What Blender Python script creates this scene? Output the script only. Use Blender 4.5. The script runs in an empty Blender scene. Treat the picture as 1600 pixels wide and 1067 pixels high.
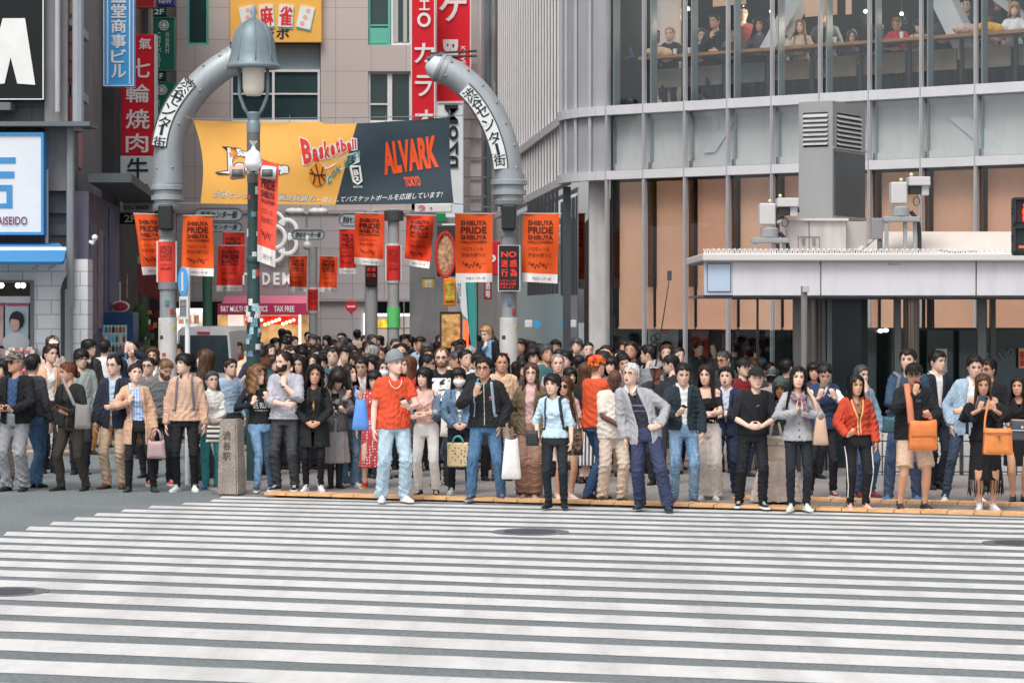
import bpy, bmesh, math, random
import numpy as np
from mathutils import Vector, Matrix, Quaternion
from mathutils.bvhtree import BVHTree
R = math.radians
PI = math.pi
SC = bpy.context.scene
COL = SC.collection
random.seed(7)
RNG = np.random.RandomState(7)
# ------------------------------------------------------------------ camera, sky, sun, exposure
FPX, HOR, CAMZ = 3778.0, 487.0, 2.3          # focal length in photo pixels, horizon row, eye height
cam_data = bpy.data.cameras.new('camera')
cam = bpy.data.objects.new('camera', cam_data)
COL.objects.link(cam)
cam.location = (0, 0, CAMZ)
cam.rotation_euler = (R(90), 0, 0)
cam_data.sensor_width = 36
cam_data.lens = 85
cam_data.shift_y = (HOR - 533.5) / 1600
cam_data.clip_end = 3000
cam_data.dof.use_dof = True
cam_data.dof.focus_distance = 30
cam_data.dof.aperture_fstop = 6.3
SC.camera = cam
world = bpy.data.worlds.new('World')
SC.world = world
world.use_nodes = True
wn = world.node_tree
bg = wn.nodes['Background']
sky = wn.nodes.new('ShaderNodeTexSky')
sky.sky_type = 'NISHITA'
sky.sun_disc = False
sky.sun_elevation = R(57)
sky.sun_rotation = R(200)
sky.air_density = 1.0
sky.dust_density = 3.5
sky.ozone_density = 1.0
hs = wn.nodes.new('ShaderNodeHueSaturation')       # overcast: the blue of a clear sky is washed out
hs.inputs['Saturation'].default_value = 0.14
wn.links.new(sky.outputs['Color'], hs.inputs['Color'])
wn.links.new(hs.outputs['Color'], bg.inputs['Color'])
bg.inputs['Strength'].default_value = 0.15
sun_data = bpy.data.lights.new('sun', 'SUN')
sun_data.energy = 1.4
sun_data.angle = R(24)
sun_data.color = (1, 0.95, 0.89)
sun = bpy.data.objects.new('sun', sun_data)
COL.objects.link(sun)
sun.rotation_euler = (R(33), 0, R(-24))             # high, soft, from behind the camera's left shoulder
SC.view_settings.view_transform = 'Standard'
SC.view_settings.look = 'None'
SC.view_settings.gamma = 1
SC.view_settings.exposure = 0.25
SC.cycles.max_bounces = 6
SC.cycles.transparent_max_bounces = 12
SC.cycles.use_denoising = True
# ------------------------------------------------------------------ helpers
def px(x, y, d):
 return Vector(((x - 800) * d / FPX, d, CAMZ - (y - HOR) * d / FPX))
def gnd(x, y, z=0.0):
 d = FPX * (CAMZ - z) / (y - HOR)
 return Vector(((x - 800) * d / FPX, d, z))
def lin(c):
 c = c / 255.0
 return c / 12.92 if c <= 0.04045 else ((c + 0.055) / 1.055) ** 2.4
def S(r, g, b, k=1.25):
 c = [max(0.004, lin(v)) for v in (r, g, b)]
 k = min(k, .84 / max(c))                       # keep the hue: never clip one channel alone
 return tuple(v * k for v in c)
_mats = {}
def M(col, rough=0.75, metal=0.0, var=0.10, vs=2.0, bump=0.0, bs=60.0, kind='', spec=0.5, emit=0.0, stretch=(1, 1, 1), c2=None, name='surface'):
 key = (tuple(round(c, 4) for c in col), rough, metal, var, vs, bump, bs, kind, spec, emit, stretch, c2)
 if key in _mats:
  return _mats[key]
 m = bpy.data.materials.new(name)
 m.use_nodes = True
 nt = m.node_tree
 p = nt.nodes['Principled BSDF']
 N, L = nt.nodes.new, nt.links.new
 p.inputs['Roughness'].default_value = rough
 p.inputs['Metallic'].default_value = metal
 p.inputs['Specular IOR Level'].default_value = spec
 tc = N('ShaderNodeTexCoord')
 mp = N('ShaderNodeMapping')
 mp.inputs['Scale'].default_value = stretch
 L(tc.outputs['Object'], mp.inputs['Vector'])
 vec = mp.outputs['Vector']
 base = None
 def noise(scale, detail=4, rgh=0.55, v=None):
  n = N('ShaderNodeTexNoise')
  n.inputs['Scale'].default_value = scale
  n.inputs['Detail'].default_value = detail
  n.inputs['Roughness'].default_value = rgh
  L(v or vec, n.inputs['Vector'])
  return n.outputs['Fac']
 def ramp(fac, a, b, ca, cb):
  r = N('ShaderNodeValToRGB')
  r.color_ramp.elements[0].position = a
  r.color_ramp.elements[1].position = b
  r.color_ramp.elements[0].color = (*ca, 1)
  r.color_ramp.elements[1].color = (*cb, 1)
  L(fac, r.inputs['Fac'])
  return r.outputs['Color']
 def mix(fac, a, b):
  x = N('ShaderNodeMix')
  x.data_type = 'RGBA'
  for s, v in ((x.inputs['Factor'], fac), (x.inputs['A'], a), (x.inputs['B'], b)):
   if isinstance(v, (int, float)):
    s.default_value = v
   elif isinstance(v, tuple):
    s.default_value = (*v, 1)
   else:
    L(v, s)
  return x.outputs['Result']
 lo = tuple(c * (1 - var) for c in col)
 hi = tuple(min(0.95, c * (1 + var)) for c in col)
 base = ramp(noise(vs), 0.3, 0.7, lo, hi)
 if kind == 'denim':
  f = noise(1.0, 5, 0.65, None)
  mp2 = N('ShaderNodeMapping'); mp2.inputs['Scale'].default_value = (26, 26, 7)
  L(tc.outputs['Object'], mp2.inputs['Vector'])
  f = noise(1.0, 5, 0.7, mp2.outputs['Vector'])
  base = mix(ramp(f, 0.42, 0.72, (0, 0, 0), (.55, .55, .55)), base, c2 or tuple(min(.8, c * 2.0 + .03) for c in col))
 elif kind in ('stripe_x', 'stripe_z'):
  w = N('ShaderNodeTexWave'); w.wave_type = 'BANDS'
  w.bands_direction = 'X' if kind == 'stripe_x' else 'Z'
  w.inputs['Scale'].default_value = bs
  w.inputs['Distortion'].default_value = 0.3
  L(vec, w.inputs['Vector'])
  base = mix(ramp(w.outputs['Fac'], .45, .55, (0, 0, 0), (1, 1, 1)), base, c2)
 elif kind == 'spots':
  v = N('ShaderNodeTexVoronoi'); v.inputs['Scale'].default_value = bs
  v.inputs['Randomness'].default_value = 0.35
  L(vec, v.inputs['Vector'])
  base = mix(ramp(v.outputs['Distance'], .28, .34, (1, 1, 1), (0, 0, 0)), base, c2)
 elif kind == 'camo':
  base = mix(ramp(noise(bs, 2), .48, .52, (0, 0, 0), (1, 1, 1)), base, c2)
  base = mix(ramp(noise(bs * 1.3, 2, .5), .58, .61, (0, 0, 0), (1, 1, 1)), base, tuple(c * .3 for c in c2))
 elif kind == 'plaid':
  for dr in 'XZ':
   w = N('ShaderNodeTexWave'); w.bands_direction = dr
   w.inputs['Scale'].default_value = bs
   L(vec, w.inputs['Vector'])
   base = mix(ramp(w.outputs['Fac'], .45, .6, (0, 0, 0), (.75, .75, .75)), base, c2)
 elif kind == 'tiles':          # a slab joint grid in the material
  b = N('ShaderNodeTexBrick')
  b.inputs['Scale'].default_value = 1.0
  b.inputs['Mortar Size'].default_value = 0.012
  b.inputs['Brick Width'].default_value = bs
  b.inputs['Row Height'].default_value = bs * (c2[0] if c2 else .6)
  b.offset = c2[1] if c2 else 0
  b.inputs['Color1'].default_value = (*lo, 1)
  b.inputs['Color2'].default_value = (*hi, 1)
  b.inputs['Mortar'].default_value = (*[c * .45 for c in col], 1)
  mp2 = N('ShaderNodeMapping')
  if c2 and c2[2] > 0:
   mp2.inputs['Rotation'].default_value = (R(-90), 0, 0)
  L(tc.outputs['Object'], mp2.inputs['Vector'])
  L(mp2.outputs['Vector'], b.inputs['Vector'])
  base = mix(.35, b.outputs['Color'], base)
 elif kind == 'dirty':
  mp2 = N('ShaderNodeMapping'); mp2.inputs['Scale'].default_value = (3, 3, .5)
  L(tc.outputs['Object'], mp2.inputs['Vector'])
  f = noise(1.6, 6, .65, mp2.outputs['Vector'])
  base = mix(ramp(f, .48, .8, (0, 0, 0), (.6, .6, .6)), base, c2 or tuple(c * .5 for c in col))
 elif kind == 'asphalt':
  f = noise(24, 6, .85)
  base = mix(ramp(f, .45, .68, (.0, .0, .0), (1, 1, 1)), base, tuple(c * 1.9 for c in col))
  base = mix(ramp(noise(17, 6, .85), .5, .7, (.0, .0, .0), (.7, .7, .7)), base, tuple(c * .45 for c in col))
  f2 = noise(.6, 5, .6)
  base = mix(ramp(f2, .45, .7, (0, 0, 0), (.4, .4, .4)), base, tuple(c * .7 for c in col))
 elif kind == 'paint':          # road paint worn down to the asphalt
  f = noise(22, 7, .85)
  f2 = noise(1.1, 5, .6)
  a = N('ShaderNodeMath'); a.operation = 'ADD'
  L(f, a.inputs[0]); L(f2, a.inputs[1])
  base = mix(ramp(a.outputs[0], 1.03, 1.2, (0, 0, 0), (.85, .85, .85)), base, c2)
  f3 = noise(5, 5, .75)
  base = mix(ramp(f3, .48, .72, (0, 0, 0), (.3, .3, .3)), base, tuple(c * .55 for c in col))
  mp2 = N('ShaderNodeMapping'); mp2.inputs['Scale'].default_value = (2.2, .22, 1)      # tyre tracks along the road
  L(tc.outputs['Object'], mp2.inputs['Vector'])
  base = mix(ramp(noise(1.0, 4, .6, mp2.outputs['Vector']), .44, .66, (0, 0, 0), (.4, .4, .4)), base, tuple(c * .5 for c in col))
  base = mix(ramp(noise(40, 6, .9), .52, .68, (0, 0, 0), (.3, .3, .3)), base, c2)
 elif kind == 'granite':
  f = noise(90, 3, .8)
  base = mix(ramp(f, .42, .62, (0, 0, 0), (1, 1, 1)), base, c2)
 elif kind == 'wood':
  mp2 = N('ShaderNodeMapping'); mp2.inputs['Scale'].default_value = (.6, .6, 9)
  L(tc.outputs['Object'], mp2.inputs['Vector'])
  f = noise(6, 5, .6, mp2.outputs['Vector'])
  base = mix(ramp(f, .35, .7, (0, 0, 0), (.7, .7, .7)), base, tuple(c * .55 for c in col))
 L(base, p.inputs['Base Color'])
 if bump:
  bm_ = N('ShaderNodeBump')
  bm_.inputs['Strength'].default_value = bump
  bm_.inputs['Distance'].default_value = 0.01
  L(noise(bs if kind not in ('stripe_x', 'stripe_z', 'spots', 'camo', 'plaid', 'tiles') else 60, 5), bm_.inputs['Height'])
  L(bm_.outputs['Normal'], p.inputs['Normal'])
 if emit:
  L(base, p.inputs['Emission Color'])
  p.inputs['Emission Strength'].default_value = emit
 _mats[key] = m
 return m
def cloth(r, g, b, k=1.2, **kw):
 y = .3 * r + .55 * g + .15 * b; r, g, b = (v + (y - v) * (.2 if b > r else .1) for v in (r, g, b))      # washed cloth
 return M(S(r, g, b, k), rough=kw.pop('rough', .88), spec=.25, var=kw.pop('var', .12), vs=kw.pop('vs', 9), bump=kw.pop('bump', .35), bs=kw.pop('bs', 90), name='fabric', **kw)
def metal(r, g, b, rough=.4, k=1.25):
 return M(S(r, g, b, k), rough=rough, metal=.35, var=.07, vs=3, bump=.04, bs=30, name='metal')
def paint(r, g, b, k=1.25, rough=.5, var=.06):
 return M(S(r, g, b, k), rough=rough, var=var, vs=2.5, name='paint')
def glow(r, g, b, e):
 return M(S(r, g, b, 1), rough=.6, var=.03, emit=e, name='lamp_glow')
_glass = {}
def glass(tint=(.9, .95, .95), refl=1.0, rough=.02):
 key = (tint, refl, rough)
 if key in _glass:
  return _glass[key]
 m = bpy.data.materials.new('window_glass')
 m.use_nodes = True
 nt = m.node_tree
 nt.nodes.remove(nt.nodes['Principled BSDF'])
 out = nt.nodes['Material Output']
 t = nt.nodes.new('ShaderNodeBsdfTransparent'); t.inputs['Color'].default_value = (*tint, 1)
 g = nt.nodes.new('ShaderNodeBsdfGlossy'); g.inputs['Roughness'].default_value = rough
 g.inputs['Color'].default_value = (.9, .95, 1, 1)
 fr = nt.nodes.new('ShaderNodeLayerWeight'); fr.inputs['Blend'].default_value = .5      # Schlick, the same from both sides
 pw = nt.nodes.new('ShaderNodeMath'); pw.operation = 'POWER'; pw.inputs[1].default_value = 5
 ad = nt.nodes.new('ShaderNodeMath'); ad.operation = 'MULTIPLY_ADD'; ad.inputs[1].default_value = .95; ad.inputs[2].default_value = .05
 mu = nt.nodes.new('ShaderNodeMath'); mu.operation = 'MULTIPLY'; mu.inputs[1].default_value = refl
 mu.use_clamp = True
 nt.links.new(fr.outputs['Facing'], pw.inputs[0]); nt.links.new(pw.outputs[0], ad.inputs[0])
 nt.links.new(ad.outputs[0], mu.inputs[0])
 mx = nt.nodes.new('ShaderNodeMixShader')
 nt.links.new(mu.outputs[0], mx.inputs[0])
 nt.links.new(t.outputs[0], mx.inputs[1])
 nt.links.new(g.outputs[0], mx.inputs[2])
 nt.links.new(mx.outputs[0], out.inputs['Surface'])
 _glass[key] = m
 return m
def tag(o, label=None, cat=None, group=None, kind=None):
 if label: o['label'] = label
 if cat: o['category'] = cat
 if group: o['group'] = group
 if kind: o['kind'] = kind
 return o
def thing(name, label, cat, loc=(0, 0, 0), rz=0.0, group=None):
 o = bpy.data.objects.new(name, None)
 o.empty_display_size = .2
 COL.objects.link(o)
 o.location = loc
 o.rotation_euler = (0, 0, rz)
 return tag(o, label, cat, group)
class MB:
 """collects shapes and links them as ONE mesh object"""
 def __init__(s):
  s.v, s.f, s.m, s.n = [], [], [], 0
 def add(s, verts, faces, mi=0):
  verts = np.asarray(verts, float).reshape(-1, 3)
  s.v.append(verts)
  for f in faces:
   s.f.append(tuple(int(i) + s.n for i in f))
  s.m += [mi] * len(faces)
  s.n += len(verts)
  return s
 def box(s, a, b, mi=0, bev=0.0):
  x0, x1 = sorted((a[0], b[0])); y0, y1 = sorted((a[1], b[1])); z0, z1 = sorted((a[2], b[2]))
  if bev <= 0:
   V = [(x, y, z) for x in (x0, x1) for y in (y0, y1) for z in (z0, z1)]
   F = [(0, 1, 3, 2), (4, 6, 7, 5), (0, 4, 5, 1), (2, 3, 7, 6), (0, 2, 6, 4), (1, 5, 7, 3)]
   return s.add(V, F, mi)
  bm = bmesh.new()
  bmesh.ops.create_cube(bm, size=1)
  for v in bm.verts:
   v.co = Vector(((x0 + x1) / 2 + v.co.x * (x1 - x0), (y0 + y1) / 2 + v.co.y * (y1 - y0), (z0 + z1) / 2 + v.co.z * (z1 - z0)))
  bmesh.ops.bevel(bm, geom=bm.edges[:], offset=min(bev, .45 * min(x1 - x0, y1 - y0, z1 - z0)), segments=2, affect='EDGES', profile=.5)
  s.bm(bm, mi)
  return s
 def bm(s, bm, mi=0):
  bm.verts.ensure_lookup_table(); bm.verts.index_update()
  s.add([v.co[:] for v in bm.verts], [[v.index for v in f.verts] for f in bm.faces], mi)
  bm.free()
 def hexa(s, p, mi=0):
  """8 corners: 4 front (ccw) then the 4 behind them"""
  return s.add(p, [(0, 1, 2, 3), (7, 6, 5, 4), (0, 4, 5, 1), (1, 5, 6, 2), (2, 6, 7, 3), (3, 7, 4, 0)], mi)
 def slab(s, pts, off, mi=0):
  """planar polygon given an offset vector: a prism"""
  n = len(pts)
  pts = [Vector(p) for p in pts]; off = Vector(off)
  V = [p[:] for p in pts] + [(p + off)[:] for p in pts]
  F = [tuple(range(n)), tuple(range(2 * n - 1, n - 1, -1))] + [(i, i + n, (i + 1) % n + n, (i + 1) % n) for i in range(n)]
  return s.add(V, F, mi)
 def rings(s, rings, mi=0, cap=True, closed=True):
  rings = [np.asarray(r, float) for r in rings]
  n = len(rings[0]); F = []
  for k in range(len(rings) - 1):
   for i in range(n if closed else n - 1):
    j = (i + 1) % n
    F.append((k * n + i, k * n + j, (k + 1) * n + j, (k + 1) * n + i))
  if cap:
   F.append(tuple(range(n - 1, -1, -1)))
   o = (len(rings) - 1) * n
   F.append(tuple(range(o, o + n)))
  return s.add(np.concatenate(rings), F, mi)
 def tube(s, pts, rad, n=10, mi=0, round_=False, flat=1.0, up=None):
  pts = [Vector(p) for p in pts]
  rad = list(rad) if hasattr(rad, '__len__') else [rad] * len(pts)
  if round_:
   d0 = (pts[0] - pts[1]).normalized(); d1 = (pts[-1] - pts[-2]).normalized()
   a, b = rad[0], rad[-1]
   pts = [pts[0] + d0 * a * .92, pts[0] + d0 * a * .6] + pts + [pts[-1] + d1 * b * .6, pts[-1] + d1 * b * .92]
   rad = [a * .38, a * .8] + rad + [b * .8, b * .38]
  t = [(pts[min(i + 1, len(pts) - 1)] - pts[max(i - 1, 0)]).normalized() for i in range(len(pts))]
  u = up and Vector(up) or (Vector((0, 0, 1)) if abs(t[0].z) < .9 else Vector((0, 1, 0)))
  u = (u - t[0] * u.dot(t[0])).normalized()
  rings = []
  for i, p in enumerate(pts):
   u = (u - t[i] * u.dot(t[i]))
   u = u.normalized() if u.length > 1e-6 else t[i].orthogonal().normalized()
   w = t[i].cross(u)
   rings.append([(p + (u * math.cos(a) * flat + w * math.sin(a)) * rad[i])[:] for a in np.linspace(0, 2 * PI, n, endpoint=False)])
  return s.rings(rings, mi)
 def lathe(s, prof, c=(0, 0, 0), n=20, mi=0):
  """profile of (radius, z) bottom to top"""
  a = np.linspace(0, 2 * PI, n, endpoint=False)
  return s.rings([np.stack([c[0] + r * np.cos(a), c[1] + r * np.sin(a), np.full(n, c[2] + z)], 1) for r, z in prof], mi)
 def ball(s, c, r, n=10, m=7, mi=0):
  r = r if hasattr(r, '__len__') else (r, r, r)
  a = np.linspace(0, 2 * PI, n, endpoint=False)
  R_ = []
  for t in np.linspace(-PI / 2 + .12, PI / 2 - .12, m):
   R_.append(np.stack([c[0] + r[0] * math.cos(t) * np.cos(a), c[1] + r[1] * math.cos(t) * np.sin(a), np.full(n, c[2] + r[2] * math.sin(t))], 1))
  return s.rings(R_, mi)
 def arrays(s):
  return (np.concatenate(s.v) if s.v else np.zeros((0, 3))), s.f, s.m
 def build(s, name, mats, parent=None, smooth=False, sharp=None):
  v, f, m = s.arrays()
  return link_mesh(name, v, f, m, mats, parent, smooth, sharp)
def link_mesh(name, v, f, m, mats, parent=None, smooth=False, sharp=None, hold=None):
 me = bpy.data.meshes.new(name)
 me.from_pydata([tuple(x) for x in v], [], f)
 mats = mats if isinstance(mats, (list, tuple)) else [mats]
 for x in mats:
  me.materials.append(x)
 if m is not None and len(mats) > 1:
  me.polygons.foreach_set('material_index', m)
 if smooth:
  me.polygons.foreach_set('use_smooth', [True] * len(f))
  if sharp:
   me.set_sharp_from_angle(angle=R(sharp))
 me.update()
 o = bpy.data.objects.new(name, me)
 COL.objects.link(o)
 if parent is not None:
  o.parent = parent
 return o
# a scratch scene for turning text and remeshed shapes into plain meshes
TMP = bpy.data.scenes.new('scratch')
def evaluate(o):
 TMP.collection.objects.link(o)
 vl = TMP.view_layers[0]
 with bpy.context.temp_override(scene=TMP, view_layer=vl):
  dg = bpy.context.evaluated_depsgraph_get()
  dg.update()
 e = o.evaluated_get(dg)
 me = e.to_mesh()
 n = len(me.vertices)
 v = np.empty(n * 3); me.vertices.foreach_get('co', v)
 f = [tuple(p.vertices) for p in me.polygons]
 e.to_mesh_clear()
 TMP.collection.objects.unlink(o)
 return v.reshape(-1, 3), f
def remesh(mb, vox, smooth=2):
 v, f, _ = mb.arrays()
 me = bpy.data.meshes.new('scratch')
 me.from_pydata([tuple(x) for x in v], [], f)
 o = bpy.data.objects.new('scratch', me)
 md = o.modifiers.new('r', 'REMESH')
 md.mode = 'VOXEL'; md.voxel_size = vox; md.adaptivity = 0
 v, f = evaluate(o)
 bpy.data.objects.remove(o); bpy.data.meshes.remove(me)
 F = np.array([q if len(q) == 4 else (*q, q[2]) for q in f])
 e = np.concatenate([F[:, [0, 1]], F[:, [1, 2]], F[:, [2, 3]], F[:, [3, 0]]])
 e = np.concatenate([e, e[:, ::-1]])
 deg = np.bincount(e[:, 0], minlength=len(v)).astype(float)
 for _ in range(smooth):
  acc = np.stack([np.bincount(e[:, 0], weights=v[e[:, 1], k], minlength=len(v)) for k in range(3)], 1)
  v = v * .4 + .6 * acc / deg[:, None]
 return v, F
def normals(v, F):
 a, b, c, d = (v[F[:, i]] for i in range(4))
 fn = np.cross(c - a, d - b)
 n = np.zeros_like(v)
 for i in range(4):
  for k in range(3):
   n[:, k] += np.bincount(F[:, i], weights=fn[:, k], minlength=len(v))
 return n / (np.linalg.norm(n, axis=1, keepdims=True) + 1e-9)
_txt = {}
def cjk(s): return any(ord(c) > 0x2e80 for c in s)
def text_raw(s, bold=0.0, shear=0.0):
 if cjk(s): bold = 0.0
 key = (s, bold, shear)
 if key not in _txt:
  cu = bpy.data.curves.new('scratch', 'FONT')
  cu.body = s; cu.size = 1; cu.fill_mode = 'FRONT'; cu.resolution_u = 3
  cu.offset = bold; cu.shear = shear
  o = bpy.data.objects.new('scratch', cu)
  v, f = evaluate(o)
  bpy.data.objects.remove(o); bpy.data.curves.remove(cu)
  _txt[key] = (v, f)
 return _txt[key]
def fit_text(mb, s, o, u, w, mi=0, bold=0.012, shear=0.0, fn=None):
 """text stretched over the parallelogram o (lower left), u (along), w (up); fn warps the points"""
 v, f = text_raw(s, bold, shear)
 if not len(v): return
 lo, hi = v.min(0), v.max(0)
 sz = np.maximum(hi - lo, 1e-6)
 t = (v - lo) / sz
 u, w, o = (np.array(q) for q in (u, w, o))
 P0 = o[None] + t[:, :1] * u[None] + t[:, 1:2] * w[None]
 n = np.cross(u, w); n /= np.linalg.norm(n) + 1e-9; b = bold * np.linalg.norm(w)
 for k, (a, c) in enumerate(((0, 0), (1, .3), (-1, -.3), (.3, -1)) if cjk(s) and bold > .008 else ((0, 0),)):
  P = P0 + u / np.linalg.norm(u) * a * b + w / np.linalg.norm(w) * c * b + n * k * .0007
  mb.add(fn(P) if fn is not None else P, f, mi)
def ptext(mb, s, x0, y0, x1, y1, d, mi=0, bold=0.012, shear=0.0, fn=None):
 """text fitted to a rectangle given in photo pixels on the upright plane at distance d"""
 a = px(x0, y1, d); b = px(x1, y1, d); c = px(x0, y0, d)
 fit_text(mb, s, a, b - a, c - a, mi, bold, shear, fn)
def vtext(mb, s, x0, y0, x1, y1, d, mi=0, bold=0.012, gap=.12):
 h = (y1 - y0) / len(s)
 for i, ch in enumerate(s):
  if ch == ' ': continue
  if ch == 'ー':
   xm = (x0 + x1) / 2; w = (x1 - x0)
   mb.slab([px(xm - w * .07, y0 + (i + .9) * h, d), px(xm + w * .07, y0 + (i + .9) * h, d), px(xm + w * .07, y0 + (i + .1) * h, d), px(xm - w * .07, y0 + (i + .1) * h, d)], (0, .003, 0), mi)
   continue
  ptext(mb, ch, x0, y0 + (i + gap / 2) * h, x1, y0 + (i + 1 - gap / 2) * h, d, mi, bold)
def pbox(mb, x0, y0, x1, y1, d, t, mi=0, bev=0.0):
 """a box whose front face covers a photo rectangle at distance d, t deep"""
 a = px(x0, y1, d); b = px(x1, y0, d)
 return mb.box((a.x, d, a.z), (b.x, d + t, b.z), mi, bev)
# ------------------------------------------------------------------ ground
ASPH = S(112, 119, 122, .95)
road_m = M(ASPH, rough=.85, var=.12, vs=.9, kind='asphalt', bump=.5, bs=160, name='asphalt')
white_m = M((.69, .685, .68), rough=.7, var=.05, vs=1.2, kind='paint', c2=tuple(c * 1.3 for c in ASPH), bump=.25, bs=120, name='road_paint')
walk_m = M(S(132, 126, 124, 1.0), rough=.85, var=.16, vs=1.4, kind='asphalt', bump=.3, bs=120, name='paving')
tact_m = M(S(230, 182, 130, .9), rough=.75, var=.14, vs=5, kind='dirty', c2=S(180, 140, 104, .9), bump=.3, bs=60, name='tactile_paving')
KH = 0.03                                              # the kerb is almost flush at the crossing
mb = MB(); mb.slab([(-300, -60, 0), (300, -60, 0), (300, 500, 0), (-300, 500, 0)], (0, 0, -.3))
tag(mb.build('road', road_m), 'grey asphalt road of the crossing', None, None, 'structure')
K0, K1 = gnd(338, 771), gnd(1600, 808)                # kerb line
kd = (K1 - K0).normalized()
KL = K0; KR = K0 + kd * 16
vpd = Vector((-.084, 1, 0)).normalized()               # the side street's direction
mb = MB()
mb.slab([KL - kd * .0, KR, KR + Vector((0, 60, 0)), KL + vpd * 60 + Vector((1.0, 0, 0)), KL + vpd * 10.6, KL + vpd * 1.2 - kd * .25, KL + vpd * .4 - kd * .12], (0, 0, KH - .2))
for i in range(len(mb.v)): mb.v[i][:, 2] += KH
sidewalk = mb.build('pavement', walk_m)
tag(sidewalk, 'grey paved kerbside where the crowd waits', None, None, 'structure')
mb = MB(); mb.slab([(-40, 41.2, .012), (-4.3, 41.2, .012), (-9.5, 110, .012), (-40, 110, .012)], (0, 0, -.2))
tag(mb.build('far_pavement', walk_m), 'paved ground of the shopping street behind the crowd', None, None, 'structure')
# kerb stone and the two tactile strips
mb = MB()
s0 = gnd(405, 775, KH)
def strip(a, b, w, nblk, z):
 a, b = Vector(a), Vector(b); d = (b - a).normalized(); n = Vector((-d.y, d.x, 0))
 if n.y < 0: n = -n
 L_ = (b - a).length; k = int(L_ / nblk)
 for i in range(k):
  p, q = a + d * (i * nblk + .006), a + d * ((i + 1) * nblk - .006)
  o = Vector((0, 0, z + random.uniform(0, .003)))
  mb.slab([p + o, q + o, q + n * w + o, p + n * w + o], (0, 0, -.03))
  for u in range(1, 5):
   for v_ in range(1, 5):
    c = p + (q - p) * (u / 5) + n * (w * v_ / 5) + Vector((0, 0, z + .004))
    mb.lathe([(.016, -.003), (.012, .004)], c, 6)
n0 = Vector((-kd.y, kd.x, 0))
strip(s0 + n0 * .12, KR + n0 * .14, .3, .3, KH + .006)
mb_front = mb
tag(mb_front.build('tactile_paving', tact_m), 'yellow tactile paving strip along the kerb', None, None, 'structure')
mb = MB()
strip(s0 + n0 * 1.5 + kd * 5.6, KR + n0 * 1.5, .3, .3, KH + .006)
strip(gnd(-60, 706), gnd(168, 706), .3, .3, .014)
strip(gnd(-60, 694), gnd(200, 692), .3, .3, .02)
tag(mb.build('tactile_paving', tact_m), 'yellow tactile paving strips further back under the crowd', None, None, 'structure')
mb = MB(); mb.slab([KL + n0 * -.01, KR + n0 * -.01, KR - n0 * .13, KL - n0 * .13], (0, 0, -.1))
for i in range(len(mb.v)): mb.v[i][:, 2] += .02
tag(mb.build('kerb', M(S(120, 116, 114, 1.0), rough=.85, var=.2, vs=4, kind='granite', c2=S(95, 92, 90, 1), name='stone')), 'low stone kerb at the edge of the crossing', None, None, 'structure')
# crossing stripes: every stripe one sheet of paint on the asphalt
def stripe_rows():
 rows = []
 k0, dk = .00338, -.1652e-3                         # measured rhythm of the dark gaps at column 700
 for i in range(-13, 16):
  c = lambda t: 600 + 1 / (k0 + dk * (i + t)) if (k0 + dk * (i + t)) > 0 else 9e9
  rows.append((c(-1 + .20), c(-.20)))
 return rows
ledge = [(345, 780), (300, 785), (273, 788), (239, 791), (211, 794.6), (172, 799.8), (138, 805), (101, 813.6), (64, 820), (21, 830), (-60, 852), (-500, 985), (-1600, 1400)]
def left_end(ym):
 for (xa, ya), (xb, yb) in zip(ledge, ledge[1:]):
  if ya <= ym <= yb: return xa + (xb - xa) * (ym - ya) / (yb - ya)
 return 345
mb = MB()
for ya, yb in stripe_rows():
 ym = (ya + yb) / 2
 if ym < 778 or ym > 1300: continue
 sl = max(.018, .0216 + (ym - 795) * (.0345 - .0216) / 120)
 if ym > 960: sl = .0395
 xl = 400
 for _ in range(4): xl = left_end(ym + (xl - 700) * sl)
 if xl < -700: xl = -700
 xr = 2300
 N = 40; top, bot = [], []
 for t in np.linspace(0, 1, N):
  x = xl + (xr - xl) * t
  j = RNG.uniform(-.35, .35, 2) * (ym - 700) / 300
  top.append(gnd(x + (3 if t == 0 else 0), ya + (x - 700) * sl + j[0], .004)); bot.append(gnd(x - (3 if t == 0 else 0), yb + (x - 700) * sl + j[1], .004))
 if min(p.y for p in bot) < 3: continue
 mb.add([p[:] for p in bot + top], [(i, i + 1, N + i + 1, N + i) for i in range(N - 1)])
tag(mb.build('crosswalk_marking', white_m), 'worn white zebra stripes across the road', None, None, 'structure')
patch_m = M(S(98, 100, 106, 1.0), rough=.8, var=.15, vs=3, kind='asphalt', bump=.4, bs=150, name='asphalt_patch')
iron_m = M(S(78, 80, 86, 1.0), rough=.55, metal=.3, var=.2, vs=8, bump=.8, bs=45, name='cast_iron')
for k, (x, y, rx, lab) in enumerate(((828, 831.5, 62, 'round iron manhole cover in the middle of the zebra stripes'), (1592, 849, 58, 'dark iron manhole cover at the picture edge on the zebra stripes'), (8, 925, 68, 'worn manhole cover in the lower zebra stripes under the man in a camouflage cap'))):
 c = gnd(x, y); r = rx * c.y / FPX * (.66)
 t = thing('manhole_cover', lab, 'manhole cover', (c.x, c.y, 0))
 mb = MB(); mb.lathe([(r * 1.5, -.05), (r * 1.5, .007), (r * 1.02, .0071)], n=40); mb.build('patch', patch_m, t)
 mb = MB(); mb.lathe([(r, -.02), (r, .011), (r * .93, .012), (r * .92, .009), (r * .1, .0095)], n=36)
 for q in range(6):
  for w in range(-5, 6):
   pass
 mb.build('lid', iron_m, t)
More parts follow.
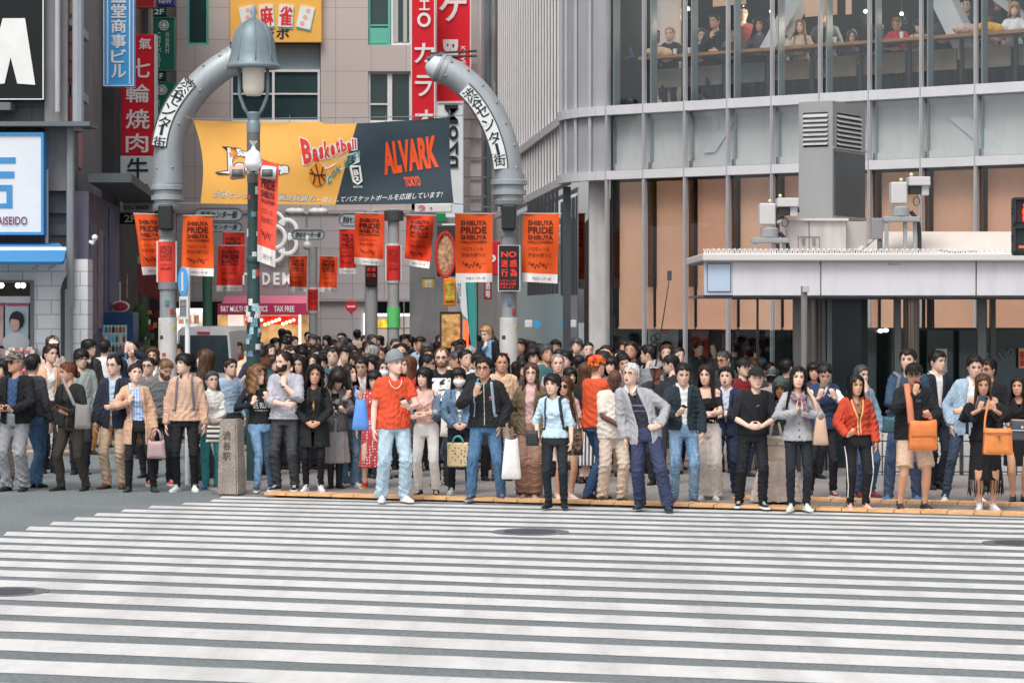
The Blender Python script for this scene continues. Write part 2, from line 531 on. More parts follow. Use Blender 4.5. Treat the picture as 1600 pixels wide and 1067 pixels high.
# ------------------------------------------------------------------ glass corner building on the right
A_ = Vector((px(951, 400, 45).x, 45, 0)); B_ = Vector((px(1600, 400, 40.2).x, 40.2, 0))
fu = (B_ - A_).normalized(); fn = Vector((-fu.y, fu.x, 0))
if fn.y < 0: fn = -fn
def fac(t, z, off=0.0):
 return A_ + fu * t + fn * off + Vector((0, 0, z))
def fac_t(x):
 k = (x - 800) / FPX
 # (A.x+u.x t) = k (A.y+u.y t)
 return (k * A_.y - A_.x) / (fu.x - k * fu.y)
def fbox(mb, t0, t1, z0, z1, o0, o1, mi=0):
 mb.hexa([fac(t0, z0, o0), fac(t1, z0, o0), fac(t1, z1, o0), fac(t0, z1, o0), fac(t0, z0, o1), fac(t1, z0, o1), fac(t1, z1, o1), fac(t0, z1, o1)], mi)
steel = paint(168, 168, 172, 1.05, .4)
sillm = paint(198, 198, 202, 1.1, .45)
tower = thing('glass_building', 'glass corner building with a cafe behind its upper windows and tan blinds below', 'building', A_)
tower.location = (0, 0, 0)
MULL = [951, 1009, 1073, 1140, 1209, 1284, 1361, 1442, 1527, 1616, 1708, 1805]
ts = [fac_t(x) for x in MULL]
Z1, Z2, ZT = 6.12, 4.91, 10.2
pane = glass((.93, .95, .95), 1.0)
pane_low = glass((.96, .97, .97), .8)
span_m = M(S(200, 197, 196, 1.08), rough=.6, var=.06, vs=.8, kind='dirty', c2=S(165, 165, 168, 1.2), name='spandrel')
blind_m = [M(S(r, g, b, 1.22), rough=.8, var=.09, vs=.9, kind='dirty', c2=S(r * .93, g * .88, b * .85, 1.4), name='blind') for r, g, b in ((206, 162, 136), (202, 156, 130), (204, 154, 129))]
fin_up = paint(140, 152, 158, 1.0, .3); fin_lo = glass((.40, .37, .34), .5)
mbx = MB()
for z, h in ((Z1, .17), (Z2, .16)):
 fbox(mbx, ts[0] - .02, ts[-1], z - h, z, -.10, .12)
fbox(mbx, ts[0], ts[-1], ZT, ZT + .3, -.1, .2)
mbx.build('sill_band', sillm, tower)
for i, t in enumerate(ts):
 mb = MB(); fbox(mb, t - .026, t + .026, 0, ZT, -.09, -.005); fbox(mb, t - .009, t + .009, 0, ZT, -.115, -.09); mb.build('mullion', steel, tower)
 mb = MB(); fbox(mb, t + .012, t + .037, Z1 + .02, ZT, .13, .34); fbox(mb, t + .012, t + .037, Z2 + .02, Z1 - .2, .13, .21); mb.build('fin', fin_up, tower)
 mb = MB(); fbox(mb, t + .03, t + .07, 2.75, Z2 - .18, .02, .27); mb.build('fin', fin_lo, tower)
for i in range(len(ts) - 1):
 a, b = ts[i] + .04, ts[i + 1] - .04
 for z0, z1, g in ((Z1 + .01, ZT, pane), (Z2 + .01, Z1 - .18, pane), (.1, Z2 - .17, pane_low)):
  mb = MB(); fbox(mb, a, b, z0, z1, 0.0, .012); mb.build('window', g, tower)
 mb = MB()
 fbox(mb, a - .03, b + .03, Z2 + .02, Z1 - .27, .22, .26)
 mb.hexa([fac(a, Z1 - .2, .15), fac(b, Z1 - .2, .15), fac(b, Z1 - .18, .15), fac(a, Z1 - .18, .15), fac(a, Z1 - .29, .22), fac(b, Z1 - .29, .22), fac(b, Z1 - .27, .22), fac(a, Z1 - .27, .22)])
 fbox(mb, a, b, Z2 + .02, Z2 + .14, .15, .215)
 mb.build('spandrel_panel', span_m, tower)
 mb = MB(); fbox(mb, a + .01, b + .02, 2.02, Z2 - .2, .28, .31); fbox(mb, a, b + .03, 1.98, 2.02, .27, .32); mb.build('blind', blind_m[i % 3], tower)
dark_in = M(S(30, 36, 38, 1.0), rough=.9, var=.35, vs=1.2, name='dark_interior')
mb = MB()
fbox(mb, ts[0] - .3, ts[-1], Z1 - .16, Z1 - .02, .6, 7); fbox(mb, ts[0] - .3, ts[-1], ZT, ZT + .2, .2, 7); fbox(mb, ts[0] - .3, ts[-1], Z2 - .16, Z2 - .02, .6, 7)
mb.build('floor_slab', paint(70, 72, 74, 1.1), tower)
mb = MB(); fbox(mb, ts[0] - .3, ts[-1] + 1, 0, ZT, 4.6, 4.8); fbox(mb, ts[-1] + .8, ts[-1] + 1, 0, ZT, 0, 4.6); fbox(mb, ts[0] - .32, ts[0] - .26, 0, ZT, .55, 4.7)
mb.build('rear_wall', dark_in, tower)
# the lower parapet wall inside, behind the blinds
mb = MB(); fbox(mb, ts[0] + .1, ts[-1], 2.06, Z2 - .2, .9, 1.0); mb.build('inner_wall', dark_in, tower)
# white struts and an inner column
strut_m = paint(196, 197, 200, 1.1, .5)
def strut(x0, y0, x1, y1, w, off):
 t0, t1 = fac_t(x0), fac_t(x1)
 za = lambda t, y: CAMZ + (HOR - y) * fac(t, 0).y / FPX
 a = fac(t0, za(t0, y0), off); b = fac(t1, za(t1, y1), off)
 mb = MB(); mb.slab([a - fu * w, a + fu * w, b + fu * w, b - fu * w], fn * (.35 if off > .5 else .028)); mb.build('strut', strut_m, tower)
strut(1150, 78, 1225, -60, .17, 1.0); strut(1475, 85, 1405, -60, .2, 1.0); strut(1595, 60, 1440, -60, .1, 1.6)
strut(1100, 238, 1135, 182, .12, .19); strut(1490, 182, 1560, 240, .2, .19)
mb = MB(); c = fac(fac_t(985), 0, 1.3); mb.lathe([(.26, Z1), (.26, ZT)], c, 20); mb.build('column', paint(225, 208, 200, 1.3), tower)
# cafe: bar counter
counter = thing('bar_counter', 'long wooden window counter of the upstairs cafe', 'counter')
mb = MB(); fbox(mb, ts[0] + .25, ts[-1], 7.02, 7.075, .62, 1.08); mb.build('counter_top', M(S(150, 105, 75, 1.4), rough=.5, var=.2, vs=5, kind='wood', name='wood'), counter)
panels = [(120, 108, 98), (112, 104, 98), (95, 98, 102), (118, 100, 86), (125, 108, 92), (112, 98, 86), (120, 104, 90)]
for i in range(len(ts) - 2):
 mb = MB(); fbox(mb, ts[i] + .3, ts[i + 1] + .18, 6.5, 6.86, .95, .99); mb.build('front_panel', M(S(*panels[i % 7], 1.25), rough=.8, var=.18, vs=3, name='board'), counter)
 mb = MB(); fbox(mb, ts[i] + .3, ts[i] + .36, Z1 - .02, 7.02, .8, .86); mb.build('leg', paint(40, 42, 44), counter)
for x, y, e in ((1066, 12, 9), (1111, 18, 9), (1262, 18, 5), (978, 14, 9), (1400, 10, 5), (1320, 22, 4)):
 p = fac(fac_t(x), 0, 2.2); z = CAMZ + (HOR - y) * p.y / FPX
 l = thing('pendant_lamp', 'small glowing pendant lamp in the upstairs cafe', 'lamp', (p.x, p.y, z), 0, 'pendant lamps inside the upstairs cafe')
 mb = MB(); mb.ball((0, 0, 0), .035); mb.build('bulb', glow(255, 226, 180, e), l)
 mb = MB(); mb.tube([(0, 0, .03), (0, 0, ZT - z)], .006, 5); mb.build('cord', paint(30, 30, 30), l)
 ld = bpy.data.lights.new('lamp_light', 'POINT'); ld.energy = 24; ld.color = (1, .84, .66); ld.shadow_soft_size = .12
 lo = bpy.data.objects.new('lamp_light', ld); COL.objects.link(lo); lo.parent = l; lo.location = (0, 0, -.12)
for i in range(0, len(ts) - 2, 2):          # glowing panels added overhead to brighten the cafe and the shop below
 for z, o0, e in ((ZT - .05, 2.2, 1.6), (Z2 - .3, 2.4, 2.2)):
  mb = MB(); fbox(mb, ts[i] + .3, ts[i] + 1.0, z - .03, z, o0, o0 + .7); mb.build('added_glow_panel', glow(255, 232, 205, e), tower)
# upstairs tan blinds half drawn
for x0, x1, y1 in ((1233, 1283, 22), (1297, 1306, 18), (1088, 1140, 6)):
 t0, t1 = fac_t(x0), fac_t(x1); z = CAMZ + (HOR - y1) * fac(t0, 0).y / FPX
 mb = MB(); fbox(mb, t0, t1, z, ZT, .58, .6); mb.build('blind', blind_m[0], tower)
# ground floor shop inside: pale board with a drawing, red and teal displays
def fpanel(x0, y0, x1, y1, off, m, name, parent=None, th=.03):
 t0, t1 = fac_t(x0), fac_t(x1)
 def zz(t, y): return CAMZ + (HOR - y) * fac(t, 0, off).y / FPX
 mb = MB(); fbox(mb, t0, t1, zz(t0, y1), zz(t0, y0), off, off + th)
 return mb.build(name, m, parent or tower)
fpanel(958, 512, 1005, 660, 1.2, paint(172, 186, 186, 1.3), 'notice_board')
fpanel(1010, 518, 1036, 560, 1.6, paint(170, 45, 45, 1.3), 'menu_board')
fpanel(1062, 520, 1078, 545, 1.5, paint(120, 85, 75, 1.3), 'poster')
fpanel(1120, 512, 1150, 640, 2.2, paint(60, 95, 100, 1.2), 'display_wall')
fpanel(1210, 516, 1245, 640, 2.0, paint(55, 80, 92, 1.2), 'display_wall')
fpanel(1040, 530, 1062, 640, 2.1, paint(52, 66, 70, 1.2), 'display_wall')
mb = MB()
for x, y, r in ((968, 529, .06), (973, 526, .06)):
 p = fac(fac_t(x), 0, 1.19); z = CAMZ + (HOR - y) * p.y / FPX
 a = np.linspace(0, 2 * PI, 18, endpoint=False)
 mb.tube([(p + fu * (r * math.cos(q)) + Vector((0, 0, z + r * math.sin(q))))[:] for q in np.append(a, 0)], .009, 5)
mb.build('drawing', paint(45, 40, 40), tower)
mb = MB()
p = fac(fac_t(985), 0, 1.18); z = CAMZ + (HOR - 518) * p.y / FPX
for k, (w, h) in enumerate(((.10, .035), (.11, .03), (.10, .04))):
 mb.slab([p + fu * -w + Vector((0, 0, z - .05 + k * .055)), p + fu * w + Vector((0, 0, z - .04 + k * .055)), p + fu * w * .8 + Vector((0, 0, z - .04 + k * .055 + h)), p - fu * w * .8 + Vector((0, 0, z - .05 + k * .055 + h))], fn * .005, k % 2)
mb.build('drawing', [paint(205, 140, 95), paint(180, 75, 60)], tower)
# rounded corner, street-side wall of slats
C0 = fac(ts[0], 0); C1 = Vector((px(905, 400, 46).x, 46.0, 0))
CX = C0 + fn * .6
arc = []
d_in = -fu; d_out = vpd
for q in [i / 8 for i in range(9)]:        # quadratic corner
 k = C0 + (-fu) * .95
 e = k + vpd * 1.0
 arc.append((1 - q) ** 2 * C0 + 2 * q * (1 - q) * k + q * q * e)
S0 = arc[-1]
mb = MB()
for z, h in ((Z1, .17), (Z2, .16)):
 for a, b in zip(arc, arc[1:]):
  o = Vector((a - b).normalized()); o = Vector((o.y, -o.x, 0)) * .08
  if o.y > 0: o = -o
  V0 = [a + o, b + o, b - o, a - o]
  mb.slab([v + Vector((0, 0, z - h)) for v in V0], (0, 0, h))
 mb.hexa([S0 + Vector((.03, 0, z - h)), S0 + vpd * 17 + Vector((.03, 0, z - h)), S0 + vpd * 17 + Vector((.03, 0, z)), S0 + Vector((.03, 0, z)),
             S0 + Vector((.2, 0, z - h)), S0 + vpd * 17 + Vector((.2, 0, z - h)), S0 + vpd * 17 + Vector((.2, 0, z)), S0 + Vector((.2, 0, z))])
mb.build('sill_band', sillm, tower)
corner_pan = M(S(168, 171, 176, 1.0), rough=.4, var=.07, vs=1.5, kind='dirty', c2=S(140, 143, 150, 1.2), name='metal_panel')
mb = MB()
for a, b in zip(arc, arc[1:]):
 mb.slab([a + Vector((.01, .03, Z2)), b + Vector((.01, .03, Z2)), b + Vector((.01, .03, ZT)), a + Vector((.01, .03, ZT))], Vector((.04, .04, 0)))
mb.build('corner_cladding', corner_pan, tower)
mb = MB()
for q in (0.25, .5, .75, 1):
 i = int(q * 8); mb.box(arc[i] + Vector((-.03, -.06, Z2)), arc[i] + Vector((.03, .0, ZT)))
mb.build('corner_rib', steel, tower)
slat_m = paint(204, 203, 203, 1.25, .5)
mb = MB(); L_ = 17.0
for k in range(27):
 b = S0 + vpd * (.25 + k * L_ / 27)
 for z0, z1 in ((Z1, ZT + 1.5), (Z2, Z1 - .17)):
  e = b + vpd * .1
  mb.hexa([b + Vector((.085, 0, z0)), b + Vector((.12, 0, z0)), b + Vector((.12, 0, z1)), b + Vector((.085, 0, z1)),
                 e + Vector((.085, 0, z0)), e + Vector((.12, 0, z0)), e + Vector((.12, 0, z1)), e + Vector((.085, 0, z1))])
mb.build('slat_screen', slat_m, tower)
mb = MB()
mb.hexa([S0 + Vector((.12, 0, Z2)), S0 + vpd * 18 + Vector((.12, 0, Z2)), S0 + vpd * 18 + Vector((.12, 0, ZT + 1.5)), S0 + Vector((.12, 0, ZT + 1.5)),
         S0 + Vector((.4, 0, Z2)), S0 + vpd * 18 + Vector((.4, 0, Z2)), S0 + vpd * 18 + Vector((.4, 0, ZT + 1.5)), S0 + Vector((.4, 0, ZT + 1.5))])
mb.build('side_wall', M(S(112, 112, 114, 1.0), rough=.6, var=.15, vs=1, name='metal_panel'), tower)
# recessed street-side shopfront: column, rails, glass
mb = MB(); pbox(mb, 921, 276, 946, 640, 45.6, .5); mb.build('column', M(S(190, 190, 188, 1.2), rough=.7, var=.12, vs=1.5, kind='dirty', name='concrete'), tower)
mb = MB()
g0 = S0 + Vector((.35, 0, 0))
mb.hexa([g0 + vpd * .3, g0 + vpd * 15, g0 + vpd * 15 + Vector((0, 0, Z2 - .2)), g0 + vpd * .3 + Vector((0, 0, Z2 - .2)), g0 + vpd * .3 + Vector((.02, 0, 0)), g0 + vpd * 15 + Vector((.02, 0, 0)), g0 + vpd * 15 + Vector((.02, 0, Z2 - .2)), g0 + vpd * .3 + Vector((.02, 0, Z2 - .2))])
mb.build('shop_window', glass((.5, .55, .56), 6.0, .03), tower)
for k in range(9):
 mb = MB(); b = S0 + vpd * (.6 + k * .75) + Vector((-.02, 0, 0))
 mb.box(b + Vector((-.035, -.02, 2.65)), b + Vector((.035, .02, Z2 - .2))); mb.build('rail', paint(60, 62, 66, 1.1, .35), tower)
mb = MB(); b = S0 + vpd * .1
mb.box(b + Vector((.05, 0, 0)), b + Vector((.2, .15, Z2 - .2))); mb.build('post', paint(70, 76, 82, 1.1, .3), tower)
mb = MB(); b = S0 + vpd * 3 + Vector((1.2, 0, 0)); mb.box(b, b + Vector((.3, 14, 4.6))); mb.build('inner_wall', M(S(120, 100, 98, 1.1), rough=.8, var=.4, vs=2, name='dark_interior'), tower)
# ------------------------------------------------------------------ building closing the street, seen behind the gate
DC = 72.0
stone = M(S(176, 165, 161, 1.22), rough=.75, var=.06, vs=.6, kind='tiles', bs=1.05, c2=(.9, 0, 1), bump=.05, name='stone_cladding')
stone2 = M(S(160, 154, 156, 1.22), rough=.7, var=.06, vs=.6, kind='tiles', bs=.95, c2=(.55, 0, 1), name='stone_cladding')
dkwin = M(S(40, 58, 60, 1.2), rough=.12, var=.25, vs=.5, name='dark_window')
far_b = thing('stone_building', 'beige stone building closing the end of the shopping street', 'building', (px(500, 0, DC).x, DC, 0))
far_b.location = (0, 0, 0)
def wallparts(rects, d, t, m, name, parent):
 for r in rects:
  mb = MB(); pbox(mb, *r, d, t); mb.build(name, m, parent)
wallparts([(252, -70, 292, 332), (292, 71, 326, 332), (326, -70, 360, 332), (360, 191, 500, 332), (501, -70, 575, 332), (575, 71, 642, 112), (575, 192, 700, 332), (643, -70, 745, 332)], DC, .6, stone, 'wall', far_b)
wallparts([(240, 332, 780, 470), (485, 470, 575, 560), (660, 470, 690, 560), (240, 470, 270, 560)], DC, .6, stone2, 'wall', far_b)
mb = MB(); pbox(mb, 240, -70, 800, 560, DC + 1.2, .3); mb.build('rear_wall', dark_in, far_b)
mb = MB(); pbox(mb, 362, 70, 500, 109, DC + .25, .3); mb.build('spandrel_panel', paint(125, 138, 145, 1.2), far_b)
teal = paint(95, 178, 158, 1.1, .4); wframe = paint(205, 205, 205, 1.2)
def window(x0, y0, x1, y1, d, frame, parent, vs=(), hs_=()):
 w = MB(); f = .07 * FPX / d
 for r in ((x0, y0, x0 + f, y1), (x1 - f, y0, x1, y1), (x0 + f, y0, x1 - f, y0 + f), (x0 + f, y1 - f, x1 - f, y1)): pbox(w, *r, d + .12, .12)
 for v_ in vs: pbox(w, v_ - f / 2, y0 + f, v_ + f / 2, y1 - f, d + .125, .1)
 for h_ in hs_: pbox(w, x0 + f, h_ - f / 3, x1 - f, h_ + f / 3, d + .13, .08)
 o = w.build('window', frame, parent)
 g = MB(); pbox(g, x0 + f * .5, y0 + f * .5, x1 - f * .5, y1 - f * .5, d + .2, .02); g.build('pane', dkwin, o)
window(292, -60, 326, 71, DC, teal, far_b)
window(360, 109, 500, 191, DC, wframe, far_b, (427,), (147,))
window(575, -60, 610, 71, DC, teal, far_b, (), (40,))
window(611, -60, 643, 71, DC, wframe, far_b)
window(575, 112, 609, 192, DC, wframe, far_b, (), (163,))
window(609, 112, 643, 192, DC, wframe, far_b)
mb = MB(); pbox(mb, 578, 44, 606, 68, DC + .1, .05); mb.build('teal_panel', teal, far_b)
for x0, x1 in ((612, 622), (630, 636)):
 mb = MB(); pbox(mb, x0, -50, x1, 66, DC + .17, .02); mb.build('curtain', paint(165, 165, 160), far_b)
# cornice lines
mb = MB(); pbox(mb, 240, 466, 780, 471, DC - .12, .3); pbox(mb, 252, 328, 745, 334, DC - .06, .3); mb.build('cornice', paint(150, 142, 142), far_b)
# flower emblem over the shop
emb = MB(); ec = px(428, 370, DC - .12)
for k in range(6):
 a0 = PI / 2 + k * PI / 3
 ctr = Vector((math.cos(a0), 0, math.sin(a0))) * .44
 pts = [ec + ctr + Vector((math.cos(a0 + t), 0, math.sin(a0 + t))) * .285 for t in np.linspace(-1.95, 1.95, 14)]
 emb.tube(pts, .055, 6)
ring = [ec + Vector((math.cos(t), 0, math.sin(t))) * .33 for t in np.linspace(0, 2 * PI, 30)]
emb.tube(ring, .06, 6)
sg = thing('shop_sign', 'white flower emblem with white capital letters on the stone building', 'sign', (0, 0, 0))
wh = paint(238, 238, 236, 1.45); wh2 = M(S(240, 240, 238, 1), rough=.6, var=.02, emit=.25, name='sign_white')
emb.build('emblem', wh2, sg)
mb = MB()
for ch, x0, x1 in (('T', 375, 386), ('Y', 395, 407), ('D', 410, 422), ('E', 427, 437), ('M', 441, 455)): ptext(mb, ch, x0, 426, x1, 445, DC - .06, 0, .03)
mb.build('lettering', wh2, sg)
# yellow mahjong parlour sign
ys = thing('yellow_sign', 'yellow mahjong parlour sign with white tiles on the stone building', 'sign')
mb = MB(); pbox(mb, 360, -40, 502, 66, DC - .25, .24); mb.build('board', M(S(255, 190, 84, 1.15), rough=.5, var=.03, emit=.06, name='sign_yellow'), ys)
redm = paint(205, 35, 40, 1.2); blk = paint(24, 26, 30, 1.0)
for x0, x1, rot, ch in ((375, 399, -12, None), (405, 428, -4, '麻'), (435, 458, 4, '雀'), (464, 490, 12, None)):
 t = MB(); c = px((x0 + x1) / 2, 24 + abs(rot) * .3, DC - .3); w, h = .215, .33
 rm = Matrix.Rotation(R(rot), 3, 'Y')
 q = [c + rm @ Vector((sx * w, 0, sz * h)) for sx, sz in ((-1, -1), (1, -1), (1, 1), (-1, 1))]
 t.slab(q, (0, .05, 0)); o = t.build('tile', paint(238, 236, 232, 1.3), ys)
 t = MB(); q = [c + rm @ Vector((sx * w, .01, sz * h)) + Vector((.015, .012, -.05)) for sx, sz in ((-1, -1), (1, -1), (1, 1), (-1, 1))]
 t.slab(q, (0, .04, 0)); t.build('tile_edge', paint(120, 180, 160), ys)
 t = MB()
 if ch:
  fit_text(t, ch, q[0] * 0 + c + rm @ Vector((-w * .85, -.006, -h * .85)), rm @ Vector((w * 1.7, 0, 0)), rm @ Vector((0, 0, h * 1.7)), 0, .03)
 else:
  for k in (-1, 0, 1): cc = c + rm @ Vector((k * .05, -.006, k * .2)); t.slab([cc + Vector((.07 * math.cos(a), 0, .07 * math.sin(a))) for a in np.linspace(0, 2 * PI, 13)[:-1]], (0, .004, 0))
 t.build('character', redm if ch else paint(225, 170, 160), ys)
mb = MB(); ptext(mb, 'ラボ', 411, 44, 452, 61, DC - .26, 0, .05); mb.build('lettering', paint(28, 32, 60, 1.0), ys)
# lit shops at street level
warm = M(S(255, 232, 190, 1), rough=.6, var=.1, emit=1.3, name='lit_shelf'); cool = glow(250, 252, 255, 2.6)
shop = thing('cosmetics_shop', 'lit cosmetics shop under a pink awning', 'shop')
mb = MB(); a, b = px(340, 488, DC - 1.0), px(482, 488, DC - 1.0); c, d_ = px(482, 462, DC - .05), px(352, 462, DC - .05)
mb.slab([a, b, c, d_], (0, .04, -.04)); mb.build('awning', paint(226, 120, 150, 1.15, .7), shop)
mb = MB(); pbox(mb, 340, 474, 482, 492, DC - 1.04, .04); mb.build('valance', paint(205, 60, 105, 1.15, .7), shop)
mb = MB(); ptext(mb, 'B&T MULTI COSMETICS', 345, 478, 418, 487, DC - 1.045, 0, .02); ptext(mb, 'TAX FREE', 428, 478, 460, 487, DC - 1.045, 0, .02); mb.build('lettering', wh2, shop)
mb = MB(); pbox(mb, 340, 492, 482, 560, DC + .9, .1); mb.build('shelf_wall', M(S(225, 165, 110, 1), rough=.7, var=.6, vs=2.2, emit=.55, name='lit_shelf'), shop)
mb = MB(); pbox(mb, 383, 494, 465, 507, DC + .3, .1); mb.build('fascia', M(S(200, 35, 40, 1), rough=.5, var=.2, vs=4, emit=.5, name='lit_red'), shop)
for x0, x1 in ((356, 372), (467, 470), (482, 485), (372, 380)):
 mb = MB(); pbox(mb, x0, 492, x1, 556, DC + .1, .05); mb.build('light_panel', cool if x1 - x0 < 6 else M(S(250, 238, 225, 1), rough=.6, emit=.9, var=.15, vs=3, name='lit_panel'), shop)
for k in range(14):
 mb = MB(); p = px(386 + k * 5.6, 499 + (k * 7) % 9, DC + .25); mb.ball(p, .045, 6, 5); mb.build('spotlight', glow(255, 226, 170, 5), shop)
food = thing('snack_shop', 'lit snack shop with yellow food pictures at street level', 'shop')
mb = MB(); pbox(mb, 575, 490, 660, 560, DC + .8, .1); mb.build('rear_wall', M(S(205, 195, 190, 1), rough=.7, var=.2, vs=3, emit=.35, name='lit_panel'), food)
for r in ((568, 490, 571, 530), (580, 490, 660, 494), (571, 492, 575, 530)):
 mb = MB(); pbox(mb, *r, DC - .05, .05); mb.build('light_panel', cool, food)
for x0 in (584, 596, 651):
 mb = MB(); pbox(mb, x0, 499, x0 + 11, 514, DC + .3, .05); mb.build('food_picture', M(S(235, 170, 50, 1), rough=.6, var=.7, vs=5, emit=.8, name='lit_picture'), food)
mb = MB()
for x in (570, 605, 630, 655): pbox(mb, x, 470, x + 2, 560, DC - .3, .03)
for y in (512,): pbox(mb, 570, y, 657, y + 2, DC - .33, .03)
mb.build('frame', paint(110, 110, 112), food)
lit = thing('corner_shop', 'small white lit shop window beside the left gate column', 'shop')
mb = MB(); pbox(mb, 270, 484, 318, 560, DC - .1, .1); mb.build('shelf_wall', M(S(232, 226, 208, 1), rough=.6, var=.5, vs=4, emit=.9, name='lit_shelf'), lit)
mb = MB(); pbox(mb, 270, 482, 318, 487, DC - .16, .05); mb.build('light_panel', cool, lit)
mb = MB()
for x in (279, 291, 303): pbox(mb, x, 492, x + 8, 506, DC - .17, .04, 0)
mb.build('picture', M(S(220, 150, 110, 1), rough=.6, var=.6, vs=5, emit=.5, name='lit_picture'), lit)
# grey pipe-hung building between the karaoke signs and the slats
gb = thing('grey_building', 'narrow grey building with drain pipes behind the karaoke signs', 'building')
mb = MB(); pbox(mb, 700, -80, 806, 560, 66, .5); mb.build('wall', M(S(165, 160, 158, 1.2), rough=.8, var=.1, vs=1, kind='dirty', name='render'), gb)
for x0, x1, c in ((757, 766, (95, 105, 112)), (771, 774, (120, 124, 128)), (749, 753, (175, 172, 170)), (786, 789, (70, 74, 78))):
 mb = MB(); p = px((x0 + x1) / 2, 0, 65.8); mb.tube([(p.x, p.y, 0), (p.x, p.y, 13)], (x1 - x0) / 2 * 66 / FPX, 8); mb.build('drain_pipe', paint(*c), gb)
for r in ((776, 44, 792, 76), (770, 130, 783, 150), (778, 205, 790, 222)):
 mb = MB(); pbox(mb, *r, 65.4, .5, 0, .03); mb.build('duct_box', paint(150, 140, 140), gb)
mb = MB(); pbox(mb, 735, 100, 752, 330, 65, .4); mb.build('balcony_panel', M(S(192, 186, 184, 1.2), rough=.7, var=.12, vs=1.6, kind='dirty', name='render'), gb)
for k in range(5):
 mb = MB(); pbox(mb, 700, 186 + k * 30, 760, 188 + k * 30, 64.9, .05); mb.build('rail', paint(120, 120, 122), gb)
mb = MB(); pbox(mb, 640, 330, 770, 560, 66.4, .3); mb.build('lower_wall', M(S(128, 128, 130, 1.0), rough=.7, var=.25, vs=.8, kind='dirty', name='render'), gb)
mb = MB(); pbox(mb, 736, 440, 775, 560, 64, .4); mb.build('pillar', paint(120, 118, 116, 1.2), gb)
# ------------------------------------------------------------------ left side of the street
def LW(d, z, off=0.0):        # point on the left street wall at distance d
 return Vector((-7.37 - .084 * (d - 42) + off, d, z))
def lslab(mb, d0, d1, z0, z1, off=0.0, th=.05, mi=0):
 mb.slab([LW(d0, z0, off), LW(d1, z0, off), LW(d1, z1, off), LW(d0, z1, off)], (-th, 0, 0), mi)
ka = thing('drugstore_building', 'grey panelled drugstore building with a white tiled ground floor', 'building')
gpan = M(S(104, 110, 114, .9), rough=.55, var=.08, vs=.8, kind='tiles', bs=1.4, c2=(.28, 0, 1), name='metal_panel')
gp2 = M(S(108, 110, 114, .9), rough=.6, var=.1, vs=.8, kind='tiles', bs=.55, c2=(1.0, 0, 1), name='metal_panel')
wtile = M(S(222, 224, 228, 1.2), rough=.4, var=.04, vs=1, kind='tiles', bs=.5, c2=(.5, .5, 1), name='white_tile')
mb = MB(); pbox(mb, -420, -80, 124, 205, 42.3, .4); mb.build('upper_wall', gpan, ka)
mb = MB(); pbox(mb, -420, 200, 116, 408, 42.2, .4); mb.build('middle_wall', gp2, ka)
mb = MB(); pbox(mb, 52, 405, 137, 700, 42, .5); pbox(mb, -420, 405, 52, 440, 42, .5); mb.build('lower_wall', wtile, ka)
mb = MB(); pbox(mb, -420, 440, 52, 700, 43.2, .1); mb.build('shop_interior', M(S(75, 74, 74, 1.1), rough=.8, var=.4, vs=2, name='dark_interior'), ka)
mb = MB(); pbox(mb, -420, 463, 47, 473, 42.1, .1); mb.build('shelf_band', paint(205, 206, 208, 1.3), ka)
mb = MB()
for r in ((47, 438, 52, 548), (-420, 438, 47, 442)): pbox(mb, *r, 41.95, .12)
mb.build('window_frame', paint(110, 112, 114), ka)
mb = MB(); pbox(mb, 8, 472, 44, 540, 42.25, .04); o = mb.build('poster', paint(188, 212, 220, 1.3), ka)
mb = MB(); c = px(25, 503, 42.2)
mb.ball(c + Vector((.01, 0, .03)), (.13, .012, .16), 14, 9, 0); mb.ball(c + Vector((-.02, -.012, -.04)), (.085, .012, .125), 14, 9, 1)
mb.ball(c + Vector((.0, -.006, -.36)), (.24, .014, .17), 14, 9, 2); mb.slab([c + Vector((-.1, -.03, .06)), c + Vector((.08, -.03, .03)), c + Vector((.12, -.03, .14)), c + Vector((-.05, -.03, .17))], (0, .01, 0), 0)
mb.build('portrait', [paint(30, 28, 30, 1), paint(225, 180, 160, 1.2), paint(228, 232, 236, 1.2)], o)
mb = MB(); pbox(mb, -40, 472, 5, 540, 42.25, .04); mb.build('poster', M(S(200, 170, 165, 1.3), rough=.6, var=.3, vs=3, name='poster'), ka)
mb = MB(); pbox(mb, 10, 474, 44, 478, 42.22, .02); pbox(mb, -40, 474, 8, 478, 42.22, .02); mb.build('poster_strip', paint(205, 80, 120, 1.2), ka)
for x in (28, 36, 2):
 mb = MB(); mb.ball(px(x, 446, 42.5), .05, 8, 5); mb.build('downlight', glow(255, 245, 230, 6), ka)
# pipes, ladder, ledges
pipe = paint(165, 170, 176, 1.2, .4)
for x, y0, y1, r, col in ((90, -60, 175, .045, pipe), (122, -60, 205, .10, paint(140, 146, 152)), (110, 200, 480, .07, paint(125, 130, 134)), (73, 265, 380, .03, pipe), (99, 452, 700, .05, paint(52, 58, 60)), (107, 452, 700, .075, paint(125, 130, 132))):
 mb = MB(); p = px(x, y0, 42 - .12); q = px(x, y1, 42 - .12); mb.tube([p, q], r, 8); mb.build('pipe', col, ka)
mb = MB(); p = px(99, 454, 41.88); mb.tube([p, p + Vector((.03, 0, .12)), p + Vector((.13, 0, .32))], .05, 8); mb.build('pipe_elbow', paint(52, 58, 60), ka)
mb = MB()
for y in (40, 66, 94, 121, 148): pbox(mb, 70, y, 122, y + 2.4, 42.16, .15)
for y in (292, 331, 365): pbox(mb, 72, y, 112, y + 2.4, 42.06, .15)
mb.build('seam', paint(66, 72, 76), ka)
mb = MB(); pbox(mb, -420, 190, 140, 197, 41.5, .8); pbox(mb, -420, 160, 16, 172, 41.7, .5); mb.build('ledge', paint(95, 102, 106), ka)
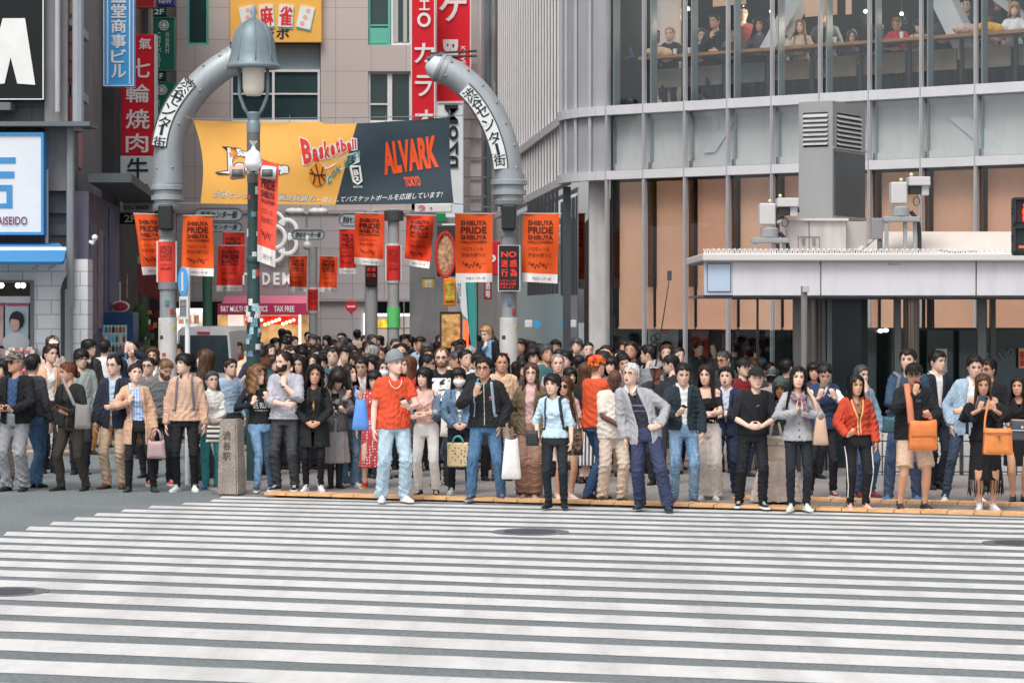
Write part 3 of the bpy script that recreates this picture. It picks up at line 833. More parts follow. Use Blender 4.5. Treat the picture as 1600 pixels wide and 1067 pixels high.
for x in (8, 52):
 mb = MB(); mb.slab([px(x, 197, 41.8), px(x + 8, 197, 41.8), px(x - 6, 208, 41.9), px(x - 12, 208, 41.9)], (0, .05, 0)); mb.build('bracket', paint(60, 66, 70), ka)
mb = MB(); pbox(mb, -420, 378, 70, 408, 42.1, .1); mb.build('dark_band', paint(50, 56, 60), ka)
# its side wall along the street
mb = MB(); lslab(mb, 42, 52, 4.4, 14, -.35, .4); mb.build('side_wall', M(S(120, 118, 120, 1.15), rough=.7, var=.15, vs=1, kind='dirty', name='render'), ka)
mb = MB(); lslab(mb, 42.2, 44.2, 4.9, 7.2, -.3, .04); mb.build('translucent_panel', M(S(172, 92, 88, 1.1), rough=.4, var=.12, vs=2, name='red_panel'), ka)
mb = MB(); lslab(mb, 42.3, 44.2, 7.4, 8.5, -.3, .04); mb.build('lit_window', M(S(225, 180, 130, 1), rough=.4, var=.3, vs=2, emit=.25, name='lit_window'), ka)
mb = MB(); lslab(mb, 42.2, 44.4, 7.25, 7.4, -.2, .2); lslab(mb, 42.2, 44.4, 6.1, 6.25, -.2, .2); mb.build('sill', paint(160, 158, 158), ka)
mb = MB(); lslab(mb, 42.15, 49, .0, 4.4, 0, .4); mb.build('poster_wall', M(S(96, 92, 112, 1.15), rough=.6, var=.35, vs=1.2, kind='dirty', c2=S(130, 118, 128, 1.2), name='mural'), ka)
mb = MB(); lslab(mb, 46.3, 47.6, 2.2, 4.3, .02, .04); mb.build('blue_poster', paint(40, 78, 130, 1.1), ka)
for k, (d0, d1, z0, z1, c) in enumerate(((42.5, 43.6, 1.9, 3.9, (120, 112, 132)), (43.9, 45.0, 2.0, 3.8, (142, 128, 136)), (45.2, 46.1, 2.1, 3.7, (88, 96, 124)))):
 mb = MB(); lslab(mb, d0, d1, z0, z1, .02, .04); mb.build('poster', M(S(*c, 1.15), rough=.6, var=.4, vs=2.5, name='poster'), ka)
mb = MB(); mb.slab([LW(42.1, 4.55), LW(50, 4.55), LW(50, 4.55, .75), LW(42.1, 4.55, .75)], (0, 0, .16)); mb.build('canopy', paint(70, 78, 82, 1.1), ka)
mb = MB(); p = px(141, 378, 41.7); mb.tube([p, p + Vector((.06, -.1, -.03)), p + Vector((.1, -.12, .05))], .03, 8, round_=True); mb.ball(p + Vector((.1, -.12, .07)), .055, 8, 6); mb.build('wall_lamp', paint(228, 230, 232, 1.3), ka)
# dark restaurant front further along the street
rf = thing('restaurant_front', 'dark restaurant front with red awning and string lights past the vending machine', 'shop front')
mb = MB(); lslab(mb, 49, 74, 0, 14, -.1, .5); mb.build('wall', M(S(62, 60, 62, 1.1), rough=.8, var=.4, vs=1.2, name='dark_wall'), rf)
mb = MB(); pbox(mb, 178, 330, 262, 560, 60, .3); mb.build('front', M(S(52, 40, 40, 1.1), rough=.8, var=.5, vs=1.6, name='dark_wall'), rf)
mb = MB(); mb.slab([px(196, 404, 55), px(252, 425, 57), px(252, 470, 57), px(196, 452, 55)], (0, .1, 0)); mb.build('awning', M(S(110, 30, 34, 1.15), rough=.7, var=.25, vs=2, name='awning'), rf)
mb = MB(); mb.slab([px(192, 392, 54.6), px(256, 414, 57.6), px(256, 424, 57.6), px(192, 404, 54.6)], (0, .1, 0)); mb.build('fascia', paint(150, 140, 138, 1.1), rf)
for k in range(9):
 mb = MB(); mb.ball(px(186 + (k % 2) * 3, 362 + k * 12.5, 52), .035, 6, 5); mb.build('bulb', glow(255, 235, 200, 3), rf)
mb = MB(); pbox(mb, 193, 428, 199, 466, 52.2, .06); mb.build('upright_board', M(S(210, 160, 150, 1.1), rough=.6, var=.4, vs=6, name='board'), rf)
for k in range(26):
 x, y = random.uniform(200, 250), random.uniform(476, 535); w, h = random.uniform(3, 11), random.uniform(3, 12)
 c = random.choice([(190, 60, 50), (60, 90, 60), (220, 150, 60), (200, 195, 180), (40, 60, 90), (120, 50, 45), (90, 120, 70)])
 mb = MB(); pbox(mb, x, y, x + w, y + h, 56 + random.uniform(-1, 2), .1); mb.build('signboard', M(S(*c, 1.0), rough=.6, var=.4, vs=9, emit=.15 if k % 4 == 0 else 0, name='board'), rf)
mb = MB(); mb.ball(px(218, 505, 53), (.2, .2, .42), 10, 8); mb.build('bush', M(S(60, 95, 50, 1.0), rough=.9, var=.5, vs=12, bump=1, bs=20, name='leaves'), rf)
random.seed(17)
for k, (x, y, w, h, d, c, s_) in enumerate(((200, 338, 12, 40, 56, (196, 60, 50), '居酒屋'), (216, 352, 10, 34, 58, (225, 205, 120), 'カラオケ'), (228, 430, 9, 30, 59, (60, 110, 70), '薬局'), (180, 440, 7, 40, 50, (210, 205, 196), '焼鳥'), (640, 345, 16, 30, 60, (220, 90, 60), '寿司'), (722, 338, 10, 46, 57, (60, 70, 110), '喫茶店'), (742, 350, 12, 30, 60, (214, 206, 190), '本店'), (660, 436, 18, 14, 61, (200, 170, 60), '食堂'), (756, 438, 12, 30, 55, (150, 40, 50), '酒場'))):
 o = thing('hanging_sign', f'small {("red", "yellow", "green", "white", "orange", "navy", "cream", "wide yellow", "dark red")[k]} hanging shop sign deep in the street', 'sign')
 mb = MB(); pbox(mb, x, y, x + w, y + h, d, .15, 0, .01); mb.build('board', M(S(*c, 1.1), rough=.5, var=.08, name='sign_board'), o)
 mb = MB()
 (vtext if h > w else ptext)(mb, s_, x + w * .2, y + h * .08, x + w * .8, y + h * .92, d - .02, 0, .02); mb.build('lettering', paint(*((30, 28, 30) if sum(c) > 480 else (230, 228, 224))), o)
 mb = MB(); pbox(mb, x - 1, y - 2, x + w + 1, y, d, .05); mb.build('bracket', paint(70, 72, 74), o)
# ------------------------------------------------------------------ hanging signs
def signbox(name, label, x0, y0, x1, y1, d, col, frame=None, t=.25, emit=.02, cat='sign'):
 o = thing(name, label, cat, (0, 0, 0))
 mb = MB(); pbox(mb, x0, y0, x1, y1, d, t, 0, .02)
 mb.build('board', M(S(*col, 1.2 if max(col) > 70 else .8), rough=.55, var=.04, emit=emit, spec=.3, name='sign_board'), o)
 if frame:
  f = 1.6; mb = MB()
  for r in ((x0, y0, x0 + f, y1), (x1 - f, y0, x1, y1), (x0 + f, y1 - f, x1 - f, y1), (x0 + f, y0, x1 - f, y0 + f)): pbox(mb, *r, d - .03, .05)
  mb.build('frame', paint(*frame), o)
 return o
def letter(o, m, *items, **kw):
 mb = MB()
 for it in items: (vtext if it[0] == 'v' else ptext)(mb, *it[1:], **kw)
 return mb.build('lettering', m, o)
ink = paint(28, 30, 32, 1.0); whp = paint(236, 236, 234, 1.35); grp = paint(205, 208, 208, 1.3)
o = signbox('black_billboard', 'black billboard with part of a huge white letter in a white frame', -150, -80, 68, 156, 41.9, (22, 30, 32), (215, 215, 215), .35, 0)
mb = MB(); dd = 41.88
for poly in ([(4, 29), (39, 29), (55, 133), (27, 131), (16.5, 90)], [(4, 29), (16.5, 90), (7, 131), (-22, 133)]):
 mb.slab([px(x, y, dd) for x, y in poly], (0, .004, 0))
mb.build('lettering', whp, o)
o = signbox('drugstore_sign', 'white drugstore sign with blue border and dark red capitals', -160, 207, 68, 367, 41.6, (216, 220, 226), None, .4, .0)
mb = MB()
for r in ((-160, 207, 68, 211.5), (64, 211.5, 68, 362.5), (-160, 362.5, 68, 367)): pbox(mb, *r, 41.57, .45)
for r in ((-20, 246, 24, 255), (-24, 268, 22, 278), (-24, 289, 19, 298), (10, 298, 19, 318), (-24, 318, 19, 325)): pbox(mb, *r, 41.585, .03)
mb.build('blue_border', paint(66, 146, 204, 1.0), o)
letter(o, paint(120, 32, 62, 1.1), ('h', 'KAISEIDO', -12, 338.5, 42.5, 351.5, 41.58))
aw = thing('blue_awning', 'blue sloping shop awning under the white drugstore sign', 'awning')
mb = MB(); mb.slab([px(-420, 377, 41.9), px(92, 380, 41.9), px(99, 386, 41.4), px(-420, 386, 41.4)], (0, 0, -.05)); mb.slab([px(-420, 392, 41.35), px(103, 391, 41.35), px(100, 407, 40.7), px(96, 409, 40.6), px(-420, 408, 40.6)], (0, .03, -.05)); mb.build('canvas', paint(62, 134, 190, 1.0, .8), aw)
mb = MB(); mb.slab([px(-420, 386, 41.38), px(103, 386, 41.38), px(103, 391.5, 41.36), px(-420, 391.5, 41.36)], (0, .1, 0)); mb.build('rail', paint(205, 206, 210), aw)
for x in (70, 95):
 mb = MB(); mb.tube([px(x, 408, 40.8), px(x - 18, 420, 41.8)], .03, 6); mb.build('arm', pipe, aw)
o = signbox('blue_sign', 'blue vertical sign with white characters and white side stripes', 161, -60, 209, 135, 44, (62, 148, 208), (200, 205, 210))
mb = MB(); pbox(mb, 167, -60, 169, 131, 43.99, .02); pbox(mb, 201.5, -60, 203.5, 131, 43.99, .02); mb.build('stripe', whp, o)
letter(o, whp, ('v', '皿堂商事ビル', 174, -18, 196.5, 123, 43.985), bold=.03)
o = signbox('red_restaurant_sign', 'tall red grill restaurant sign with white lower part', 190, 54, 242.5, 243, 50, (196, 22, 42), None)
mb = MB(); pbox(mb, 187.5, 243.5, 239.5, 331, 50, .25, 0, .02); mb.build('white_board', M(S(196, 200, 202, 1.2), rough=.5, var=.05, name='sign_board'), o)
mb = MB(); pbox(mb, 241, 54, 243.5, 243, 49.97, .3); mb.build('frame', paint(190, 190, 190), o)
letter(o, whp, ('h', '氣', 217, 60, 236, 77, 49.98), ('h', '七', 207, 92, 234, 121, 49.98), ('h', '輪', 197, 132, 233, 160, 49.98), ('h', '焼', 197, 171, 233, 201, 49.98), ('h', '肉', 197, 209, 231, 238, 49.98), bold=.02)
letter(o, ink, ('h', '牛', 199, 247, 231, 280, 49.98), ('h', '繁', 198, 285, 231, 317, 49.98), bold=.02)
letter(o, ink, ('h', 'GYU SHIGE', 193, 321.5, 233, 328, 49.98), bold=.02)
o = signbox('floor_sign', 'black floor number sign below the red grill sign', 187, 333, 240, 350, 50.1, (34, 36, 40)); letter(o, whp, ('h', '2F', 194, 335.5, 212, 347.5, 50.08), bold=.02)
o = signbox('green_sign', 'green vertical parlour sign with white emblem at the top', 237, 27, 273, 111, 60, (20, 96, 78), (60, 110, 95))
mb = MB()
def rings_emblem(mb, cx, cy, d):
 c = px(cx, cy, d)
 for k in range(6):
  a = k * PI / 3; q = c + Vector((math.cos(a), 0, math.sin(a))) * .06
  mb.tube([q + Vector((math.cos(t), 0, math.sin(t))) * .065 for t in np.linspace(0, 2 * PI, 12)], .009, 4)
rings_emblem(mb, 256, 40, 59.97); mb.build('emblem', whp, o)
letter(o, grp, ('v', 'ニューパーラー', 246, 51, 251.5, 106, 59.98), ('v', '渋谷西村', 258, 50, 264.5, 84, 59.98), bold=.0)
o = signbox('green_sign', 'lower green vertical sign half hidden by the left gate arch', 240, 128, 272, 215, 60, (20, 96, 78)); mb = MB(); rings_emblem(mb, 253, 141, 59.97); mb.build('emblem', whp, o)
letter(o, grp, ('v', 'パーラー', 243, 156, 250, 205, 59.98), bold=.0)
o = signbox('floor_sign', 'small green floor number sign above the upper green parlour sign', 237, 12, 260, 25.5, 60, (18, 70, 60)); letter(o, whp, ('h', '2F', 241, 14.5, 256, 23, 59.98), bold=.02)
o = signbox('floor_sign', 'small green floor number sign between the two green parlour signs', 243, 112, 260, 126, 60, (18, 70, 60)); letter(o, whp, ('h', '1F', 245, 115, 254, 123.5, 59.98), bold=.02)
o = signbox('red_sign', 'red brown sign cut off by the top edge beside the blue sign', 211, -60, 241, 12, 52, (150, 42, 42), (180, 60, 50))
o = signbox('navy_sign', 'navy blue sign cut off by the top edge above the green signs', 245, -60, 273, 10, 60, (48, 58, 120)); letter(o, grp, ('h', 'NEW', 248, 0, 268, 6, 59.98))
cw = thing('cream_wall_panel', 'narrow cream wall strip behind the vertical signs on the left', 'wall')
mb = MB(); pbox(mb, 205, -60, 236, 330, 53, .3); mb.build('wall', M(S(150, 140, 130, 1.15), rough=.8, var=.2, vs=2, kind='dirty', name='render'), cw)
mb = MB(); pbox(mb, 224, -60, 231, 330, 52.9, .05); mb.build('dark_strip', paint(70, 74, 76), cw)
mb = MB(); pbox(mb, 160, 130, 186, 340, 51.5, .3); mb.build('lower_wall', M(S(112, 108, 108, 1.1), rough=.8, var=.2, vs=2, kind='dirty', name='render'), cw)
for x in (167, 175, 183):
 mb = MB(); mb.tube([px(x, -40, 51.2), px(x, 340, 51.2)], .04, 6); mb.build('pipe', paint(90, 90, 92), cw)
# karaoke signs
for k, (x0, x1, yb, d, lab) in enumerate(((642, 680, 191, 63, 'left one of two tall red karaoke signs with white border'), (681, 736, 160, 64, 'right one of two tall red karaoke signs with white border'))):
 o = signbox('red_karaoke_sign', lab, x0, -60, x1, yb, d, (202, 26, 42), (232, 228, 222), .3)
 if k == 0:
  letter(o, whp, ('h', 'O', 652, 20, 673, 43, d - .04), ('h', 'エ', 655, 1, 671, 16, d - .04), ('h', 'カ', 648, 68, 678, 98, d - .04), ('h', 'ラ', 649, 118, 674, 150, d - .04), ('h', 'オ', 648, 172, 676, 200, d - .04), bold=.025)
 else:
  letter(o, whp, ('h', 'ケ', 687, -8, 728, 33, d - .04), bold=.025)
  mb = MB()
  a = px(692, 62, d - .04); b = px(692, 118, d - .04); c = px(716, 62, d - .04)
  fit_text(mb, 'BIG', a + (c - a), b - a, a - c, 0, .05)
  a = px(720, 73, d - .04); b = px(720, 113, d - .04); c = px(727, 73, d - .04); fit_text(mb, 'KARAOKE', a + (c - a), b - a, a - c, 0, .01)
  mb.build('lettering', whp, o)
o = signbox('white_tower_sign', 'tall white vertical sign with black sideways letters behind the right gate arch', 682, 160, 724, 340, 63, (214, 220, 222), (190, 195, 200))
mb = MB(); d = 62.96; a = px(694, 164, d); b = px(694, 262, d); c = px(716, 164, d); fit_text(mb, 'Mo2u', a + (c - a), b - a, a - c, 0, .02); mb.build('lettering', ink, o)
o = signbox('round_mirror_sign', 'round red and grey sign behind the right gate arch', 699, 96, 728, 118, 60, (150, 160, 160), None, .1)
mb = MB(); mb.tube([px(671, 84, 62), px(745, 80, 62)], .03, 6); mb.tube([px(671, 89, 62), px(745, 88, 62)], .03, 6); mb.build('bracket', paint(60, 62, 66), o)
# lower signs in the street, right half
o = signbox('white_shop_sign', 'white shop sign with red letters under the basketball banner', 648, 318, 706, 332, 58, (225, 224, 220)); letter(o, redm, ('h', 'ラ・', 653, 321, 675, 330, 57.98), bold=.04)
o = signbox('exit_sign', 'small green sign beside the twisted orange flag', 682, 333, 696, 347, 58, (30, 130, 80))
o = signbox('white_shop_sign', 'pale sign box below the small green sign', 690, 350, 712, 364, 57, (205, 214, 218))
o = signbox('red_shop_sign', 'wide red shop sign with white letters behind the right gate column', 703, 377, 782, 430, 52, (190, 30, 48)); letter(o, whp, ('h', 'Go to', 708, 392, 775, 410, 51.98), bold=.03)
o = signbox('food_sign', 'round ramen bowl picture sign behind an orange flag', 683, 352, 712, 432, 50, (70, 66, 64), None, .1)
mb = MB(); mb.ball(px(696, 398, 49.95), (.19, .05, .45), 16, 10); mb.build('picture', M(S(190, 140, 110, 1.2), rough=.6, var=.7, vs=14, name='food'), o)
mb = MB(); mb.tube([px(696, 398, 49.9) + Vector((.2 * math.cos(t), 0, .46 * math.sin(t))) for t in np.linspace(0, 2 * PI, 24)], .03, 5); mb.build('rim', redm, o)
o = signbox('menu_board', 'orange and yellow noodle menu board beside the teal pennant', 693, 435, 712, 478, 49, (225, 130, 40), None, .1)
mb = MB(); pbox(mb, 696, 440, 710, 470, 48.97, .04); mb.build('picture', M(S(225, 160, 60, 1.2), rough=.6, var=.8, vs=9, name='food'), o)
o = signbox('food_poster', 'large framed food poster at street level behind the boy', 687, 487, 722, 545, 47, (90, 66, 50), (60, 56, 52), .12)
mb = MB(); pbox(mb, 690, 491, 719, 543, 46.96, .04); mb.build('picture', M(S(200, 140, 85, 1.2), rough=.6, var=.8, vs=9, emit=.1, name='food'), o)
for k, x in enumerate((725.5, 730.5)):
 mb = MB(); mb.tube([px(x, 500, 46.8), px(x, 552, 46.8)], .022, 6); tag(mb.build('neon_tube', glow(255, 90, 40, 2.0)), ('left of two orange neon tubes beside the food poster', 'right of two orange neon tubes beside the food poster')[k], 'neon tube')
pn = thing('pennant_flag', 'tall teal and white feather flag beside the food poster', 'flag')
for nm, pts, m in (('cloth', [(716, 440), (742, 440), (745, 480), (744, 552), (738, 552), (730, 500)], paint(60, 150, 145, 1.15, .8)), ('white_panel', [(711, 436), (727, 436), (731, 500), (722, 490)], paint(214, 220, 226, 1.25, .8))):
 mb = MB(); mb.slab([px(x, y, 45.6 if nm == 'cloth' else 45.55) for x, y in pts], (0, .02, 0)); mb.build(nm, m, pn)
mb = MB(); mb.tube([px(746, 436, 45.6), px(746, 552, 45.6)], .015, 6); mb.build('pole', paint(40, 42, 44), pn)
letter(pn, ink, ('v', 'NOODLE', 715, 442, 720, 474, 45.53))
o = signbox('notice_board', 'small white and blue notices on the grey wall right of the gate column', 820, 500, 832, 512, 52, (214, 206, 206), None, .05)
mb = MB(); c = px(839, 506, 52); mb.lathe([(.085, 0), (.085, .02)], (0, 0, 0), 20); mb.v[-1] = np.stack([mb.v[-1][:, 0] + c.x, c.y - mb.v[-1][:, 2], mb.v[-1][:, 1] + c.z], 1); mb.build('round_badge', paint(60, 160, 210), o)
gw = thing('grey_side_wall', 'grey wall panel under the slats to the right of the gate', 'wall'); mb = MB(); pbox(mb, 806, 440, 868, 560, 54, .2); mb.build('wall', M(S(128, 138, 140, 1.15), rough=.6, var=.1, vs=1, name='metal_panel'), gw)
# ------------------------------------------------------------------ gate with two curved arms
gm = M(S(172, 178, 182, 1.0), rough=.45, metal=.3, var=.07, vs=2, kind='dirty', c2=S(130, 142, 150, 1.1), name='steel')
gm2 = M(S(150, 155, 158, 1.1), rough=.5, metal=.2, var=.1, vs=3, kind='dirty', name='steel')
DG = 42.0; K = DG / FPX
gate_w = M(S(210, 214, 214, 1.25), rough=.5, var=.05, name='plate_white')
def smooth_path(pts, n=28):
 P = [Vector(p) for p in pts]; P = [P[0] * 2 - P[1]] + P + [P[-1] * 2 - P[-2]]
 out = []
 for i in range(1, len(P) - 2):
  for q in range(n // (len(P) - 3) + 1):
   t = q / (n // (len(P) - 3) + 1)
   a, b, c, d = P[i - 1:i + 3]
   out.append(.5 * ((2 * b) + (c - a) * t + (2 * a - 5 * b + 4 * c - d) * t * t + (3 * b - a - 3 * c + d) * t ** 3))
 return out + [P[-2]]
# signs strapped to the columns
def curved_panel(mb, c, r, y0, y1, d, a0, a1, mi=0, n=10):
 zf = lambda y: CAMZ + (HOR - y) * d / FPX
 A = np.linspace(a0, a1, n); V = []
 for z in (zf(y1), zf(y0)):
  for a in A: V.append((c.x + r * math.sin(a), d - r * math.cos(a), z))
 for z in (zf(y1), zf(y0)):
  for a in A: V.append((c.x + (r - .02) * math.sin(a), d - (r - .02) * math.cos(a), z))
 F = []
 for i in range(n - 1): F += [(i, i + 1, n + i + 1, n + i), (2 * n + i + 1, 2 * n + i, 3 * n + i, 3 * n + i + 1), (i, 2 * n + i, 2 * n + i + 1, i + 1), (n + i, n + i + 1, 3 * n + i + 1, 3 * n + i)]
 F += [(0, n, 3 * n, 2 * n), (n - 1, 3 * n - 1, 4 * n - 1, 2 * n - 1)]
 mb.add(V, F, mi)
def gate_arm(label, path, cx, sgn, rings_y, plate):
 g = thing('gate_arch', label, 'gate arch', (px(cx, 500, DG).x, DG, 0)); g.location = (0, 0, 0)
 pth = smooth_path([px(x, y, DG) for x, y in path])
 n = len(pth)
 mb = MB(); mb.tube(pth, [23.5 * K * (1 - .06 * i / n) for i in range(n)], 20); mb.build('curved_arm', gm, g, True)
 e, e1 = pth[-1], (pth[-1] - pth[-3]).normalized()
 mb = MB()
 for q in (0, .1): mb.tube([e - e1 * (.16 - q), e - e1 * (.10 - q)], 23.5 * K * 1.0, 20)
 mb.build('end_collar', gm, g, True, 30)
 mb = MB(); mb.tube([e - e1 * .02, e + e1 * .12, e + e1 * .2], [21 * K, 18 * K, 9 * K], 16); mb.build('end_lamp', paint(196, 202, 206, 1.1, .35), g, True, 40)
 mb = MB(); mb.tube([e + Vector((-.1 * -sgn, -.1, .2)), e + Vector((.18 * -sgn, -.1, .12))], .05, 8); mb.build('end_floodlight', paint(52, 60, 66), g, True, 40)
 c = px(cx, 0, DG)
 prof = []
 mb = MB()
 zf = lambda y: CAMZ + (HOR - y) * K
 for y, r in rings_y: prof.append((r * K, zf(y)))
 mb.lathe(prof[::-1], (c.x, DG, 0), 24); mb.build('flange', gm, g, True, 30)
 mb = MB(); mb.lathe([(12.5 * K, 0), (12.5 * K, zf(330)), (12 * K, zf(318))], (c.x, DG, 0), 16); mb.build('column', gm2, g, True, 40)
 mb = MB(); mb.lathe([(14.5 * K, zf(600)), (14.5 * K, zf(497)), (13 * K, zf(496.5))], (c.x, DG, 0), 16); mb.build('column_wrap', M(S(196, 194, 192, 1.2), rough=.7, var=.08, vs=4, kind='dirty', name='wrap'), g, True, 40)
 mb = MB(); mb.lathe([(15 * K, zf(452)), (15 * K, zf(442)), (15 * K, zf(441))], (c.x, DG, 0), 16); mb.lathe([(14 * K, zf(370)), (14 * K, zf(361))], (c.x, DG, 0), 16); mb.build('clamp', paint(120, 124, 128), g, True, 30)
 mb = MB(); mb.box((c.x - 11 * K, DG - .34, zf(360)), (c.x + 11 * K, DG - .05, zf(321)), 0, .03); mb.build('loudspeaker', paint(34, 40, 42, 1, .5), g)
 for i in range(3, n - 2, 4):               # bolts and a weld seam on the arm
  t = (pth[i + 1] - pth[i - 1]).normalized(); s = Vector((t.z, 0, -t.x)) * sgn
  for o_ in (-9, 15) if i % 8 == 3 else (17,):
   mb = MB(); mb.ball(pth[i] + s * o_ * K + Vector((0, -math.sqrt(max(.001, (23 * K) ** 2 - (o_ * K) ** 2)), 0)), .026, 8, 5); mb.build('bolt', gm2, g, True)
 for k in range(7):
  mb = MB(); y = 500 + k * 9 - (k % 3) * 22; a = -.9 + .31 * ((k * 5) % 7); curved_panel(mb, c, 14.6 * K, y - 3 - k % 3, y + 3, DG, a - .22, a + .22, 0, 4); mb.build('sticker', M(S(*((214, 212, 206), (190, 70, 60), (90, 130, 150), (60, 62, 66), (226, 200, 90))[k % 5], 1.0), rough=.6, var=.3, vs=30, name='sticker'), g)
 # name plate following the arm
 chars, idx, w0, off = plate
 P = [pth[int(i)] for i in np.linspace(idx[0] * (n - 1), idx[1] * (n - 1), 24)]
 mb = MB(); L_, R_ = [], []
 for i, p in enumerate(P):
  t = (P[min(i + 1, 23)] - P[max(i - 1, 0)]).normalized(); s = Vector((t.z, 0, -t.x)) * sgn      # outward side
  L_.append(p + s * (off + w0) * K + Vector((0, -.26, 0))); R_.append(p + s * (off - w0) * K + Vector((0, -.26, 0)))
 V = [q[:] for q in L_ + R_] + [(q + Vector((0, .1, 0)))[:] for q in L_ + R_]
 F = []
 for i in range(23): F += [(i, i + 1, 25 + i, 24 + i), (i, 48 + i, 49 + i, i + 1), (24 + i, 25 + i, 73 + i, 72 + i)]
 F += [(0, 24, 72, 48), (23, 71, 95, 47)]
 mb.add(V, F); pl = mb.build('name_plate', gate_w, g)
 mb = MB()
 mb.tube([q + Vector((0, -.005, 0)) for q in L_], .012, 5); mb.tube([q + Vector((0, -.005, 0)) for q in R_], .012, 5); mb.build('plate_edge', paint(60, 62, 64), pl)
 mb = MB(); m = len(chars)
 for k, ch in enumerate(chars):
  f = (k + .5) / m * 23; i = int(f)
  p = P[i].lerp(P[min(i + 1, 23)], f - i); t = (P[min(i + 1, 23)] - P[max(i - 1, 0)]).normalized()
  dn = t if t.z < 0 else -t
  rt = Vector((-dn.z, 0, dn.x));
  if rt.x < 0: rt = -rt
  s = Vector((t.z, 0, -t.x)) * sgn
  cc = p + s * off * K + Vector((0, -.265, 0)); h = w0 * .78 * K
  if ch == 'ー': mb.slab([cc - rt * .025 + dn * h, cc + rt * .025 + dn * h, cc + rt * .025 - dn * h, cc - rt * .025 - dn * h], (0, .003, 0))
  else: fit_text(mb, ch, cc - rt * h + dn * h, rt * 2 * h, -dn * 2 * h, 0, .018)
 mb.build('lettering', ink, pl)
 return g, c
RY = [(272, 23), (281, 23), (282.5, 27), (289, 27), (290, 22), (297, 22), (298, 26), (305, 26), (306, 21), (313, 21), (314, 24), (320, 22), (324, 13)]
gL, cL = gate_arm('left curved steel arm of the street gate with a white name plate', [(264, 296), (264, 232), (277, 184), (304, 143), (336, 113), (370, 92)], 262, -1, [(y + 8, r) for y, r in RY], ('街ータンセ谷渋', (.20, .66), 11.5, 12.5))
gR, cR = gate_arm('right curved steel arm of the street gate with a white name plate', [(794, 288), (789, 240), (773, 192), (748, 151), (716, 121), (684, 105)], 795, 1, [(y, r + 1.5) for y, r in RY], ('街ータンセ谷渋', (.13, .70), 11.5, -10.0))
o = thing('column_sign', 'black strapped sign with red characters on the right gate column', 'sign')
mb = MB(); pbox(mb, 779, 384, 812, 454, DG - .24, .05); mb.build('board', paint(30, 30, 34, 1), o)
mb = MB()
for r in ((778, 383, 779.5, 455), (811.5, 383, 813, 455), (779.5, 383, 811.5, 384), (779.5, 454, 811.5, 455)): pbox(mb, *r, DG - .25, .07)
mb.build('frame', paint(190, 190, 192), o)
letter(o, M(S(235, 60, 45, 1.2), rough=.5, var=.02, emit=.1, name='sign_red'), ('h', 'NO', 783, 393, 807, 402, DG - .245), ('h', '迷', 783, 406, 793.5, 417, DG - .245), ('h', '惑', 797, 406, 807.5, 417, DG - .245), ('h', '行', 783, 420, 793.5, 432, DG - .245), ('h', '為', 797, 420, 807.5, 432, DG - .245), ('h', 'ハロウィンは', 782, 437, 806, 440.5, DG - .245), ('h', '節度ある行動', 782, 442, 806, 445.5, DG - .245), ('h', 'しましょう', 782, 447, 803, 450.5, DG - .245), bold=.035)
def red_panel(label, cx, y0, y1, r, d, col, dark=(120, 25, 25)):
 o = thing('column_panel', label, 'sign'); c = px(cx, 0, d)
 mb = MB(); curved_panel(mb, c, r, y0, y1, d, -1.2, 1.2); mb.build('panel', M(S(*col, 1.2), rough=.5, var=.06, vs=4, name='panel'), o)
 mb = MB(); zf = lambda y: CAMZ + (HOR - y) * d / FPX
 for s_ in (-1, 1): mb.tube([(c.x + s_ * r * .98, d - r * .2, zf(y0 - 1)), (c.x + s_ * r * .98, d - r * .2, zf(y1 + 1))], .022, 6)
 mb.lathe([(r * .9, zf(y1 + 4)), (r * .95, zf(y1))], (c.x, d, 0), 14); mb.lathe([(r * .9, zf(y0)), (r * .9, zf(y0 - 3))], (c.x, d, 0), 14)
 mb.build('side_rail', paint(205, 206, 208), o)
 mb = MB(); h = y1 - y0; w = r * FPX / d * .62
 bend = lambda P: np.stack([P[:, 0], d - np.sqrt(np.maximum((r + .004) ** 2 - (P[:, 0] - c.x) ** 2, 0)), P[:, 2]], 1)
 for k, (s_, a, b) in enumerate((('SHIBUYA', .1, .2), ('PRIDE', .21, .32), ('SHIBUYA', .33, .42), ('HALLOWEEN', .43, .48), ('ハロウィン', .55, .62), ('渋谷の誇り', .64, .72))):
  ptext(mb, s_, cx - w, y0 + h * a, cx + w, y0 + h * b, d, 0, .02, 0, bend)
 mb.build('lettering', paint(*dark), o); return o
red_panel('red wrapped panel with dark lettering on the left gate column', 261, 378, 440, 14.5 * K, DG, (222, 72, 58))
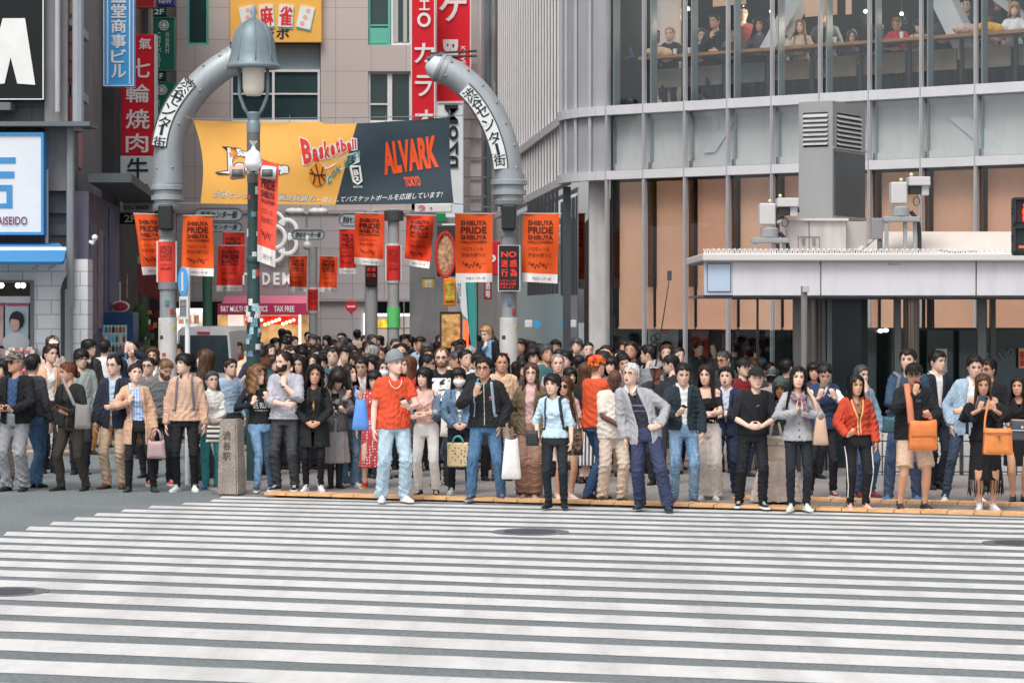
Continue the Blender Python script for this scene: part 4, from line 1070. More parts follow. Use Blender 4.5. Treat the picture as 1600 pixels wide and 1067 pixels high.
# ------------------------------------------------------------------ orange street flags
def flag(label, corners, d, col, wavy=.05, band=.13, seed=0, txt=(70, 18, 20), rod=True, name='street_flag', twist=0.0):
 """corners TL TR BR BL in photo pixels; cloth with folds, white hem band, lettering"""
 o = thing(name, label, 'flag', (0, 0, 0), 0, 'orange street flags on the lamp columns')
 rr = np.random.RandomState(seed); ph = rr.uniform(0, 6, 6)
 TL, TR, BR, BL = [px(x, y, d) for x, y in corners]
 def surf(u, v, off=0.0):
  p = (TL * (1 - u) + TR * u) * (1 - v) + (BL * (1 - u) + BR * u) * v
  y = 1.5 * wavy * (.3 + v) * (math.sin(5.2 * u + 2.2 * v + ph[0]) + .45 * math.sin(11 * u - 4 * v + ph[1]) + .35 * math.sin(7 * v + ph[2]))
  y += twist * math.sin((u + v) * 5 + ph[3]) * (.2 + v)
  sag = .012 * math.sin(PI * u) * (1 - v)
  return Vector((p.x, p.y + y - off, p.z - sag))
 def sheet(v0, v1, nu, nv, m, nm):
  V, F = [], []
  for s_ in (0, 1):
   for j in range(nv + 1):
    for i in range(nu + 1): V.append(surf(i / nu, v0 + (v1 - v0) * j / nv, .004 * s_)[:])
  N = (nu + 1) * (nv + 1)
  for j in range(nv):
   for i in range(nu):
    a = j * (nu + 1) + i; F += [(a, a + 1, a + nu + 2, a + nu + 1), (N + a, N + a + nu + 1, N + a + nu + 2, N + a + 1)]
  return link_mesh(nm, V, F, None, m, o, True)
 sheet(0, 1 - band, 18, 24, M(S(*col, 1.22), rough=.75, var=.06, vs=5, bump=.1, bs=30, name='flag_cloth'), 'cloth')
 if band: sheet(1 - band, 1, 18, 4, M(S(226, 222, 220, 1.25), rough=.8, var=.05, name='flag_cloth'), 'hem_band')
 mb = MB()
 def put(s_, u0, u1, v0, v1, bold=.02, shear=0):
  v, f = text_raw(s_, bold, shear)
  lo, hi = v.min(0), v.max(0); t = (v - lo) / np.maximum(hi - lo, 1e-6)
  mb.add([surf(u0 + (u1 - u0) * a, v1 + (v0 - v1) * b, .012)[:] for a, b in t[:, :2]], f)
 b = 1 - band
 for s_, v0, v1, bo in (('SHIBUYA', .09, .165, .03), ('PRIDE', .185, .285, .035), ('SHIBUYA', .305, .375, .03), ('HALLOWEEN', .39, .43, .02)): put(s_, .15, .84, v0 * b / .87, v1 * b / .87, bo)
 for s_, u1, v0, v1 in (('ハロウィンも', .75, .48, .54), ('渋谷の誇りに', .82, .565, .63)): put(s_, .16, u1, v0 * b / .87, v1 * b / .87, .005)
 for q in range(5): put('～', .18 + q * .1, .3 + q * .1, (.70 + .015 * (q % 3)) * b / .87, (.76 + .02 * ((q * 2) % 3)) * b / .87, .0)
 put('SHIBUYA', .68, .84, .72 * b / .87, .735 * b / .87, .0)
 mb.build('lettering', paint(*txt), o)
 if band:
  mb = MB(); put('渋谷センター街', .28, .82, 1 - band * .62, 1 - band * .28, .02, .3); mb.build('hem_lettering', paint(50, 55, 62), o)
 if rod:
  mb = MB(); mb.tube([TL + (TL - TR) * .02, TR + (TR - TL) * .06], .012, 6); mb.build('rod', paint(170, 170, 172), o)
 return o
OR = (250, 96, 24); ORD = (214, 46, 28); ORM = (246, 82, 26)
flag('outermost orange flag on the left of the left gate column, hanging slanted', [(209, 334), (252, 335), (256, 428), (224, 430)], DG, OR, .06, seed=1)
flag('orange flag on the right of the left gate column', [(286, 337), (332, 337), (334, 432), (284, 430)], DG, OR, .05, seed=2)
flag('dark red flag half hidden above another red flag beside the green lamp post', [(348, 363), (382, 363), (382, 430), (348, 430)], 54, ORD, .05, seed=3, band=.0)
flag('dark red flag hanging in front of another red flag beside the green lamp post', [(341, 384), (382, 384), (378, 455), (337, 455)], 50, ORD, .07, seed=4)
flag('small orange flag far back on the left of a thin post', [(452, 400), (480, 400), (478, 456), (452, 455)], 60, ORM, .05, seed=5)
flag('small orange flag far back on the right of a thin post', [(500, 400), (528, 401), (526, 457), (498, 456)], 60, ORM, .05, seed=6)
flag('red orange flag partly covered by the flag under the middle of the banner', [(530, 358), (556, 358), (556, 428), (530, 428)], 54, ORD, .04, seed=7)
flag('orange flag under the middle of the basketball banner', [(555, 333), (601, 334), (599, 416), (553, 412)], 47, ORM, .05, seed=8)
flag('twisted dark orange flag below the right end of the basketball banner', [(635, 336), (679, 337), (671, 420), (632, 414)], 47, (226, 62, 24), .06, seed=9, twist=.14)
flag('big orange flag on the left of the right gate column', [(711, 334), (770, 334), (769, 441), (712, 441)], DG, OR, .03, seed=10)
flag('big orange flag on the right of the right gate column', [(817, 334), (874, 334), (871, 443), (815, 440)], DG, OR, .03, seed=11)
flag('orange flag glimpsed between the dark rails beside the glass corner', [(893, 334), (914, 334), (913, 452), (893, 450)], 50, (236, 92, 40), .03, seed=12)  # a reflection in the shop glass, modelled as a hanging flag
flag('long coral banner with slanted top on the green lamp post', [(404, 246), (436, 256), (430, 418), (402, 408)], 32.3, (228, 84, 66), .02, seed=13, band=.16, name='lamp_post_flag', rod=False)
# further posts in the street
def street_post(label, x, d, r, ytop, col=(150, 152, 152)):
 o = thing('street_post', label, 'post', (px(x, 0, d).x, d, 0));
 zf = lambda y: CAMZ + (HOR - y) * d / FPX
 mb = MB(); mb.lathe([(r, 0), (r, zf(ytop)), (r * .7, zf(ytop) + .02)], (0, 0, 0), 14); mb.build('pole', paint(*col), o, True, 40)
 return o, zf
o, zf = street_post('grey post carrying the flags below the middle of the banner', 615, 47, .11, 328)
mb = MB(); mb.lathe([(.19, zf(345)), (.19, zf(330)), (.12, zf(328))], (0, 0, 0), 14); mb.build('lamp_head', paint(60, 64, 66), o, True, 40)
mb = MB(); mb.lathe([(.13, zf(512)), (.13, zf(480))], (0, 0, 0), 14); mb.build('green_sticker', paint(90, 190, 110), o)
red_panel('red wrapped panel on the post below the banner', 615, 384, 438, .145, 47, (205, 45, 40))
o, zf = street_post('grey post with a dark caged sign left of the middle flag', 580, 52, .14, 330)
o = signbox('column_sign', 'small dark sign with red characters on the caged post', 571, 415, 589, 448, 51.8, (42, 22, 24), None, .05); letter(o, paint(220, 50, 40), ('h', '迷', 573, 418, 579, 424, 51.78), ('h', '惑', 581, 418, 587, 424, 51.78), ('h', '行', 573, 427, 579, 433, 51.78), ('h', '為', 581, 427, 587, 433, 51.78), bold=.03)
o, zf = street_post('dark green post behind the orange flag of the left gate column', 324, 50, .10, 345, (55, 92, 72))
o, zf = street_post('thin grey post between the two small far flags', 489, 60, .11, 385)
red_panel('red panel on the thin far post', 489, 452, 485, .14, 60, (205, 45, 45))
ovm = M(S(178, 188, 192, 1.2), rough=.4, var=.06, name='sign_grey')
def oval(label, x0, y0, x1, y1, d, s_='渋谷センター街'):
 o = thing('oval_street_sign', label, 'sign'); a, b = px(x0, y1, d), px(x1, y0, d); r = (b.z - a.z) / 2; cz = (a.z + b.z) / 2
 pts = [(a.x + r - r * math.cos(t), cz + r * math.sin(t)) for t in np.linspace(-PI / 2, PI / 2, 9)] + [(b.x - r + r * math.cos(t), cz + r * math.sin(t)) for t in np.linspace(PI / 2, -PI / 2, 9)]
 mb = MB(); mb.slab([(p, d, q) for p, q in pts], (0, .12, 0)); mb.build('plate', ovm, o)
 mb = MB(); mb.tube([(p, d - .01, q) for p, q in pts + pts[:1]], .02, 5); mb.build('rim', paint(110, 116, 120), o)
 mb = MB(); ptext(mb, s_, x0 + (x1 - x0) * .1, y0 + (y1 - y0) * .25, x1 - (x1 - x0) * .1, y1 - (y1 - y0) * .22, d - .015, 0, .03, .3); mb.build('lettering', ink, o)
oval('upper grey oval street name sign beside the left gate column', 304, 325, 379, 345, 55); oval('lower grey oval street name sign beside the left gate column', 312, 347, 378, 362, 58)
oval('small grey oval street name sign beside the flower emblem', 456, 359, 507, 374, 60); oval('grey oval street name sign half hidden by the middle flags', 530, 333, 578, 353, 55)
for x0, x1, d in ((452, 475, 61), (487, 506, 61)):
 pass
cl = thing('cloud_lamp', 'white rounded street lamp cluster under the banner', 'lamp'); mb = MB()
for x in (456, 466, 492, 502): mb.ball(px(x, 331, 61), (.18, .18, .1), 12, 7)
mb.build('globe', M(S(225, 225, 225, 1.25), rough=.5, var=.03, name='lamp_glass'), cl, True); mb = MB(); mb.tube([px(450, 334, 61), px(508, 334, 61)], .05, 8); mb.tube([px(479, 334, 61), px(479, 356, 61)], .03, 8); mb.build('bracket', paint(140, 142, 146), cl)
cc = thing('dome_camera', 'small white dome camera under the oval sign beside the emblem', 'camera'); c = px(480, 384, 60); mb = MB(); mb.ball(c, .11, 12, 8); mb.tube([c, c + Vector((0, 0, .25))], .04, 8); mb.build('housing', paint(215, 215, 215), cc, True)
ne = thing('no_entry_sign', 'round red no entry sign on a thin pole far down the street', 'road sign', (px(549, 0, 60).x, 60, 0))
z = CAMZ + (HOR - 479) * 60 / FPX
mb = MB(); mb.lathe([(.145, 0), (.145, .015)], (0, 0, 0), 24); v = mb.v[-1]; mb.v[-1] = np.stack([v[:, 0], -v[:, 2] - .04, v[:, 1] + z], 1); mb.build('disc', paint(205, 34, 44), ne)
mb = MB(); mb.box((-.1, -.062, z - .022), (.1, -.056, z + .022)); mb.build('bar', whp, ne)
mb = MB(); mb.lathe([(.03, 0), (.03, z + .1)], (0, 0, 0), 10); mb.build('pole', paint(170, 172, 174), ne)
# ------------------------------------------------------------------ basketball banner between the gate arms
bn = thing('basketball_banner', 'wide yellow and dark slate basketball banner strung between the gate arms', 'banner')
bc = [px(x, y, 41.4) for x, y in ((302, 188), (703, 183), (709, 318), (313, 318))]
def bsurf(u, v, off=0.0):
 p = (bc[0] * (1 - u) + bc[1] * u) * (1 - v) + (bc[3] * (1 - u) + bc[2] * u) * v
 y = .045 * math.sin(9 * u + 2 * v) + .03 * math.sin(21 * u - 3 * v + 1) * (1 - .5 * v) + .03 * math.sin(6 * v + 5 * u)
 p = p + Vector((0, y - off, 0))
 p.z -= .10 * math.sin(PI * u) * (1 - v) * (.6 if u < .5 else 1) + .02 * math.sin(PI * u) * v
 p.x += .10 * math.sin(PI * v) * (1 - u) ** 6 - .03 * math.sin(PI * v) * u ** 6
 return p
def bpx(x, y):           # photo pixel on the banner to (u, v)
 v = (y - 186) / (318 - 186.0)
 l, r = 302 + 11 * v, 703 + 6 * v
 return (x - l) / (r - l), v
split = lambda v: .637 - .105 * v
def bsheet(ua, ub, m, nm, n=46):
 V, F = [], []
 for s_ in (0, 1):
  for j in range(19):
   v = j / 18; a, b = ua(v), ub(v)
   for i in range(n + 1): V.append(bsurf(a + (b - a) * i / n, v, .005 * s_)[:])
 N = 19 * (n + 1)
 for j in range(18):
  for i in range(n):
   a = j * (n + 1) + i; F += [(a, a + 1, a + n + 2, a + n + 1), (N + a, N + a + n + 1, N + a + n + 2, N + a + 1)]
 return link_mesh(nm, V, F, None, m, bn, True)
bsheet(lambda v: 0, split, M(S(255, 190, 92, 1.2), rough=.7, var=.04, vs=3, bump=.1, bs=20, name='banner_cloth'), 'yellow_cloth')
bsheet(split, lambda v: 1, M(S(40, 56, 66, 1.15), rough=.7, var=.08, vs=3, bump=.1, bs=20, name='banner_cloth'), 'slate_cloth')
def bput(mb, s_, q, mi=0, bold=.02, shear=0, off=.014, grow=0):
 """text mapped on the quad q = TL TR BR BL of photo pixels, laid on the cloth"""
 v, f = text_raw(s_, bold, shear); lo, hi = v.min(0), v.max(0); t = (v - lo) / np.maximum(hi - lo, 1e-6)
 q = [np.array(p, float) for p in q]; P = []
 for a, b in t[:, :2]:
  p = (q[3] * (1 - a) + q[2] * a) * (1 - b) + (q[0] * (1 - a) + q[1] * a) * b
  P.append(bsurf(*bpx(*p), off)[:])
 mb.add(P, f, mi)
def bpoly(mb, pts, mi=0, off=.012):
 V = [bsurf(*bpx(*p), off)[:] for p in pts]
 c = np.mean(V, 0); n = len(V)
 mb.add(V + [tuple(c)], [(i, (i + 1) % n, n) for i in range(n)], mi)
orange = paint(240, 84, 24, 1.25); silver = paint(200, 214, 216, 1.25)
mb = MB(); bput(mb, 'ALVARK', [(597, 219), (684, 212), (688, 262), (601, 271)], 0, .05, -.08); bput(mb, 'TOKYO', [(631, 275), (656, 274), (659, 290), (634, 291)], 0, .04, -.1); mb.build('lettering', orange, bn)
mb = MB()
for k, (ch, q) in enumerate(zip('Basketball', [((468, 211), (486, 217), (488, 252), (475, 254)), ((488, 229), (497, 228), (499, 249), (490, 250)), ((498, 227), (505, 225), (507, 245), (500, 247)), ((506, 214), (515, 216), (517, 241), (508, 243)), ((516, 221), (523, 219), (525, 237), (518, 240)), ((524, 211), (530, 211), (533, 234), (527, 236)), ((532, 211), (541, 213), (543, 231), (534, 233)), ((542, 217), (549, 216), (550, 229), (544, 231)), ((550, 211), (552.5, 211), (553.5, 229), (551, 229)), ((554, 212), (556.5, 212), (557.5, 228), (555, 228))])):
 bput(mb, ch, q, 0, .045, 0, .022); bput(mb, ch, [(x + dx, y + dy) for (x, y), dx, dy in zip(q, (-1.6, 1.6, 1.6, -1.6), (-1.6, -1.6, 1.6, 1.6))], 1, .09, 0, .017)
mb.build('title_lettering', [paint(206, 44, 34, 1.15), silver], bn)
mb = MB(); bpoly(mb, [(500, 256), (530, 240), (562, 231), (562, 249), (530, 262), (512, 284)], 0, .012); bpoly(mb, [(500, 256), (530, 240), (548, 234), (520, 256), (505, 264)], 1, .016); mb.build('swoosh', [paint(188, 205, 204, 1.2), paint(232, 190, 170, 1.2)], bn)
mb = MB()
for k, ch in enumerate('CONQUEST.'):
 t = k / 8.0; x = 512 + 52 * t; y = 279 - 46 * t ** .75; h = 12 - 1.5 * t
 bput(mb, ch, [(x, y - h * .5), (x + (6 if ch != '.' else 2), y - h * .5 - 3), (x + (6.5 if ch != '.' else 2.4), y + h * .5 - 3), (x + .5, y + h * .5)] if ch != '.' else [(x, y + 2), (x + 2, y + 2), (x + 2, y + 4), (x, y + 4)], 0, .04, .1, .022)
mb.build('subtitle_lettering', paint(70, 130, 125, 1.15), bn)
mb = MB(); cx, cy, r = 496.5, 270.5, 14.5
bpoly(mb, [(cx + r * .92 * math.cos(t), cy + r * 1.25 * math.sin(t)) for t in np.linspace(0, 2 * PI, 26)[:-1]], 0, .022)
def bline(mb, pts, w, mi, off):
 mb.tube([bsurf(*bpx(*p), off) for p in pts], w, 5, mi)
bline(mb, [(cx - 12.5, cy - 3), (cx, cy + 1), (cx + 12.5, cy - 1)], .012, 1, .026); bline(mb, [(cx - 3, cy - 17), (cx + 1, cy), (cx + 4, cy + 17)], .012, 1, .026)
bline(mb, [(cx - 11, cy - 9), (cx - 4, cy + 2), (cx - 7, cy + 14)], .012, 1, .026); bline(mb, [(cx + 9, cy - 12), (cx + 5, cy + 1), (cx + 11, cy + 9)], .012, 1, .026)
mb.build('ball_emblem', [paint(244, 150, 44, 1.2), paint(60, 34, 22, 1)], bn)
mb = MB(); bline(mb, [(548, 257), (562, 256), (565, 280), (559, 285), (553, 281), (548, 257)], .022, 0, .02); bput(mb, 'B', [(552, 261), (560, 260.5), (561, 270), (553, 270.5)], 0, .04); bput(mb, '2', [(553, 272), (561, 271.5), (561.5, 279), (554, 279.5)], 0, .04); bput(mb, 'LEAGUE', [(552, 287), (566, 287), (566, 290.5), (552, 290.5)], 0, .02); mb.build('league_emblem', whp, bn)
def btilt(q, g): return [(x + dx * g, y + dy * g) for (x, y), dx, dy in zip(q, (-1, 1, 1, -1), (-1, -1, 1, 1))]
mb = MB()
for s_, q, bo in (('R', ((351, 228), (362, 228), (362, 270), (353, 270)), .05), ('Sun', ((366, 229), (388, 232), (388, 243), (366, 241)), .06), ('ockers', ((362, 246), (451, 250), (451, 274), (362, 268)), .06)):
 bput(mb, s_, q, 0, bo, .0, .022)
 bput(mb, s_, btilt(q, 1.6), 1, bo + .05, 0, .016)
bpoly(mb, [(341, 226), (366, 228), (362, 234), (351, 234)], 1, .018); bpoly(mb, [(329, 268), (352, 264), (358, 271), (336, 272)], 1, .018); bpoly(mb, [(335, 268.5), (352, 266), (356, 270)], 0, .024)
mb.build('team_lettering', [paint(226, 230, 234, 1.3), paint(30, 34, 40, 1)], bn)
mb = MB(); bpoly(mb, [(360.5 + (10 if k % 2 == 0 else 3.6) * math.cos(k * PI / 8), 237 + (12 if k % 2 == 0 else 4) * math.sin(k * PI / 8)) for k in range(16)], 0, .028); mb.build('sun_emblem', paint(248, 150, 50, 1.2), bn)
mb = MB(); s1 = '渋谷センター街は正義全員賞の'; s2 = '一環としてバスケットボールを応援しています!'
bput(mb, s1, [(332, 297), (492, 304), (492, 314), (331, 308)], 0, .05, .25); bput(mb, s2, [(494, 306), (693, 299), (692, 309), (493, 315)], 0, .04, .25)
mb2 = MB(); bput(mb2, s1, btilt([(332, 297), (492, 304), (492, 314), (331, 308)], .7), 0, .09, .25, .010); mb2.build('slogan_outline', ink, bn)
mb.build('slogan_lettering', whp, bn)
mb = MB()
for k in range(9):
 u = k / 8
 p = bsurf(min(u, .999), 0); mb.tube([p, p + Vector((0, 0, .12))], .006, 4)
mb.tube([px(282, 180, DG), px(302, 187, 41.4), px(703, 182, 41.4), px(752, 178, DG)], .008, 5); mb.tube([px(262, 318, DG), px(313, 318, 41.4)], .008, 5); mb.tube([px(709, 318, 41.4), px(790, 327, DG)], .008, 5)
mb.build('rope', paint(120, 122, 124), bn)
# ------------------------------------------------------------------ green lamp post with bell lamp and cameras
DL = 32.6; KL_ = DL / FPX; zl = lambda y: CAMZ + (HOR - y) * KL_
lp = thing('street_lamp', 'green lamp post with a bell shaped grey lamp and stickers', 'street lamp', (px(396, 0, DL).x, DL, 0))
bell = M(S(118, 133, 140, 1.12), rough=.5, metal=.25, var=.1, vs=6, kind='dirty', c2=S(96, 108, 114, 1.1), name='painted_metal')
post_m = M(S(44, 72, 72, 1.1), rough=.5, var=.18, vs=6, kind='dirty', c2=S(34, 48, 50, 1), name='painted_metal')
mb = MB(); mb.lathe([(11 * KL_, 0), (11 * KL_, zl(540)), (9.6 * KL_, zl(420)), (9.3 * KL_, zl(285))], n=20); mb.build('pole', post_m, lp, True, 50)
mb = MB(); mb.lathe([(10.5 * KL_, zl(411)), (11.5 * KL_, zl(408)), (11.5 * KL_, zl(403)), (10 * KL_, zl(400))], n=20); mb.build('collar', post_m, lp, True, 40)
mb = MB(); mb.lathe([(10 * KL_, zl(286)), (10.5 * KL_, zl(240)), (10.5 * KL_, zl(222)), (10 * KL_, zl(205))], n=20); mb.build('neck', M(S(110, 112, 112, 1.1), rough=.4, metal=.4, var=.2, vs=8, name='steel'), lp, True, 40)
mb = MB(); mb.lathe([(10.8 * KL_, zl(208)), (10.8 * KL_, zl(192)), (9 * KL_, zl(189)), (11 * KL_, zl(178)), (8 * KL_, zl(175)), (3 * KL_, zl(176))], n=20); mb.build('cup', bell, lp, True, 40)
for s_ in (-1, 1):
 mb = MB(); mb.tube([(s_ * 7 * KL_, 0, zl(182)), (s_ * 15 * KL_, 0, zl(168)), (s_ * 22 * KL_, 0, zl(148)), (s_ * 22 * KL_, 0, zl(108))], [.022, .024, .024, .022], 8); mb.build('yoke_arm', bell, lp, True)
mb = MB(); mb.lathe([(11 * KL_, zl(150)), (14.5 * KL_, zl(147)), (17 * KL_, zl(138)), (17.5 * KL_, zl(106))], n=20); mb.build('lamp_glass', M(S(214, 204, 190, 1.25), rough=.35, var=.06, name='milk_glass'), lp, True, 40)
prof = [(34 * KL_, zl(107)), (42 * KL_, zl(107)), (42.5 * KL_, zl(104)), (37.5 * KL_, zl(98)), (34.5 * KL_, zl(85)), (32.5 * KL_, zl(66)), (28 * KL_, zl(50)), (20 * KL_, zl(39)), (9 * KL_, zl(32)), (5 * KL_, zl(30))]
mb = MB(); mb.lathe(prof, n=32); lsh = mb.build('lamp_shade', bell, lp, True, 40)
mb = MB()
for k in range(8):
 a = k * PI / 4 + .2
 mb.tube([(r * math.cos(a) * 1.0, r * math.sin(a) * 1.0, z) for r, z in prof[3:]], .011, 6)
mb.build('shade_rib', bell, lsh, True)
mb = MB(); mb.lathe([(5 * KL_, zl(31)), (3 * KL_, zl(28)), (5.6 * KL_, zl(20)), (4 * KL_, zl(13)), (.8 * KL_, zl(7))], n=14); mb.build('finial', paint(118, 135, 150), lp, True)
random.seed(3)
for k in range(34):
 y = random.uniform(470, 562) if k > 8 else random.uniform(290, 480); a = random.uniform(-1.2, 1.2); h = random.uniform(2.5, 7); w = random.uniform(.2, .5)
 mb = MB(); curved_panel(mb, Vector((0, 0, 0)), (9.6 if y < 470 else 11.1) * KL_ + .006, y - h, y + h, DL, a - w, a + w, 0, 5)
 for i in range(len(mb.v)): mb.v[i][:, 1] -= DL
 mb.build('sticker', M(S(*random.choice([(214, 214, 210), (225, 226, 226), (150, 190, 195), (200, 70, 60), (235, 235, 235), (90, 130, 150), (40, 44, 48)]), 1.15), rough=.6, var=.35, vs=30, name='sticker'), lp)
def cam_dome(label, x, y, d, r):
 o = thing('dome_camera', label, 'camera', px(x, y, d)); mb = MB()
 mb.lathe([(r * .5, -r * 1.0), (r * .95, -r * .55), (r * 1.1, -.25 * r), (r * 1.1, 0), (r, r * .8), (r * .75, r * 1.4), (r * .3, r * 1.7), (r * .2, r * 2.1)], n=20); mb.build('housing', paint(226, 228, 230, 1.3), o, True, 40)
 mb = MB(); mb.lathe([(r * .1, -r * 1.15), (r * .55, -r * .95), (r * .75, -r * .6)], n=18); mb.build('lens', paint(40, 44, 50, 1, .15), o, True)
 mb = MB()
 for k in range(14): a = k * 2.4; mb.tube([(0, 0, r * 2), (r * .5 * math.cos(a), r * .5 * math.sin(a), r * 2.75)], .004, 4)
 mb.build('bird_spike', paint(190, 190, 190), o)
cam_dome('white dome camera with bird spikes on the green lamp post', 396, 255, DL - .3, 12.5 * KL_)
for x, y, sgn, col, lab in ((371, 270, -1, (190, 150, 130), 'beige box camera on the left of the green lamp post'), (420, 270, 1, (206, 210, 212), 'white box camera on the right of the green lamp post')):
 o = thing('box_camera', lab, 'camera', px(x, y, DL - .3)); mb = MB()
 L0 = Vector((0, -.12, 0)); mb.tube([Vector((-.10, 0, .012 * sgn)), Vector((-.08, 0, .01 * sgn)), Vector((.08, 0, -.01 * sgn)), Vector((.10, 0, -.012 * sgn))], [9 * KL_, 10.5 * KL_, 10.5 * KL_, 9 * KL_], 16); mb.build('housing', paint(*col, 1.2), o, True, 50)
 mb = MB(); mb.tube([Vector((.12 * sgn * -1, 0, 0)), Vector((.2 * sgn * -1, .06, .03))], .03, 8); mb.build('bracket', paint(190, 190, 190), o)
 mb = MB(); mb.tube([Vector((-.08 * sgn, -.1, -.01)), Vector((.06 * sgn, -.1, -.01))], 6 * KL_, 10); mb.build('lens_hood', paint(90, 96, 100), o, True)
# ------------------------------------------------------------------ blue round sign seen nearly edge on, granite bollard
rs = thing('road_sign', 'round blue road sign turned edge on with a white plate below', 'road sign', (px(293, 0, 31.8).x, 31.8, KH), R(-62))
mb = MB(); zz = lambda y: CAMZ - KH + (HOR - y) * 31.8 / FPX
mb.lathe([(.034, 0), (.034, zz(418))], n=12); mb.build('pole', paint(205, 208, 210, 1.3), rs, True, 40)
def disc(mb, r, z, y, t=.012, mi=0):
 mb.lathe([(r, 0), (r, t)], (0, 0, 0), 30, mi); v = mb.v[-1]; mb.v[-1] = np.stack([v[:, 0], -v[:, 2] - y, v[:, 1] + z], 1)
mb = MB(); disc(mb, .195, zz(440), .05); mb.build('disc', paint(120, 180, 226, 1.3), rs)
mb = MB(); disc(mb, .18, zz(440), .063, .003); mb.build('disc_face', paint(84, 158, 220, 1.25), rs);
mb = MB(); mb.box((-.03, -.075, zz(455)), (.03, -.069, zz(425))); mb.build('arrow', whp, rs)
mb = MB(); mb.box((-.15, -.06, zz(499)), (.15, -.048, zz(463))); o = mb.build('plate', paint(222, 222, 220, 1.3), rs)
mb = MB()
for k in range(5): fit_text(mb, '自転車を除く通行', (-.11 + k * .05, -.064, zz(495)), (.03, 0, 0), (0, 0, .24), 0, .01)
mb.build('lettering', paint(60, 64, 90), o)
c = gnd(362, 770, KH)
bl = thing('granite_bollard', 'rough square granite bollard at the kerb corner', 'bollard', (c.x, c.y, KH - .02), R(-18))
bm = bmesh.new(); bmesh.ops.create_cube(bm, size=1)
h = (770 - 652) * c.y / FPX
for v in bm.verts: v.co = Vector((v.co.x * .25 * (1.1 if v.co.z < 0 else .92), v.co.y * .25 * (1.08 if v.co.z < 0 else .92), (v.co.z + .5) * h))
bmesh.ops.bevel(bm, geom=bm.edges[:], offset=.018, segments=2, affect='EDGES'); bmesh.ops.subdivide_edges(bm, edges=bm.edges[:], cuts=5, use_grid_fill=True)
for v in bm.verts: v.co += Vector((math.sin(40 * v.co.z + 9 * v.co.x), math.cos(35 * v.co.z + 13 * v.co.y), 0)) * .0035
mb = MB(); mb.bm(bm); mb.build('stone', M(S(186, 174, 164, .9), rough=.9, var=.25, vs=6, kind='granite', c2=S(104, 96, 92, .9), bump=1.0, bs=55, name='granite'), bl, True, 50)
mb = MB()
for k, ch in enumerate('渋谷駅'): fit_text(mb, ch, (-.06, -.1275, h * (.74 - k * .14)), (.1, 0, 0), (0, 0, .1), 0, .02)
mb.build('carved_lettering', paint(80, 70, 68), bl)
# ------------------------------------------------------------------ canopy building with vent tower on the right
DK = 34.0
cp = thing('canopy_shelter', 'long white canopy of the station entrance with glass below', 'canopy')
cream = M(S(214, 210, 208, 1.0), rough=.5, var=.04, vs=.7, kind='dirty', c2=S(198, 192, 190, 1.2), name='white_panel')
mb = MB(); pbox(mb, 1098, 395.5, 1760, 408, DK - .12, 3.2, 0, .02); mb.build('roof_lip', cream, cp)
for k, (x0, x1) in enumerate(((1145, 1281.5), (1283.5, 1524.5), (1526.5, 1760))):
 mb = MB(); pbox(mb, x0, 408.5, x1, 462, DK, .12, 0, .008); mb.build('fascia_panel', M(S(208, 207, 213, 1.12), rough=.35, var=.035, vs=.6, kind='dirty', c2=S(188, 186, 192, 1.05), name="white_panel"), cp)
mb = MB(); pbox(mb, 1100, 408.5, 1145, 461, DK, .12); mb.build('corner_frame', paint(168, 176, 190), cp)
mb = MB(); pbox(mb, 1106, 413, 1141, 455, DK - .02, .03); mb.build('corner_glass', paint(172, 188, 208, 1.2, .15), cp)
mb = MB(); pbox(mb, 1105, 412, 1142, 456, DK - .012, .01); mb.build('corner_trim', paint(58, 70, 88), cp)
mb = MB(); pbox(mb, 1100, 461, 1760, 465, DK + .06, 3); pbox(mb, 1145, 465, 1760, 468, DK + .5, .1); mb.build('soffit', paint(92, 94, 96), cp)
mb = MB()
for k in range(130):
 x = 1101 + k * 4.1; s_ = (-1) ** k
 a = px(x, 396, DK - .06); mb.tube([a, a + Vector((s_ * .03, -.02, .06))], .006, 4); mb.tube([a, a + Vector((-s_ * .012, .02, .07))], .006, 4)
mb.build('bird_spike', paint(215, 212, 210), cp)
for x0, x1, d, c in ((1240, 1252, 34.4, (86, 86, 84)), (1398, 1408, 34.4, (70, 74, 76)), (1528, 1541, 34.4, (66, 72, 74)), (1284, 1292, 34.6, (74, 82, 84)), (1346, 1356, 35.6, (40, 44, 46)), (1548, 1556, 35.4, (70, 72, 72)), (1290, 1300, 34.6, (84, 90, 92)), (1183, 1185.5, 34.6, (30, 34, 36))):
 mb = MB(); pbox(mb, x0, 465, x1, 790, d, .12); mb.build('post', paint(*c, 1.1, .35), cp)
c = px(1270, 0, 34.9); mb = MB(); mb.lathe([(14 * 34.9 / FPX, 0), (14 * 34.9 / FPX, CAMZ + (HOR - 465) * 34.9 / FPX)], (c.x, c.y, 0), 20); mb.build('round_column', M(S(134, 124, 120, 1.15), rough=.3, metal=.5, var=.12, vs=3, stretch=(4, 4, .4), name='steel'), cp, True, 50)
c = px(1424, 0, 35.6); mb = MB(); mb.lathe([(13 * 35.6 / FPX, 0), (13 * 35.6 / FPX, CAMZ + (HOR - 465) * 35.6 / FPX)], (c.x, c.y, 0), 20); mb.build('round_column', M(S(150, 135, 125, 1.15), rough=.15, metal=.9, var=.1, vs=3, name='steel'), cp, True, 50)
mb = MB(); pbox(mb, 1300, 466, 1346, 790, 35.2, .1); mb.build('dark_panel', paint(48, 60, 66, 1.1, .2), cp)
for x0, x1 in ((1441, 1446), (1449, 1454), (1457, 1460)):
 mb = MB(); pbox(mb, x0, 466, x1, 512, 35.8, .05); mb.build('rail', paint(60, 56, 52), cp)
